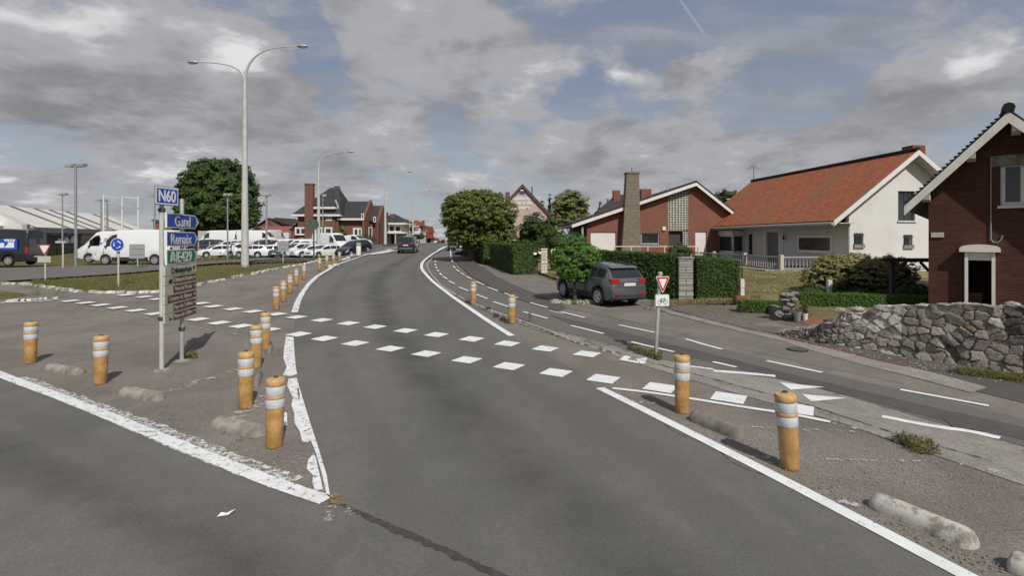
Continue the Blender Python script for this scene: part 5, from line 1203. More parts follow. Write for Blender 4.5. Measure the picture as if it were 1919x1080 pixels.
pbox(t, 'annex', 'brick_red', b2[0] + .4, S(808, 0)[0], 0, 5, 0, S(0, 446)[1]); b = MB(); b.prism([(a[0] + 1, S(0, 447)[1]), (a[0] + 1.6, ez_ + .3), (S(804, 0)[0], ez_ + .2), (S(809, 0)[0], S(0, 447)[1])], 'y', -1, 5.2); b.build('lower_roof', 'tile_far_orange', t)
for q in ((791, 794, 432, 437), (798, 801, 432, 437)): h = hole(*q); window(t, 'y', 0, *h, fmat='white_paint', fw=.1, dep=-.35)
h = hole(794, 797, 442, 452); pbox(t, 'gate_pillar', 'sign_cream', h[0], h[1], -3, -2.5, 0, h[3]); h = hole(788, 791, 446, 453); pbox(t, 'gate_pillar', 'sign_cream', h[0], h[1], -3, -2.5, 0, h[3])
D = 150.
for i, (xa, xb, yt, m_, lb) in enumerate(((803, 808, 444, 'white_render', 'tiny white gable at the end of the houses'), (812, 819, 447, 'white_render', 'tiny white house on the horizon left of the last lamps'), (826, 831, 450, 'brick_pink', 'tiny pink house left of the pale lamp on the horizon'), (837, 842, 450, 'sign_cream', 'tiny cream house between the two pale lamps on the horizon'))):
    D = 150 + i * 6; t = thing('distant_house', lb, 'house', (0, D, 0)); a, b2 = S(xa, 460), S(xb, 460); ez_ = S(0, yt + 3)[1]; pbox(t, 'wall', m_, a[0], b2[0], 0, 5, -3, ez_)
    b = MB(); b.prism([(a[0] - .2, ez_), ((a[0] + b2[0]) / 2, S(0, yt - 1)[1]), (b2[0] + .2, ez_)], 'y', -.2, 5.2); b.build('roof', 'tile_far_orange' if i != 0 else 'white_render', t)

# ---- dealership
u_ = Vector((-.324, .946)).normalized(); fr = Frame(-57, 60, math.atan2(u_.y, u_.x), 0)
t = thing('dealership', 'car dealership hall with striped white roof and a navy sign on its front', 'building', (-57, 60, 0), fr.a)
Ln = 40; ez_, rz_ = 3.95, 6.75; x00 = -9
wall(t, 'y', 0, x00, Ln - .3, 0, ez_ - .2, 'dealer_wall', (), (), .3, 'front_wall')
roofslab(t, [(x00, -.5, ez_ - .15), (Ln, -.5, ez_ - .15), (Ln, 6, rz_), (x00, 6, rz_)], .25, 'roof_sheet'); roofslab(t, [(Ln, 12.5, ez_ - .15), (x00, 12.5, ez_ - .15), (x00, 6, rz_), (Ln, 6, rz_)], .25, 'roof_sheet')
b = MB(); b.box(x00, Ln, -.62, -.48, ez_ - .75, ez_ - .1); b.build('fascia', 'grey_metal', t)
for px, w_ in ((64, .5), (132, .5), (168, .45), (190, .45), (215, .6), (256, .6)):
    xe = fr.hity(px, 428, -.5)[0]; kz = (rz_ - ez_ + .15) / 6.5
    b = MB(); b.slab([(xe - w_, -.5, ez_ - .13), (xe + w_, -.5, ez_ - .13), (xe + w_, 5.9, rz_ - .0), (xe - w_, 5.9, rz_ - .0)], .01); b.v = [(v[0], v[1], v[2] + .04) for v in b.v]; b.build('roof_stripe', 'dark_stripe', t)
def DH(a, b_, c, d, off=-.1): p0 = fr.hity(a, c, off); p1 = fr.hity(b_, d, off); return p0[0], p1[0], fr.hity(a, d, off)[1], p0[1]
h = DH(62, 150, 434, 462); sg = pbox(t, 'sign_panel', 'dealer_navy', h[0], h[1], -.2, -.05, h[2] + .2, h[3])
a_ = fr.hity(83, 440, -.2); b_2 = fr.hity(119, 434, -.2); textmesh('lettering', "d'haene", .62, 'sign_cream', sg, Matrix.Translation((a_[0], -.22, a_[1])) @ Matrix.Rotation(R(90), 4, 'X'), .01, b_2[0] - a_[0], .01)
pb_ = fr.hity(112, 441, -.2), fr.hity(140, 434, -.2); b = MB(); b.prism([(pb_[0][0] - 1.5, h[2] + .8), (pb_[0][0] + 1.0, h[2] + 1.0), (pb_[1][0], h[3] - .1), (pb_[1][0] - 1.8, h[3] - .1), (pb_[0][0], h[3] - .75), (pb_[0][0] - 1.5, h[3] - 1.1)], 'y', -.213, -.203); b.build('blue_wave', 'sign_blue', sg)
c2 = fr.hity(69.5, 437, -.2); b = MB(); b.prism([(c2[0] + .45 * math.cos(i * .39), c2[1] + .33 * math.sin(i * .39)) for i in range(16)], 'y', -.22, -.204); b.build('emblem', 'sign_back', sg)
e_ = fr.hity(107, 452, -.2), fr.hity(147, 446, -.2); xs = [e_[0][0] + (e_[1][0] - e_[0][0]) * q for q in (0, .25, .3, .55, .6, .95)]; b = MB()
zb_ = e_[0][1] - .3
for i_, (xa, xb) in enumerate(zip(xs[::2], xs[1::2])): b.prism([(xa, zb_), (xb, zb_), (xb, zb_ + .35 + .12 * i_), (xa + (xb - xa) * .7, zb_ + .6 + .18 * i_), (xa + (xb - xa) * .2, zb_ + .6 + .18 * i_), (xa, zb_ + .3)], 'y', -.222, -.21)
b.build('van_picture', 'sign_white', sg)
h = DH(151, 200, 436, 448); pbox(t, 'light_panel', 'sign_back', h[0], h[1], -.2, -.05, h[2], h[3]); h = DH(60, 158, 464, 500)
nW = 7
for i in range(nW): a_ = h[0] + (h[1] - h[0]) * i / nW; window(t, 'y', -.1, a_, a_ + (h[1] - h[0]) / nW, .3, h[3] + .3, fmat='dark_metal', fw=.1, dep=-.05, mh=(.5,), glass='glass_green', name='shop_window')
wg = MB(); fw_ = []
O2 = Vector((-57, 60))
def wpt(px, py, d): q = Q(px, py, d); r = Vector((q.x, q.y)) - O2; return (r.dot(fr.u), r.dot(fr.v), q.z)
pts = [wpt(45, 500, 55), wpt(44, 425, 55), wpt(0, 402, 55), wpt(-110, 352, 55), wpt(-260, 420, 55), wpt(-260, 500, 55)]; bk = [wpt(a, b_, 70) for a, b_ in ()]
pts[0] = (pts[0][0], pts[0][1], 0); pts[-1] = (pts[-1][0], pts[-1][1], 0)
dv = Vector((fr.u.dot(Vector((-.7, 1))), fr.v.dot(Vector((-.7, 1))), 0)).normalized() * 6
n = len(pts); wg.add(pts + [tuple(Vector(p) + dv) for p in pts], [tuple(range(n)), tuple(reversed(range(n, 2*n)))] + [(i, (i+1) % n, (i+1) % n + n, i+n) for i in range(n)]); wg.build('wing', 'roof_sheet', t)
p0 = wpt(45, 440, 54.5); b = MB(); b.box(p0[0] - .1, p0[0] + .5, p0[1] - .3, p0[1] + .1, 0, p0[2] + 1.1); b.build('wing_corner', 'dealer_wall', t)
# ------------------------------------------------------------------ rubble wall and garden stones
def rubble_wall():
    A, B_, C_ = Vector((6.83, 13.13)), Vector((9.50, 9.46)), Vector((12.2, 5.75)); L1 = (B_ - A).length; L2 = (C_ - B_).length; L = L1 + L2
    ds = .022; ns = int(L / ds); tops = [(0, .10), (.25, .17), (.7, .30), (1.05, .42), (1.3, .50), (1.42, .72), (1.9, .80), (2.3, .98), (3.0, 1.10), (4.5, 1.2), (L, 1.3)]
    sA = np.linspace(0, L, ns); tp = np.interp(sA, [q[0] for q in tops], [q[1] for q in tops])
    r = np.random.RandomState(4); tp = tp + np.interp(sA, np.arange(0, L + .3, .17), r.uniform(-.02, .025, int(L / .17) + 3)[:len(np.arange(0, L + .3, .17))])
    nv_, nb = 62, 10
    # seeds of stones in (s, height) space; the part over the top continues past the crest
    seeds = []; s_ = 0
    cw = lambda s: .14 if s < 1.6 else .22
    s_ = 0
    while s_ < L + .3:
        c = cw(s_); z = -.1
        while z < 1.9: seeds.append((s_ + r.uniform(-.5, .5) * c, z + r.uniform(-.42, .42) * c * .8)); z += c * (.62 if s_ < 1.6 else .8)
        s_ += c * 1.05
    sd = np.array(seeds); val = r.uniform(0, 1, len(sd)); off = r.uniform(-.012, .014, len(sd)); tilt = r.uniform(-.16, .16, (len(sd), 2))
    U = np.repeat(sA[:, None], nv_ + nb, 1); Vv = np.concatenate([np.linspace(0, 1, nv_)[None, :] * tp[:, None], tp[:, None] + np.linspace(.03, .4, nb)[None, :]], 1)
    # ragged joints
    wu = U + .008 * np.sin(Vv * 33 + U * 11) + .004 * np.sin(Vv * 83 + 2); wv_ = Vv + .008 * np.sin(U * 35 + Vv * 9) + .004 * np.sin(U * 97)
    P_ = np.stack([wu.ravel(), wv_.ravel() * 1.12], 1); Sd = sd * np.array([1, 1.12])
    f1 = np.full(len(P_), 9.); f2 = np.full(len(P_), 9.); idx = np.zeros(len(P_), int)
    for i, q in enumerate(Sd):
        m = np.abs(P_[:, 0] - q[0]) < .5
        d = np.abs(P_[m] - q); dd = (d[:, 0] ** 2 + d[:, 1] ** 2) ** .5; a1 = f1[m]; a2 = f2[m]; ii = idx[m]
        better = dd < a1; a2 = np.where(better, a1, np.minimum(a2, dd)); ii = np.where(better, i, ii); a1 = np.where(better, dd, a1)
        f1[m] = a1; f2[m] = a2; idx[m] = ii
    e = np.clip((f2 - f1) / .028, 0, 1); e = e * e * (3 - 2 * e); rel = P_ - Sd[idx]
    disp = e * (.026 + off[idx] + rel[:, 0] * tilt[idx, 0] + rel[:, 1] * tilt[idx, 1]) + r.normal(0, .0025, len(P_))
    # a gap where stones have fallen out
    hole_ = np.exp(-(((U - 3.45 + (Vv - .25) * .6) / .07) ** 2 + ((Vv - .22) / .2) ** 2)).ravel(); disp -= hole_ * .16
    us = U.ravel(); vs_ = Vv.ravel(); top = np.repeat(tp[:, None], nv_ + nb, 1).ravel(); over = np.maximum(0, vs_ - top)
    t1 = (B_ - A) / L1; t2 = (C_ - B_) / L2
    k = np.clip((us - L1) / L2, 0, 1)[:, None]; m = (us < L1)[:, None]
    base = np.where(m, np.array(A)[None] + us[:, None] * np.array(t1)[None], np.array(B_)[None] + (us[:, None] - L1) * np.array(t2)[None])
    nrm = np.where(m, np.array([[-t1.y * -1, t1.x * -1]]) * -1, np.array([[-t2.y * -1, t2.x * -1]]) * -1)   # outwards to the road
    nrm = np.where(nrm[:, :1] * -1 + nrm[:, 1:] * -1 < 0, -nrm, nrm)
    isover = (over > 0)[:, None]
    xy = base + nrm * (np.where(isover[:, 0], -over, disp - (np.minimum(vs_, top)) * .06))[:, None]
    z = np.where(over > 0, top + disp * .8, vs_ - .03)
    me = bpy.data.meshes.new('rubble_wall'); n2 = nv_ + nb
    co = np.concatenate([xy, z[:, None]], 1)
    i, j = np.meshgrid(np.arange(ns - 1), np.arange(n2 - 1), indexing='ij'); a = (i * n2 + j).ravel()
    me.from_pydata(co.tolist(), [], np.stack([a, a + n2, a + n2 + 1, a + 1], 1).tolist())
    ca = me.color_attributes.new('stone', 'FLOAT_COLOR', 'POINT')
    v = val[idx]; pal = np.array([[.29, .255, .225], [.34, .305, .27], [.24, .215, .19], [.40, .365, .32], [.30, .20, .13], [.52, .50, .45]])
    pick = np.select([v < .33, v < .6, v < .8, v < .93, v < .965], [0, 1, 2, 3, 4], 5)
    pale = (np.exp(-(((us - 2.05) / .55) ** 2)) * (v > .55)) > .35; c = pal[pick]; c = np.where(pale[:, None], np.array([[.55, .53, .48]]), c)
    mort = np.where((np.exp(-(((us - 1.9) / .7) ** 2)) > .5)[:, None], np.array([[.30, .275, .235]]), np.array([[.11, .092, .075]]))
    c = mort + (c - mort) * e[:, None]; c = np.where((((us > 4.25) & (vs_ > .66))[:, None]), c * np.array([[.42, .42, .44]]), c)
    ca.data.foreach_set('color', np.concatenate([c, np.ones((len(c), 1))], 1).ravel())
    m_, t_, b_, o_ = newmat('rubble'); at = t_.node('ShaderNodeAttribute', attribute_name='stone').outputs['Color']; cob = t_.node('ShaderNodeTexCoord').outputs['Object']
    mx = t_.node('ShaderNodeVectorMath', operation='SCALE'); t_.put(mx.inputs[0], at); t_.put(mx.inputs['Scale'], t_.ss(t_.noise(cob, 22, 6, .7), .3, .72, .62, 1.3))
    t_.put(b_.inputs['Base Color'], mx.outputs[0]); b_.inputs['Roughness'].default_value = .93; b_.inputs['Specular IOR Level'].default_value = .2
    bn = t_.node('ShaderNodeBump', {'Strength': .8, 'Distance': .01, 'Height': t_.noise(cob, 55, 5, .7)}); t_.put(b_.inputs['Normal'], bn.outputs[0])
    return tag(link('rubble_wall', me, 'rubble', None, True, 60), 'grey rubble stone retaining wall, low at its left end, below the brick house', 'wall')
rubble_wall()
def stones(name, label, p, lst, mat='concrete_dark', seed=0, cat='stone pile', nm='stone'):
    t = thing(name, label, cat, p)
    for i, (x, y, z, a, b_, c) in enumerate(lst):
        mb = MB(); mb.ell((0, 0, 0), (a, b_, c), 9, 6, .16, seed + i); o = mb.build(nm, mat, t); o.location = (x, y, z); o.rotation_euler = (rnd.uniform(-.3, .3), rnd.uniform(-.3, .3), rnd.uniform(0, 6))
    return t
p = P(1487, 600); zb = p.z
stones('stone_pile', 'stacked rough stones forming a pier beside the flower pots', (p.x - .05, p.y + .1, zb), [(0,0,.1,.22,.2,.13),(.1,.05,.28,.18,.16,.1),(-.1,0,.3,.16,.15,.1),(0,.02,.44,.2,.16,.09),(-.16,0,.56,.17,.15,.09),(.1,0,.57,.19,.15,.09),(-.05,0,.7,.24,.17,.08),(.15,.02,.74,.13,.12,.07),(-.22,.0,.72,.12,.1,.07),(-.28,.05,.15,.13,.14,.1)], 'concrete_dark', 11)
for px, py, lb in ((1574, 582, 'left one'), (1607, 580, 'middle one'), (1650, 577, 'right one'), (1898, 572, 'far right one by the brick house')):
    d_ = 11.9 if px < 1600 else (11.4 if px < 1700 else 9.8); q = Q(px, py, d_); mb = MB(); mb.ell((0, 0, 0), (.14, .1, .07), 9, 6, .2, int(px)); o = mb.build('field_stone', 'kerbstone', None); o.location = q; tag(o, 'rough stone lying on top of the rubble wall, ' + lb, 'stone', 'stones on the wall top')
a, b2 = P(1426, 581), P(1480, 604); t = thing('low_wall', 'low dark concrete edging wall along the driveway, left of the stone pile', 'wall', (a.x, a.y, 0))
mb = MB(); mb.add([(0,0,-.1),(b2.x-a.x,b2.y-a.y,-.1),(b2.x-a.x+.15,b2.y-a.y+.08,-.1),(.15,.08,-.1),(0,0,.42),(b2.x-a.x,b2.y-a.y,.42),(b2.x-a.x+.15,b2.y-a.y+.08,.42),(.15,.08,.42)], [(0,3,2,1),(4,5,6,7),(0,1,5,4),(1,2,6,5),(2,3,7,6),(3,0,4,7)]); mb.build('wall_body', 'concrete_dark', t)
a = P(1408, 577); t = thing('garden_gate', 'small brown lattice gate panel at the left end of the low wall', 'gate', (a.x, a.y, a.z)); 
for i in range(6): pbox(t, 'slat', 'brown_panel', i * .055, i * .055 + .018, -.01, .01, 0, .42)
for z_ in (.05, .2, .36): pbox(t, 'rail', 'brown_panel', -.01, .3, .012, .028, z_, z_ + .02)
def pot(px, py, r, h, mat, lb, plant=None):
    p = P(px, py); t = thing('flower_pot', lb, 'flower pot', p, 0, 'flower pots by the driveway'); b = MB(); b.lathe([(r * .78, 0), (r * .98, h * .9), (r * 1.04, h * .92), (r * 1.04, h), (r * .9, h), (r * .88, h * .85), (.01, h * .84)], 18); b.build('pot', mat, t, True)
    if plant: leafobj('plant', plant, t, *blades((0, 0, h * .85), r * .8, 60, .32), parent_local=True)

# ------------------------------------------------------------------ leaves
NR = np.random.RandomState(5)
def leafobj(name, mat, parent, pts, nrm, size, aspect=.6, parent_local=True, core=None):
    n = len(pts); nrm = nrm / (np.linalg.norm(nrm, axis=1, keepdims=True) + 1e-9)
    rv = NR.normal(size=(n, 3)); t1 = np.cross(nrm, rv); t1 /= (np.linalg.norm(t1, axis=1, keepdims=True) + 1e-9); t2 = np.cross(nrm, t1)
    sz = (size if np.ndim(size) else np.full(n, size)) * NR.uniform(.6, 1.35, n); a = t1 * sz[:, None]; b = t2 * (sz * aspect)[:, None]
    bend = nrm * (sz * NR.uniform(-.25, .1, n))[:, None]
    q = np.stack([pts - a, pts - b * .9 + a * .1 + bend, pts + a, pts + b * .9 + a * .1 + bend], 1).reshape(-1, 3)
    me = bpy.data.meshes.new(name); idx = np.arange(n * 4).reshape(-1, 4)
    vs = q.tolist(); fs = idx.tolist()
    if core: o_ = len(vs); vs += [tuple(v) for v in core.v]; fs += [tuple(i + o_ for i in f) for f in core.f]
    me.from_pydata(vs, [], fs)
    o = link(name, me, mat, parent)
    if core:
        me.materials.append(MATS['core']); mi = [0] * n + [1] * (len(fs) - n); me.polygons.foreach_set('material_index', mi)
    return o
def lumps(ls, per, clump=.16, leaves=26, lo=.86, hi=1.06, seed=0, up=.25):
    """foliage points: small clumps of leaves over the skin of several ellipsoids, none inside another one's heart"""
    r = np.random.RandomState(seed); P_, N_ = [], []
    for c, rad in ls:
        c = np.array(c, float); rad = np.array(rad, float); area = (rad[0]*rad[1] + rad[0]*rad[2] + rad[1]*rad[2]) / 3
        k = max(6, int(per * area)); d = r.normal(size=(k, 3)); d /= np.linalg.norm(d, axis=1, keepdims=True)
        cc = c + d * rad * r.uniform(lo, hi, (k, 1)); keep = np.ones(k, bool)
        for c2, r2 in ls:
            if c2 is c: continue
            q = (cc - np.array(c2)) / np.array(r2); keep &= ((q ** 2).sum(1) > .5) | (np.abs(np.array(c2) - c).sum() < 1e-6)
        cc = cc[keep]; d = d[keep]; k = len(cc)
        cr = clump * r.uniform(.6, 1.5, (k, 1)); dd = r.normal(size=(k, leaves, 3)); dd /= np.linalg.norm(dd, axis=2, keepdims=True)
        dd[..., 2] = np.abs(dd[..., 2]) * .85 + dd[..., 2] * .15
        pp = cc[:, None] + dd * cr[:, None] * r.uniform(.6, 1.05, (k, leaves, 1)); nn = dd * .8 + d[:, None] * .6 + np.array([0, 0, up]) + r.normal(scale=.45, size=dd.shape)
        P_.append(pp.reshape(-1, 3)); N_.append(nn.reshape(-1, 3))
    return np.concatenate(P_), np.concatenate(N_)
def blades(c, r, n, h):
    a = NR.uniform(0, 6.28, n); rr = r * np.sqrt(NR.uniform(0, 1, n)); z = NR.uniform(.05, 1, n) * h
    p = np.stack([c[0] + rr * np.cos(a) * (1 + z), c[1] + rr * np.sin(a) * (1 + z), c[2] + z], 1); nn = np.stack([np.cos(a), np.sin(a), NR.uniform(-.3, .3, n)], 1); return p, nn, .07, .25
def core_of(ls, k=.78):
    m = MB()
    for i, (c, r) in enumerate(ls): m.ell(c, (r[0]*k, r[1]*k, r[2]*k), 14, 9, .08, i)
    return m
def tree(name, label, base, ls, mat, per, leafsz, trunk, clump=.16, leaves=26, group=None, seed=0, limbs=3, cat='tree', lo=.86, hi=1.06, corek=.78, aspect=.6, up=.25):
    """ls in world metres relative to the base"""
    t = thing(name, label, cat, base, 0, group); tr, th = trunk
    b = MB(); b.tube([(0, 0, -.15), (tr * .1, 0, th * .3), (-tr * .2, tr * .1, th * .7), (0, 0, th)], [tr * 1.25, tr, tr * .85, tr * .6], 9)
    r = random.Random(seed)
    for i in range(limbs):
        c, rd = ls[i % len(ls)]; e = Vector((c[0] + rd[0] * r.uniform(-.5, .5), c[1] + rd[1] * r.uniform(-.5, .5), c[2] + rd[2] * r.uniform(-.1, .4)))
        s0 = Vector((0, 0, th * r.uniform(.75, .97))); m = s0.lerp(e, .5) + Vector((0, 0, .1)); b.tube([s0, m, e], [tr * .5, tr * .3, tr * .1], 6)
    b.build('trunk', 'trunk', t, True)
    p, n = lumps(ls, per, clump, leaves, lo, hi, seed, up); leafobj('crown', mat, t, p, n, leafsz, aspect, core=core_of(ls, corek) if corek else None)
    return t
def hedge(name, label, a, b_, w_, z0, z1, mat, dens=420, sz=.045, group=None, wob=.04, taper=0., z1b=None):
    """box hedge from world point a to b (front edge), thickness w_ away from the camera"""
    a = Vector(a); b_ = Vector(b_); u = (b_ - a); L = u.length; u.normalize(); ang = math.atan2(u.y, u.x); z1b = z1 if z1b is None else z1b
    t = thing(name, label, 'hedge', (a.x, a.y, z0), ang, group); hgt = z1 - z0; hb = z1b - z0
    hh = lambda s: hgt + (hb - hgt) * s / L
    def face(n, f, nr):
        q = NR.uniform(0, 1, (n, 2)); p = f(q); nn = np.tile(np.array(nr, float), (n, 1)) + NR.normal(scale=.5, size=(n, 3)); return p + np.array(nr) * NR.uniform(-wob * 1.5, wob, (n, 1)) + np.array(nr) * (np.sin(p[:, :1] * 5.3) * np.sin(p[:, 2:] * 6 + p[:, 1:2] * 4)) * wob * .6, nn
    P_ = []
    P_.append(face(int(dens * L * hgt), lambda q: np.stack([q[:, 0] * L, np.zeros(len(q)), q[:, 1] * hh(q[:, 0] * L)], 1), (0, -1, .15)))
    P_.append(face(int(dens * L * hgt * .5), lambda q: np.stack([q[:, 0] * L, np.full(len(q), w_), q[:, 1] * hh(q[:, 0] * L)], 1), (0, 1, .15)))
    P_.append(face(int(dens * L * w_ * 1.2), lambda q: np.stack([q[:, 0] * L, q[:, 1] * w_, hh(q[:, 0] * L)], 1), (0, 0, 1)))
    for s_, nx_ in ((0, -1), (L, 1)): P_.append(face(int(dens * w_ * hgt), lambda q: np.stack([np.full(len(q), s_), q[:, 0] * w_, q[:, 1] * hh(s_)], 1), (nx_, 0, .15)))
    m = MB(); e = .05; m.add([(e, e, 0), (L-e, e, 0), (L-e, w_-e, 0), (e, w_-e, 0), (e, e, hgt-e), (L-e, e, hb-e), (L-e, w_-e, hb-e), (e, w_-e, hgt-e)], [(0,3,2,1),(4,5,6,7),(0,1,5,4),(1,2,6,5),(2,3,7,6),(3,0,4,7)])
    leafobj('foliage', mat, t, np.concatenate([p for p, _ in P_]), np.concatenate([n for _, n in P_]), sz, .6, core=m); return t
def el(px, py, rx, ry, d, base, dy=0., ky=1.):
    """ellipsoid given by its outline in the photograph at depth d"""
    k = d / F; q = Q(px, py, d + dy); return ((q.x - base[0], q.y - base[1], q.z - base[2]), (rx * k, rx * k * ky, ry * k))

pot(1497, 602, .14, .26, 'sign_back', 'grey flower pot with dry straw plant in front of the stone pile', 'leaf_dry'); pot(1509, 601, .07, .2, 'white_paint', 'small white flower pot right of the grey one', 'leaf_shrub'); pot(1553, 613, .13, .2, 'concrete_dark', 'dark grey flower pot on the tiled path by the wall')

# big clipped tree by the road
b0 = P(886, 492); d = b0.y
ls = [el(900, 402, 66, 40, d, b0), el(862, 405, 34, 36, d, b0, -.3), el(930, 414, 32, 32, d, b0, .3), el(880, 440, 42, 26, d, b0, -.2), el(925, 440, 42, 26, d, b0, .2), el(905, 455, 40, 20, d, b0), el(870, 378, 30, 18, d, b0), el(905, 376, 34, 18, d, b0), el(922, 382, 26, 18, d, b0), el(845, 392, 16, 22, d, b0)]
tree('broadleaf_tree', 'wide clipped maple like tree with a short dark trunk at the kerb', b0, ls, 'leaf_maple', 62, .085, (.38, 1.7), .24, 30, seed=2, limbs=6, hi=1.07, corek=.7)
b0 = P(926, 490); t = thing('broadleaf_tree', 'dark trunk under the right side of the wide clipped tree', 'tree', b0); mb = MB(); mb.tube([(0, 0, -.1), (-.1, .1, 1.2), (-.3, .2, 2.6)], [.26, .22, .18], 9); mb.build('trunk', 'trunk', t, True)
# young tree beside the parked car
b0 = P(1077, 568); d = b0.y
ls = [el(1078, 487, 41, 36, d, b0), el(1055, 492, 22, 26, d, b0, -.1), el(1103, 488, 22, 28, d, b0, .1), el(1072, 458, 24, 20, d, b0), el(1092, 462, 16, 16, d, b0), el(1078, 515, 30, 16, d, b0)]
tree('young_tree', 'small round bright green tree beside the parked grey car', b0, ls, 'leaf_bright', 420, .038, (.065, .95), .10, 26, seed=3, limbs=5, lo=.7, hi=1.12, aspect=.45, corek=.62)
t = thing('tree_bed', 'low kerbed bed of rough stones and weeds round the young tree', 'planting bed', P(1077, 568))
for i, (x, y, a, c, e) in enumerate(((-.62, -.25, .3, .12, .1), (-.3, -.42, .26, .14, .13), (.12, -.45, .25, .13, .12), (.5, -.3, .3, .16, .14), (.66, .1, .22, .2, .13), (-.7, .15, .2, .2, .1))):
    mb = MB(); mb.ell((0, 0, 0), (a, c, e), 9, 6, .15, i); o = mb.build('edging_stone', 'kerbstone', t); o.location = (x, y, .03)
leafobj('weeds', 'leaf_grass', t, *blades((0, -.05, 0), .55, 700, .12), parent_local=True)
# big round tree behind the car lot
D2 = 96.; b0 = Vector(((412 - CX) / F * D2, D2, 1.2))
ls = [el(410, 370, 62, 62, D2, b0), el(385, 345, 40, 36, D2, b0), el(430, 345, 40, 40, D2, b0), el(375, 395, 36, 34, D2, b0, -2), el(450, 385, 32, 38, D2, b0, -1), el(412, 400, 60, 34, D2, b0, -3), el(455, 412, 28, 20, D2, b0, -2), el(360, 370, 26, 34, D2, b0), el(400, 322, 34, 20, D2, b0)]
tree('broadleaf_tree', 'huge dark round tree behind the car lot, left of the tall lamp', b0, ls, 'leaf_dark', 9, .24, (.6, 4), .75, 42, seed=4, limbs=4, hi=1.09, corek=.74)
# background trees on the right
def bush(name, label, pxy, els, mat, per, sz, clump, seed, cat='tree', group=None, tr=(.15, 1.), leaves=26, d=None, corek=.78, limbs=3, **kw):
    d = d or P(*pxy).y; b0 = Vector(((pxy[0] - CX) / F * d, d, H((pxy[0] - CX) / F * d, d))); return tree(name, label, b0, [el(*e, d, b0) for e in els], mat, per, sz, tr, clump, leaves, group, seed, limbs, cat, corek=corek, **kw)
bush('shrub_tree', 'dark green bushy tree in front of the lettered gable', (1003, 480), [(1000, 425, 26, 24), (985, 440, 16, 20), (1025, 430, 20, 22), (1015, 455, 26, 20), (975, 462, 14, 12)], 'leaf_dark', 40, .09, .26, 7, d=46)
bush('willow_tree', 'pale yellow green round willow behind the dark bush', (1070, 460), [(1070, 386, 32, 26), (1058, 392, 20, 22), (1088, 394, 16, 22), (1068, 412, 34, 18)], 'leaf_willow', 22, .15, .4, 8, d=72, leaves=34)
for i, (px, yt, w_, d_, lb) in enumerate(((1030, 366, 7, 78, 'dark pointed conifer between the gable and the willow'), (1016, 378, 5, 80, 'thinner dark conifer just right of the gable roof'), (1124, 376, 5, 76, 'small bare topped conifer right of the willow'), (1139, 371, 7, 82, 'bluish conifer behind the red brick roof'), (841, 421, 3.2, 118, 'narrow dark cypress between the two pale lamps by the road'))):
    bush('conifer', lb, (px, 455), [(px, yt + 12, w_ * .35, 12), (px, yt + 28, w_ * .7, 14), (px, yt + 45, w_, 18), (px, yt + 65, w_, 20)], 'leaf_conifer', 16, .13, .25, 20 + i, d=d_, leaves=20, limbs=1)
bush('treetop', 'dark tree top showing behind the ridge of the red brick house', (1362, 460), [(1362, 365, 18, 9), (1350, 372, 12, 9), (1378, 370, 12, 9), (1362, 395, 22, 25)], 'leaf_dark', 8, .14, .35, 30, d=80)
bush('shrub', 'green bush with an upright top in front of the villa wall', (642, 455), [(642, 440, 9, 9), (641, 430, 5, 8)], 'leaf_bright', 14, .14, .35, 31, 'shrub', d=84)
bush('shrub', 'dark hedge like bush beside the white vans near the dark car', (690, 462), [(690, 450, 14, 9), (682, 455, 8, 7)], 'leaf_shrub', 10, .12, .3, 32, 'shrub', d=76)
bush('shrub_tree', 'dark tree between the villa and the canopy house', (705, 450), [(705, 415, 10, 10), (700, 405, 5, 8)], 'leaf_dark', 8, .18, .4, 33, d=98)
bush('shrub', 'clipped green hedge before the orange roofed houses', (786, 456), [(780, 444, 8, 7), (790, 443, 7, 7)], 'leaf_dark', 8, .16, .35, 34, 'shrub', d=118)
bush('shrub', 'reddish distant bush left of the last houses', (830, 458), [(832, 454, 5, 4), (823, 455, 4, 3)], 'leaf_shrub', 8, .18, .35, 35, 'shrub', d=140)
bush('shrub', 'round dark bush in front of the red brick house door', (1273, 485), [(1274, 466, 18, 11), (1262, 470, 12, 9), (1288, 470, 12, 9)], 'leaf_shrub', 30, .06, .16, 36, 'shrub', d=33)
bush('tree', 'dark low tree canopy left of the red brick house wall', (1050, 490), [(1040, 450, 22, 22), (1060, 462, 18, 20), (1075, 455, 14, 16)], 'leaf_dark', 40, .08, .24, 37, d=38)
# rose bushes with pale flowers
def roses(px, py, els, d_, lb, seed):
    t = bush('rose_bush', lb, (px, py), els, 'leaf_shrub', 90, .05, .12, seed, 'shrub', 'rose bushes by the white pillars', d=d_); b0 = t.location
    p, n = lumps([el(*e, d_, b0) for e in els], 16, .10, 7, .98, 1.15, seed + 5); k = p[:, 2] > np.median(p[:, 2]) * .9; leafobj('blossoms', 'flower_white', t, p[k], n[k] + np.array([0, -.6, .5]), .07, .9)
roses(975, 508, [(972, 468, 14, 9), (985, 470, 10, 8)], 33, 'rose bush with white flowers left of the white pillars', 40); roses(1003, 510, [(1003, 474, 10, 12), (1003, 492, 8, 14)], 32.5, 'rose bush with pale yellow flowers between the white pillars', 41); roses(1040, 515, [(1042, 474, 9, 10), (1036, 492, 8, 16)], 32, 'rose bush with pale flowers right of the white pillars', 42)
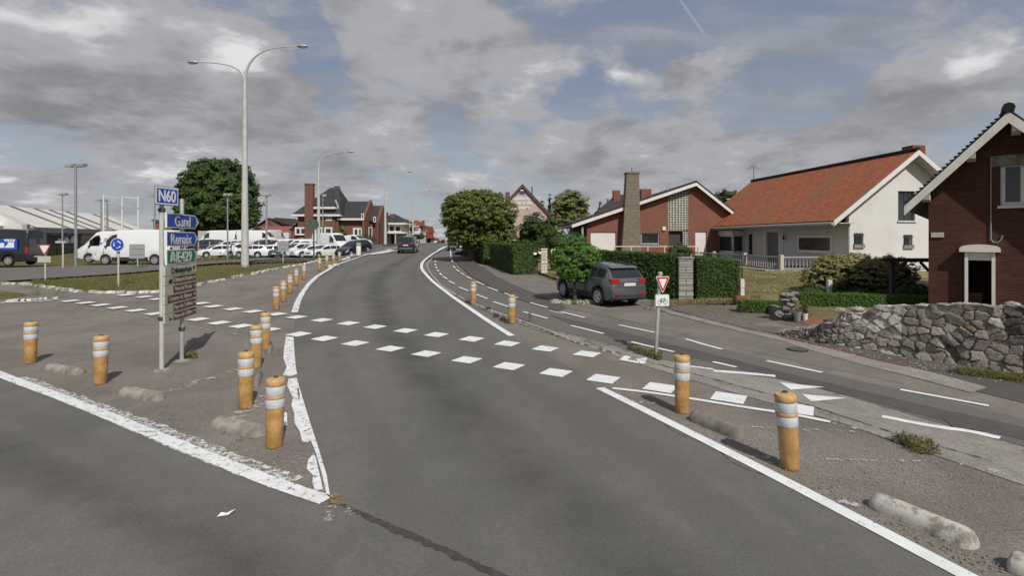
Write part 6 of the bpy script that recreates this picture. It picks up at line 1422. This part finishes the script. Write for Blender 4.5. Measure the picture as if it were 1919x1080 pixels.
# dry weeds by the pillars
# hedges
hedge('hedge', 'dark clipped hedge left of the white stone pillars', (1.25, 29.6), (-.4, 36.5), 1.2, .35, 2.15, 'leaf_hedge', 300, .06); 
hedge('hedge', 'hedge further along the pavement behind the clipped tree', (-.9, 37.5), (-3.9, 50), 1.2, .55, 2.3, 'leaf_hedge', 160, .08)
hedge('hedge', 'hedge in the garden between the rose bushes and the lettered gable', (-.4, 44), (4.5, 42), 1.2, .6, 2.25, 'leaf_hedge', 160, .08)
hedge('hedge', 'long clipped hedge behind the parked grey car', (3.2, 22.6), (6.1, 19.2), 1.1, .05, 1.95, 'leaf_hedge', 700, .04, z1b=1.88)
hedge('hedge', 'square clipped hedge right of the block pillar', (6.83, 18.9), (8.25, 18.6), 1.3, .1, 1.80, 'leaf_hedge', 900, .035, z1b=1.66)
hedge('box_hedge', 'long low bright green box hedge across the garden before the white house', (8.6, 16.3), (12.9, 14.9), .45, .36, .78, 'leaf_box', 1500, .025, wob=.02)
hedge('box_hedge', 'short low box hedge left of the stone pile', (7.25, 16.4), (8.45, 16.0), .4, .1, .50, 'leaf_box', 1500, .025, wob=.02)
# pillars
def pillar(px, py, wpx, hpx, mat, lb, cap='concrete', grp=None, dp=None, courses=0):
    p = P(px, py); k = p.y / F; w_ = wpx * k; h = hpx * k; t = thing('stone_pillar', lb, 'pillar', p, 0, grp); n = max(1, courses); hh = (h - .08) / n
    b = MB()
    for i in range(n): b.box(-w_/2, w_/2, 0, w_, i * hh + .008 - (.1 if i == 0 else 0), (i + 1) * hh - .008); b.box(-w_/2 + .02, w_/2 - .02, .02, w_ - .02, i * hh - .01, (i + 1) * hh)
    b.build('shaft', mat, t); b = MB(); b.box(-w_/2 - .03, w_/2 + .03, -.03, w_ + .03, h - .08, h); b.build('capstone', cap, t, bevel=.015); return t
pillar(1286, 567, 27, 85, 'pillar_block', 'square pillar of grey rusticated blocks between the two hedges', courses=8)
pillar(988, 512, 11, 46, 'pillar_white', 'white stone gate pillar, the left one of the pair', 'white_render', 'white gate pillars', courses=5); pillar(1020, 513, 11.5, 47, 'pillar_white', 'white stone gate pillar, the right one of the pair', 'white_render', 'white gate pillars', courses=5)
def wpost(px, py, hpx, lb):
    p = P(px, py); k = p.y / F; t = thing('fence_post', lb, 'post', p, 0, 'white concrete garden posts'); b = MB(); b.box(-.075, .075, -.075, .075, -.1, hpx * k); b.build('post_body', 'white_render', t, bevel=.012)
    b = MB(); b.box(-.078, .078, -.078, .078, hpx * k * .52, hpx * k * .54); b.build('joint', 'concrete_dark', t); return t
t = wpost(1390, 557, 34, 'white garden post standing on a brick stub at the end of the hedge'); p = P(1387, 572); mb = MB(); mb.box(-.2, .2, -.15, .15, -.1, .32); o = mb.build('brick_stub', 'brick_red', None, bevel=.02); o.location = p; tag(o, 'low weathered brick stub beside the driveway corner', 'brick stub')
wpost(1554, 556, 31, 'white garden post behind the long low box hedge'); wpost(1687, 549, 26, 'white garden post half hidden by the big dark shrub')
# big shrubs before the white house
def shr(label, pxy, els, mat, per, sz, seed, clump=.11, lv=24): return bush('shrub', label, pxy, els, mat, per, sz, clump, seed, 'shrub', None, (.08, .4), lv, corek=.7)
shr('large rounded yellowish shrub in front of the white gable wall', (1590, 550), [(1590, 512, 62, 34), (1545, 522, 38, 26), (1630, 518, 40, 28), (1570, 500, 36, 22), (1610, 496, 30, 16), (1672, 512, 40, 30)], 'leaf_yellow', 300, .042, 50)
shr('low dark green shrub beneath the pergola post', (1680, 556), [(1665, 550, 46, 14), (1700, 548, 34, 20), (1725, 555, 18, 20), (1620, 552, 36, 10)], 'leaf_shrub', 260, .04, 51)
shr('loose green shrub at the corner of the stone plinth', (1690, 545), [(1690, 515, 18, 14), (1702, 525, 14, 12)], 'leaf_bright', 90, .04, 52)
shr('dark spreading shrub along the foot of the yellowish one', (1560, 553), [(1530, 545, 34, 9), (1575, 546, 40, 9)], 'leaf_hedge', 130, .04, 53)
# rough grass and weeds
def tuft(pxs, r, n, h, mat, name='weeds', label=None, hf=None):
    P_, N_ = [], []
    for px, py in pxs:
        p = P(px, py); a, b_, _, _ = blades((p.x, p.y, p.z + offs(p.y, 4)), r, n, h); P_.append(a); N_.append(b_)
    o = leafobj(name, mat, None, np.concatenate(P_), np.concatenate(N_), .045, .2); return tag(o, label, 'weeds', kind='stuff')
tuft([(1330 - 14 * i, 572 + .4 * i * (i % 3)) for i in range(8)] + [(1340 + 12 * i, 572) for i in range(5)], .22, 260, .2, 'leaf_dry', label='dry grass along the foot of the hedges')
tuft([(1715, 838), (1728, 842), (1704, 835), (1720, 848), (1740, 850), (1690, 832)], .12, 75, .09, 'leaf_grass', label='clump of green weeds growing in the joint of the old asphalt')
tuft([(1180 + 9 * i, 657 + 3.2 * i) for i in range(7)] + [(1222, 668), (1236, 672)], .06, 60, .12, 'leaf_grass', label='weeds along the kerb joint beside the give way sign')
tuft([(992, 607), (994, 606)], .03, 26, .28, 'leaf_grass', label='thin tall weeds by the kerb right of the bollards')
tuft([(930, 596), (942, 603), (950, 607), (915, 583)], .1, 70, .08, 'leaf_shrub', label='dark dry weeds left of the bollard on the kerb')
tuft([(62, 556), (67, 555), (110, 561)], .22, 110, .5, 'leaf_bright', label='tall green weeds at the kerb corner far left')
tuft([(255, 508), (262, 507), (268, 508)], .35, 90, .5, 'leaf_bright', label='tall weeds at the foot of the grey sign post on the verge')
tuft([(518, 508), (300, 540)], .2, 80, .4, 'leaf_grass', label='weeds among the pale kerb stones')
tuft([(356, 668), (362, 672), (350, 672)], .09, 90, .1, 'leaf_grass', label='weeds round the foot of the rear sign post')
tuft([(1800 + 16 * i, 702 + 1.8 * i) for i in range(10)], .16, 130, .09, 'leaf_grass', label='grass strip at the foot of the rubble wall')
tuft([(632, 941), (625, 944)], .04, 60, .03, 'leaf_dry', label='dry moss at the tip of the painted island')
tuft([(1030 + 10 * i, 520 + 3.5 * i) for i in range(6)] + [(1005, 516), (1035, 524), (990, 514)], .3, 110, .22, 'leaf_grass', label='rough grass at the foot of the white pillars')
# blades over the verges and lawn
def field(px0, px1, fa, fb, n, mat, h, label, sz=.05):
    P_ = []
    for i in range(n):
        x = rnd.uniform(px0, px1); y = fa(x) + (fb(x) - fa(x)) * rnd.random() ** .9; p = P(x, y); P_.append((p.x, p.y, p.z + offs(p.y, 2) + rnd.uniform(-.01, h)))
    a = np.array(P_); an = NR.uniform(0, 6.28, n); nn = np.stack([np.cos(an), np.sin(an), NR.uniform(-.2, .5, n)], 1); return tag(leafobj('grass_blades', mat, None, a, nn, sz, .25), label, 'grass', kind='stuff')
ky = lambda x: np.interp(x, [-60, 60, 125, 200, 300, 400, 500, 600, 640], [536, 531, 541, 546, 543, 526, 507, 487, 481]); ty = lambda x: np.interp(x, [-60, 0, 100, 200, 300, 400, 500, 600, 640], [534, 531, 525, 519, 510, 498, 490, 483, 480.5])
field(60, 640, ty, ky, 9000, 'leaf_grass', .09, 'short grass of the verge between the service road and the kerb')
field(370, 640, lambda x: np.interp(x, [370, 500, 640], [486, 480, 468]), lambda x: np.interp(x, [370, 500, 640], [492, 486, 473]), 2500, 'leaf_grass', .1, 'grass strip before the car lot fence', .07)
field(1392, 1700, lambda x: 503., lambda x: 553., 5000, 'leaf_grass', .06, 'sparse lawn grass before the white house')

# pale pebbles on the driveway, grit along the joints
def grit(name, n, fpx, mat, r0, r1, label, seed):
    q = random.Random(seed); mb = MB()
    for i in range(n):
        px, py = fpx(q); p = P(px, py); r = q.uniform(r0, r1); z = p.z + offs(p.y, 4); a = q.uniform(0, 3.1); c, s_ = math.cos(a) * r, math.sin(a) * r
        mb.add([(p.x + c, p.y + s_, z), (p.x - s_ * .8, p.y + c * .8, z), (p.x - c, p.y - s_, z), (p.x + s_ * .8, p.y - c * .8, z), (p.x + c * .2, p.y + s_ * .1, z + r * .7)], [(0, 1, 4), (1, 2, 4), (2, 3, 4), (3, 0, 4)])
    return tag(mb.build(name, mat, None, recalc=False), label, 'gravel', kind='stuff')
def seg(pts, sx_, sy_):
    def f(q):
        k = q.random() * (len(pts) - 1); i = int(k); t_ = k - i; a, b_ = pts[i], pts[i + 1]
        return a[0] + (b_[0] - a[0]) * t_ + q.gauss(0, sx_), a[1] + (b_[1] - a[1]) * t_ + q.gauss(0, sy_)
    return f
grit('pebbles', 320, seg([(1290, 592), (1400, 600), (1470, 618), (1380, 585)], 30, 6), 'pebble', .008, .022, 'pale pebbles strewn over the dark driveway', 1)
grit('grit', 700, seg([(560, 640), (575, 740), (590, 850), (500, 870), (300, 790), (100, 720)], 14, 9), 'concrete', .003, .011, 'grit on the painted island', 2)
grit('grit', 900, seg([(1100, 650), (1250, 700), (1420, 800), (1600, 900), (1700, 870), (1850, 950)], 40, 22), 'concrete', .003, .012, 'grit on the right hand asphalt', 3)
grit('dark_grit', 260, seg([(1310, 800), (1425, 850), (1590, 940), (1730, 1015), (1880, 1075)], 10, 5), 'concrete_dark', .004, .016, 'dark crumbs of asphalt along the edge line', 4)
grit('grit', 300, seg([(1470, 640), (1600, 662), (1750, 690), (1900, 712)], 12, 5), 'kerbstone', .008, .03, 'stone chips at the foot of the rubble wall', 5)
# ------------------------------------------------------------------ vehicles (local x forward, y left)
def interp(K, x):
    if x <= K[0][0]: return K[0][1]
    for (a, za), (b, zb) in zip(K, K[1:]):
        if x <= b: return za + (zb - za) * (x - a) / (b - a)
    return K[-1][1]
KINDS = {
 'suv': dict(L=4.14, W=1.78, top=[(-2.07,.72),(-2.05,.94),(-1.97,1.02),(-1.68,1.37),(-1.55,1.45),(-1.0,1.52),(-.2,1.55),(.35,1.50),(.75,1.28),(1.08,1.06),(1.5,1.01),(1.85,.93),(2.02,.80),(2.07,.62)],
   belt=[(-2.07,.70),(-2.0,.92),(-1.7,1.04),(0,1.0),(1.0,.96),(1.6,.90),(2.07,.60)], wx=(-1.22, 1.33), wr=.34, roof=.75, base=.24, side=[(-1.62,-1.08),(-1.02,-.32),(-.26,.62)], ws=(.42,1.02), rw=(-1.94,-1.70)),
 'hatch': dict(L=4.2, W=1.75, top=[(-2.1,.66),(-2.07,.88),(-1.98,.98),(-1.62,1.34),(-1.4,1.42),(-.5,1.47),(.1,1.44),(.5,1.28),(1.05,.98),(1.6,.88),(1.95,.74),(2.1,.55)],
   belt=[(-2.1,.64),(-2.0,.86),(-1.6,.96),(0,.92),(1.0,.88),(1.6,.82),(2.1,.52)], wx=(-1.28, 1.3), wr=.31, roof=.78, base=.2, side=[(-1.5,-1.05),(-1.0,-.3),(-.24,.72)], ws=(.3,.98), rw=(-1.95,-1.60)),
 'mpv': dict(L=4.4, W=1.83, top=[(-2.2,.7),(-2.18,.98),(-2.12,1.1),(-1.98,1.58),(-1.85,1.66),(-.6,1.70),(.2,1.66),(.7,1.45),(1.25,1.1),(1.75,.98),(2.05,.82),(2.2,.6)],
   belt=[(-2.2,.68),(-2.1,1.0),(-1.8,1.05),(0,1.02),(1.2,.98),(1.7,.92),(2.2,.58)], wx=(-1.35, 1.35), wr=.325, roof=.84, base=.22, side=[(-1.85,-1.2),(-1.12,-.3),(-.22,.75)], ws=(.45,1.18), rw=(-2.11,-1.96)),
 'van': dict(L=5.9, W=2.0, top=[(-2.95,.7),(-2.94,2.45),(-2.86,2.58),(-1,2.66),(1.0,2.62),(1.35,2.52),(1.75,2.1),(2.2,1.52),(2.6,1.28),(2.86,1.06),(2.95,.7)],
   belt=[(-2.95,.68),(-2.93,1.32),(0,1.32),(1.6,1.30),(2.2,1.22),(2.95,.66)], wx=(-1.75, 1.85), wr=.36, roof=.90, base=.3, side=[(1.02,1.82)], ws=(1.5,2.16), rw=None),
 'smallvan': dict(L=4.4, W=1.82, top=[(-2.2,.66),(-2.19,1.66),(-2.1,1.78),(-.5,1.84),(.25,1.8),(.65,1.55),(1.2,1.15),(1.7,1.0),(2.05,.82),(2.2,.6)],
   belt=[(-2.2,.64),(-2.18,1.06),(0,1.06),(1.1,1.0),(1.6,.92),(2.2,.58)], wx=(-1.35, 1.3), wr=.32, roof=.88, base=.22, side=[(-.2,.75)], ws=(.42,1.14), rw=None),
}
def vehicle(name, kind, paintm, label, cat, detail=2, trim='car_trim', group=None, smallwin=False):
    K = KINDS[kind]; L, Wd = K['L'] / 2, K['W'] / 2
    def hw(x):
        q = abs(x) / L; return Wd * (1 - .11 * max(0, (q - .72) / .28) ** 2 - .03 * q * q)
    def zb(x):
        z = K['base'] + (.10 * max(0, (abs(x) / L - .85) / .15))
        for wx in K['wx']:
            r = K['wr'] + .075; d = abs(x - wx)
            if d < r: z = max(z, K['wr'] - .02 + math.sqrt(r * r - d * d))
        return z
    def ring(x):
        zt = interp(K['top'], x); be = min(interp(K['belt'], x), zt - .012); w_ = hw(x); b0 = zb(x); b0 = min(b0, be - .1); h = max(0, zt - be); f = min(1, h / .42)
        fr_ = K['roof'] + (1 - K['roof']) * (1 - f) * .9; mid_ = b0 + (be - b0) * .45
        return [(w_ * .90, b0), (w_ * .975, b0 + min(.06, (be-b0)*.3)), (w_, mid_), (w_ * .995, be - (be - b0) * .12), (w_ * .965, be),
                (w_ * (fr_ if f > .15 else .93), be + h * .86), (w_ * fr_ * .90, be + h * .975), (w_ * fr_ * .5, zt + .012 * f), (0, zt + .02 * f)]
    st = sorted({round(q, 4) for q in [a for a, _ in K['top']] + [-L + 2 * L * i / 40 for i in range(41)] + [wx + s_ * (K['wr'] + .075) * math.cos(i * math.pi / 12) for wx in K['wx'] for s_ in (-1, 1) for i in range(7)] if -L <= q <= L})
    mb = MB(); n = 9; rings = [ring(x) for x in st]; full = []
    for x, r in zip(st, rings): full.append([(x, y, z) for y, z in r] + [(x, -y, z) for y, z in reversed(r[:-1])])
    m = len(full[0]); mb.v = [p for r in full for p in r]
    for i in range(len(st) - 1):
        for j in range(m): mb.f.append((i*m+j, (i+1)*m+j, (i+1)*m+(j+1) % m, i*m+(j+1) % m))
    mb.f.append(tuple(range(m))); mb.f.append(tuple((len(st)-1)*m + j for j in reversed(range(m))))
    t = thing(name, label, cat, (0, 0, 0), 0, group)
    mb.build('body', paintm, t, True)
    def Sf(x, v):
        r = ring(x); i = min(int(v), 7); f = v - i; return Vector((x, r[i][0] + (r[i+1][0] - r[i][0]) * f, r[i][1] + (r[i+1][1] - r[i][1]) * f))
    def patch(nm, mat, x0, x1, v0, v1, sgn, off=.008, nx_=6, nv_=4, par=t, skew=0.):
        b = MB(); g = []
        for i in range(nx_ + 1):
            for j in range(nv_ + 1):
                v = v0 + (v1 - v0) * j / nv_; x = x0 + (x1 - x0) * i / nx_; x += skew * (v - v0) / (v1 - v0)
                p = Sf(x, v); e = 1e-2; a = Sf(x + e, v) - Sf(x - e, v); c = Sf(x, min(8, v + e)) - Sf(x, v - e); nn = a.cross(c)
                if nn.length < 1e-9: nn = Vector((0, 1, 0))
                nn.normalize()
                if nn.y < -.01 or (abs(nn.y) <= .01 and nn.z < 0): nn = -nn
                p = p + nn * off; b.v.append((p.x, p.y * sgn, p.z))
        for i in range(nx_):
            for j in range(nv_): k_ = i * (nv_ + 1) + j; b.f.append((k_, k_ + nv_ + 1, k_ + nv_ + 2, k_ + 1))
        return b.build(nm, mat, par, True)
    def across(nm, mat, x0, x1, v0, off=.008, nx_=6, nv_=6):
        b = MB(); vv = [v0 + (8 - v0) * j / nv_ for j in range(nv_ + 1)]; cols = [(v, 1) for v in vv] + [(v, -1) for v in reversed(vv[:-1])]
        for i in range(nx_ + 1):
            x = x0 + (x1 - x0) * i / nx_; e = .012; tz = (interp(K['top'], x + e) - interp(K['top'], x - e)) / (2 * e); nn = Vector((-tz, 0, 1)).normalized() * off
            for v, s_ in cols: p = Sf(x, v); b.v.append((p.x + nn.x, p.y * s_, p.z + nn.z))
        m_ = len(cols)
        for i in range(nx_):
            for j in range(m_ - 1): b.f.append((i*m_+j, (i+1)*m_+j, (i+1)*m_+j+1, i*m_+j+1))
        return b.build(nm, mat, t, True)
    across('windscreen', 'glass_dark', K['ws'][0], K['ws'][1], 6.05)
    if K['rw']: across('rear_window', 'glass_dark', K['rw'][0], K['rw'][1], 5.9)
    for s_ in (1, -1):
        for a, b_ in K['side']: patch('side_window', 'glass_dark', a, b_, 4.12, 4.88, s_)
    if K['rw'] is None:
        b = MB()
        for s_ in (1, -1): b.box(-L - .012, -L - .002, s_ * (Wd * .45) - .3, s_ * (Wd * .45) + .3, interp(K['belt'], -L) if kind == 'smallvan' else 1.4, 1.55 if kind == 'smallvan' else 1.95)
        b.build('rear_window', 'glass_dark', t)
    zl = interp(K['belt'], -L + .12)
    for s_ in (1, -1):
        if kind in ('van', 'smallvan'):
            b = MB(); y_ = Wd * .86; b.box(-L - .02, -L + .12, s_ * y_ - .07, s_ * y_ + .07, .85, 1.35); b.build('tail_lamp', 'red_plastic', t, bevel=.015)
        else:
            b = MB(); ye = hw(-L + .1) * .955; zt2 = interp(K['belt'], -L + .2) + .03; b.prism([(-L - .004, s_ * ye * .58), (-L + .0, s_ * (ye - .03)), (-L + .06, s_ * (ye + .028)), (-L + .34, s_ * (ye + .045)), (-L + .30, s_ * (ye - .05)), (-L + .1, s_ * ye * .58)], 'z', zt2 - .13, zt2 + .03); b.build('tail_lamp', 'red_plastic', t, bevel=.012)
        patch('headlamp', 'clear_lamp', L - .42, L - .03, 2.7, 3.9, s_, .010, par=t, skew=-.12)
        if detail > 1: b = MB(); mx_ = K['side'][-1][1] - .05; b.ell((mx_, s_ * (Wd + .06), interp(K['belt'], mx_) + .1), (.07, .11, .08), 10, 6); b.build('mirror', trim if kind == 'van' else paintm, t, True)
    b = MB(); zl2 = .8 if kind != 'van' else .75; xr = -L - .012
    if kind in ('suv', 'mpv', 'hatch'):
        b.box(-L - .02, -L + .03, -.26, .26, .78 if kind != 'hatch' else .74, .89 if kind != 'hatch' else .85)
    else: b.box(-L - .02, -L, -.26, .26, .6, .71)
    b.build('number_plate', 'plate_white', t); b = MB(); b.box(L - .03, L + .02, -.26, .26, .42, .53); b.build('number_plate', 'plate_white', t)
    # bumpers / lower trim
    b = MB(); w_ = hw(L) * .98
    for s_, nm in ((-1, 'rear_bumper'), (1, 'front_bumper')):
        b = MB(); x0 = s_ * (L - .06); zt_ = .58 if s_ < 0 else .4; b.prism([(min(x0, s_*(L+.02)), .30), (max(x0, s_*(L+.02)), .30), (max(x0, s_*(L+.02)), zt_ - .12), (min(x0, s_*(L+.02)), zt_ - .12)], 'y', -w_ * .92, w_ * .92); bo = b.build(nm, trim, t, bevel=.02)
        if s_ < 0 and kind in ('suv', 'mpv'):
            for q in (1, -1): r_ = MB(); r_.box(-L - .035, -L + .02, q * w_ * .74 - .12, q * w_ * .74 + .12, .46, .53); r_.build('reflector', 'red_plastic', bo)
            if kind == 'mpv': r_ = MB(); r_.box(-L - .04, -L + .02, -w_ * .8, w_ * .8, .47, .56); r_.build('chrome_strip', 'chrome', bo)
        if s_ > 0: g_ = MB(); g_.box(L - .04, L + .012, -w_ * .55, w_ * .55, .52, .64); g_.build('grille', 'car_trim', t)
    b = MB(); b.box(-L * .96, L * .96, -Wd * .86, Wd * .86, K['base'] + .01, K['base'] + .1); b.build('underbody', 'car_trim', t)
    if trim == 'car_trim' and kind in ('suv', 'van'):
        for s_ in (1, -1): patch('side_cladding', 'car_trim', K['wx'][0] + K['wr'] + .1, K['wx'][1] - K['wr'] - .1, .3, 1.6, s_, .012)
    for wx in K['wx']:
        for s_ in (1, -1):
            r = K['wr']; b = MB(); y0, y1 = Wd - .22, Wd - .015
            prof = [(r * .62, y1 - .01), (r * .92, y1), (r, y1 - .03), (r, y0 + .03), (r * .9, y0), (.02, y0)]
            nn = 22; vs = []
            for rr, y_ in prof:
                for k_ in range(nn): a = 2 * math.pi * k_ / nn; vs.append((wx + rr * math.cos(a), s_ * y_, r + rr * math.sin(a)))
            fs = [(i*nn+k_, i*nn+(k_+1) % nn, (i+1)*nn+(k_+1) % nn, (i+1)*nn+k_) for i in range(len(prof)-1) for k_ in range(nn)]
            b.add(vs, fs); wh = b.build('wheel', 'rubber', t, True)
            b = MB(); ns_ = 5 if detail > 1 else 0; yr = s_ * (y1 - .018)
            b.prism([(wx + r * .64 * math.cos(2*math.pi*k_/nn), r + r * .64 * math.sin(2*math.pi*k_/nn)) for k_ in range(nn)], 'y', yr - s_ * .05, yr - s_ * .045) if ns_ else b.prism([(wx + r * .62 * math.cos(2*math.pi*k_/14), r + r * .62 * math.sin(2*math.pi*k_/14)) for k_ in range(14)], 'y', yr - s_ * .03, yr)
            if ns_:
                db = b.build('brake_disc', 'dark_metal', wh); b = MB()
                for k_ in range(ns_ * 2):
                    a = 2 * math.pi * (k_ // 2) / ns_ + (.16 if k_ % 2 else -.16); a2 = 2 * math.pi * (k_ // 2) / ns_ + (.26 if k_ % 2 else -.26)
                    b.bar((wx + r * .1 * math.cos(a), yr, r + r * .1 * math.sin(a)), (wx + r * .62 * math.cos(a2), yr, r + r * .62 * math.sin(a2)), .03, .045)
                ring_ = [(wx + r * .62 * math.cos(2*math.pi*k_/nn), yr, r + r * .62 * math.sin(2*math.pi*k_/nn)) for k_ in range(nn + 1)]; b.tube(ring_, .022, 6, False); b.ell((wx, yr, r), (.05, .025, .05), 8, 5)
            b.build('rim', 'rim', wh, ns_ > 0)
    if kind == 'suv':
        b = MB()
        for s_ in (1, -1): p = [Sf(-1.5 + 2. * i / 8, 6.0) for i in range(9)]; b.tube([(q.x, q.y * s_, q.z + .045) for q in p], .014, 6)
        b.build('roof_rail', 'dark_metal', t, True); b = MB(); b.prism([(-1.52, 1.46), (-1.50, 1.485), (-1.72, 1.44), (-1.77, 1.42), (-1.70, 1.40)], 'y', -.62, .62); b.build('spoiler', paintm, t)
        b = MB(); b.tube([(-1.3, 0, 1.58), (-1.55, 0, 1.76)], .008, 5); b.build('aerial', 'dark_metal', t); b = MB(); b.box(-2.085, -2.03, -.5, .5, .92, .935); b.build('boot_trim', 'chrome', t)
    if kind == 'van' and detail > 0:
        b = MB()
        for s_ in (1, -1):
            for xs in (.98, -.4, 1.95): b.box(xs - .008, xs + .008, s_ * (Wd * .985) - .02, s_ * (Wd * .985) + .02, .55, 1.25)
        b.build('door_seam', 'car_trim', t)
    return t
def setv(t, px, py, ang, label=None, z=None, first=False):
    """put a vehicle down at the pixel of its centre on the ground; ang is its heading, degrees from +x"""
    p = P(px, py); t.location = (p.x, p.y, p.z + (offs(p.y, 2) if z is None else z)); t.rotation_euler = (0, 0, R(ang)); return t
def slope_fit(t):
    x, y, _ = t.location; a = t.rotation_euler[2]; c, s_ = math.cos(a), math.sin(a)
    dz = (H(x + c * 1.3, y + s_ * 1.3) - H(x - c * 1.3, y - s_ * 1.3)) / 2.6; t.rotation_euler = (0, -math.atan(dz), a); return t
def at(t, x, y, ang): t.location = (x, y, H(x, y) + offs(y, 2)); t.rotation_euler = (0, 0, R(ang)); return slope_fit(t)

# parked grey suv: rear left corner at depth 18.5
h_ = R(25); hv = Vector((-math.sin(h_), math.cos(h_))); rv = Vector((math.cos(h_), math.sin(h_))); rl = Vector(((1148 - CX) / F * 17.2, 17.2))
c_ = rl + rv * .89 + hv * 2.07
suv_ = at(vehicle('parked_car', 'suv', 'car_grey', 'dark grey compact suv parked before the long hedge, seen from behind', 'car'), c_.x - .06, c_.y, 90 + 25); suv_.scale = (.93, .93, .95)
at(vehicle('moving_car', 'mpv', 'car_navy', 'dark estate car driving away in the middle of the road', 'car'), (765.5 - CX) / F * 54, 54, 94)
at(vehicle('moving_car', 'hatch', 'car_navy', 'dark blue hatchback coming round the island tip', 'car'), (664 - CX) / F * 56, 56, 180 + 64)
at(vehicle('parked_car', 'hatch', 'car_silver', 'pale grey car parked under the wide clipped tree', 'car'), (870 - CX) / F * 50, 50, 96)
at(vehicle('parked_car', 'mpv', 'car_black', 'black car parked left of the clipped tree, red lamps showing', 'car'), (853 - CX) / F * 60, 60, 97)
# dark van with lettering, far left
dv_ = at(vehicle('lettered_van', 'van', 'car_black', 'dark van with white lettering and blue stripe cut by the left edge', 'van', group=None), -37.6, 37.2, 184)
b = MB(); b.box(-2.4, .4, 1.005, 1.012, 1.15, 1.95); b.build('blue_stripe', 'sign_blue', dv_)
textmesh('lettering', "d'haene", .5, 'sign_white', dv_, Matrix.Translation((.35, 1.016, 1.62)) @ Matrix.Rotation(R(180), 4, 'Z') @ Matrix.Rotation(R(90), 4, 'X'), .003, 1.35, .012)
textmesh('lettering', 'vans', .34, 'sign_white', dv_, Matrix.Translation((-1.5, 1.016, 1.75)) @ Matrix.Rotation(R(180), 4, 'Z') @ Matrix.Rotation(R(90), 4, 'X'), .003, .75, .01)
b = MB(); 
for i_, xa in enumerate((-.25, -.95, -1.6)): b.prism([(xa, 1.3), (xa, 1.42), (xa - .14, 1.5), (xa - .2, 1.58 + .06 * i_), (xa - .58, 1.58 + .06 * i_), (xa - .6, 1.3)], 'y', 1.0135, 1.018)
b.build('van_picture', 'sign_white', dv_)
# white vans facing left
wv = vehicle('white_van', 'van', 'car_white', 'big white van facing left behind the round blue sign', 'van', group='white vans at the dealership'); at(wv, (262 - CX) / F * 38.8, 38.8, 181)
at(dup(wv, (0, 0, 0), 0, 'white van further back, its nose showing left of the bigger one'), (226 - CX) / F * 43, 43, 186)
G_ = 'vehicles in the car lot'
for i, (px, d_, a) in enumerate(((411, 80, 178), (447, 82, 182), (484, 80, 2), (512, 84, 90))):
    at(dup(wv, (0, 0, 0), 0, 'white van in the back row of the car lot, %s from the left' % ['first', 'second', 'third', 'fourth'][i], G_), (px - CX) / F * d_, d_, a)
wvs = vehicle('white_van', 'smallvan', 'car_white', 'x', 'van', 1, group=G_); hc_ = vehicle('white_car', 'hatch', 'car_white', 'x', 'car', 1, group=G_); mc_ = vehicle('white_car', 'mpv', 'car_white', 'x', 'car', 1, group=G_)
gc_ = vehicle('parked_car', 'hatch', 'car_green', 'x', 'car', 1, group=G_); kc_ = vehicle('parked_car', 'mpv', 'car_trim', 'x', 'car', 1, group=G_)
used = set()
def put(proto, px, d_, a, label):
    t = proto if proto.name not in used else dup(proto, (0, 0, 0), 0, label, G_); used.add(proto.name); t['label'] = label; at(t, (px - CX) / F * d_, d_, a)
O = ['first', 'second', 'third', 'fourth', 'fifth', 'sixth', 'seventh', 'eighth', 'ninth', 'tenth']
row1 = [(hc_, 408, 58, 222), (mc_, 441, 59.5, 248), (hc_, 476, 59, 176), (hc_, 507, 58, 205), (gc_, 534, 58.5, 262), (mc_, 559, 59.5, 238), (hc_, 582, 58, 225), (hc_, 608, 57.5, 236)]
for i, q in enumerate(row1): put(*q, '%s in the front row of the car lot, %s from the left' % ({'gc': 'greenish car'}.get('gc' if q[0] is gc_ else '', 'white car'), O[i]))
row2 = [(kc_, 384, 68, 180), (mc_, 425, 67, 230), (hc_, 455, 68, 250), (kc_, 492, 67, 245), (wvs, 522, 66, 240), (wvs, 553, 66, 228), (mc_, 578, 66, 255), (hc_, 600, 67, 215)]
for i, q in enumerate(row2): put(*q, '%s in the middle row of the car lot, %s from the left' % ('dark car' if q[0] is kc_ else 'small white van' if q[0] is wvs else 'white car', O[i]))
bigv = vehicle('white_van', 'van', 'car_white', 'large white van with a tall cab facing right beside the street lamp before the villa', 'van', 1, group=G_); at(bigv, (620 - CX) / F * 66, 66, -35)
at(dup(wvs, (0, 0, 0), 0, 'small white van behind the dark blue hatchback', G_), (668 - CX) / F * 74, 74, -20)
# white site cabin behind the vans
D = 92.; t = thing('site_cabin', 'long white panelled site cabin behind the white vans, left of the villa', 'cabin', (0, D, 0)); h = hole(491, 541, 436, 461); b = MB(); b.box(h[0], h[1], 0, 3, 0, h[3]); b.build('wall', 'white_paint', t)
for i in range(5): x_ = h[0] + (h[1] - h[0]) * (i + .5) / 5; pbox(t, 'seam', 'sign_back', x_ - .04, x_ + .04, -.03, -.003, .2, h[3] - .1)
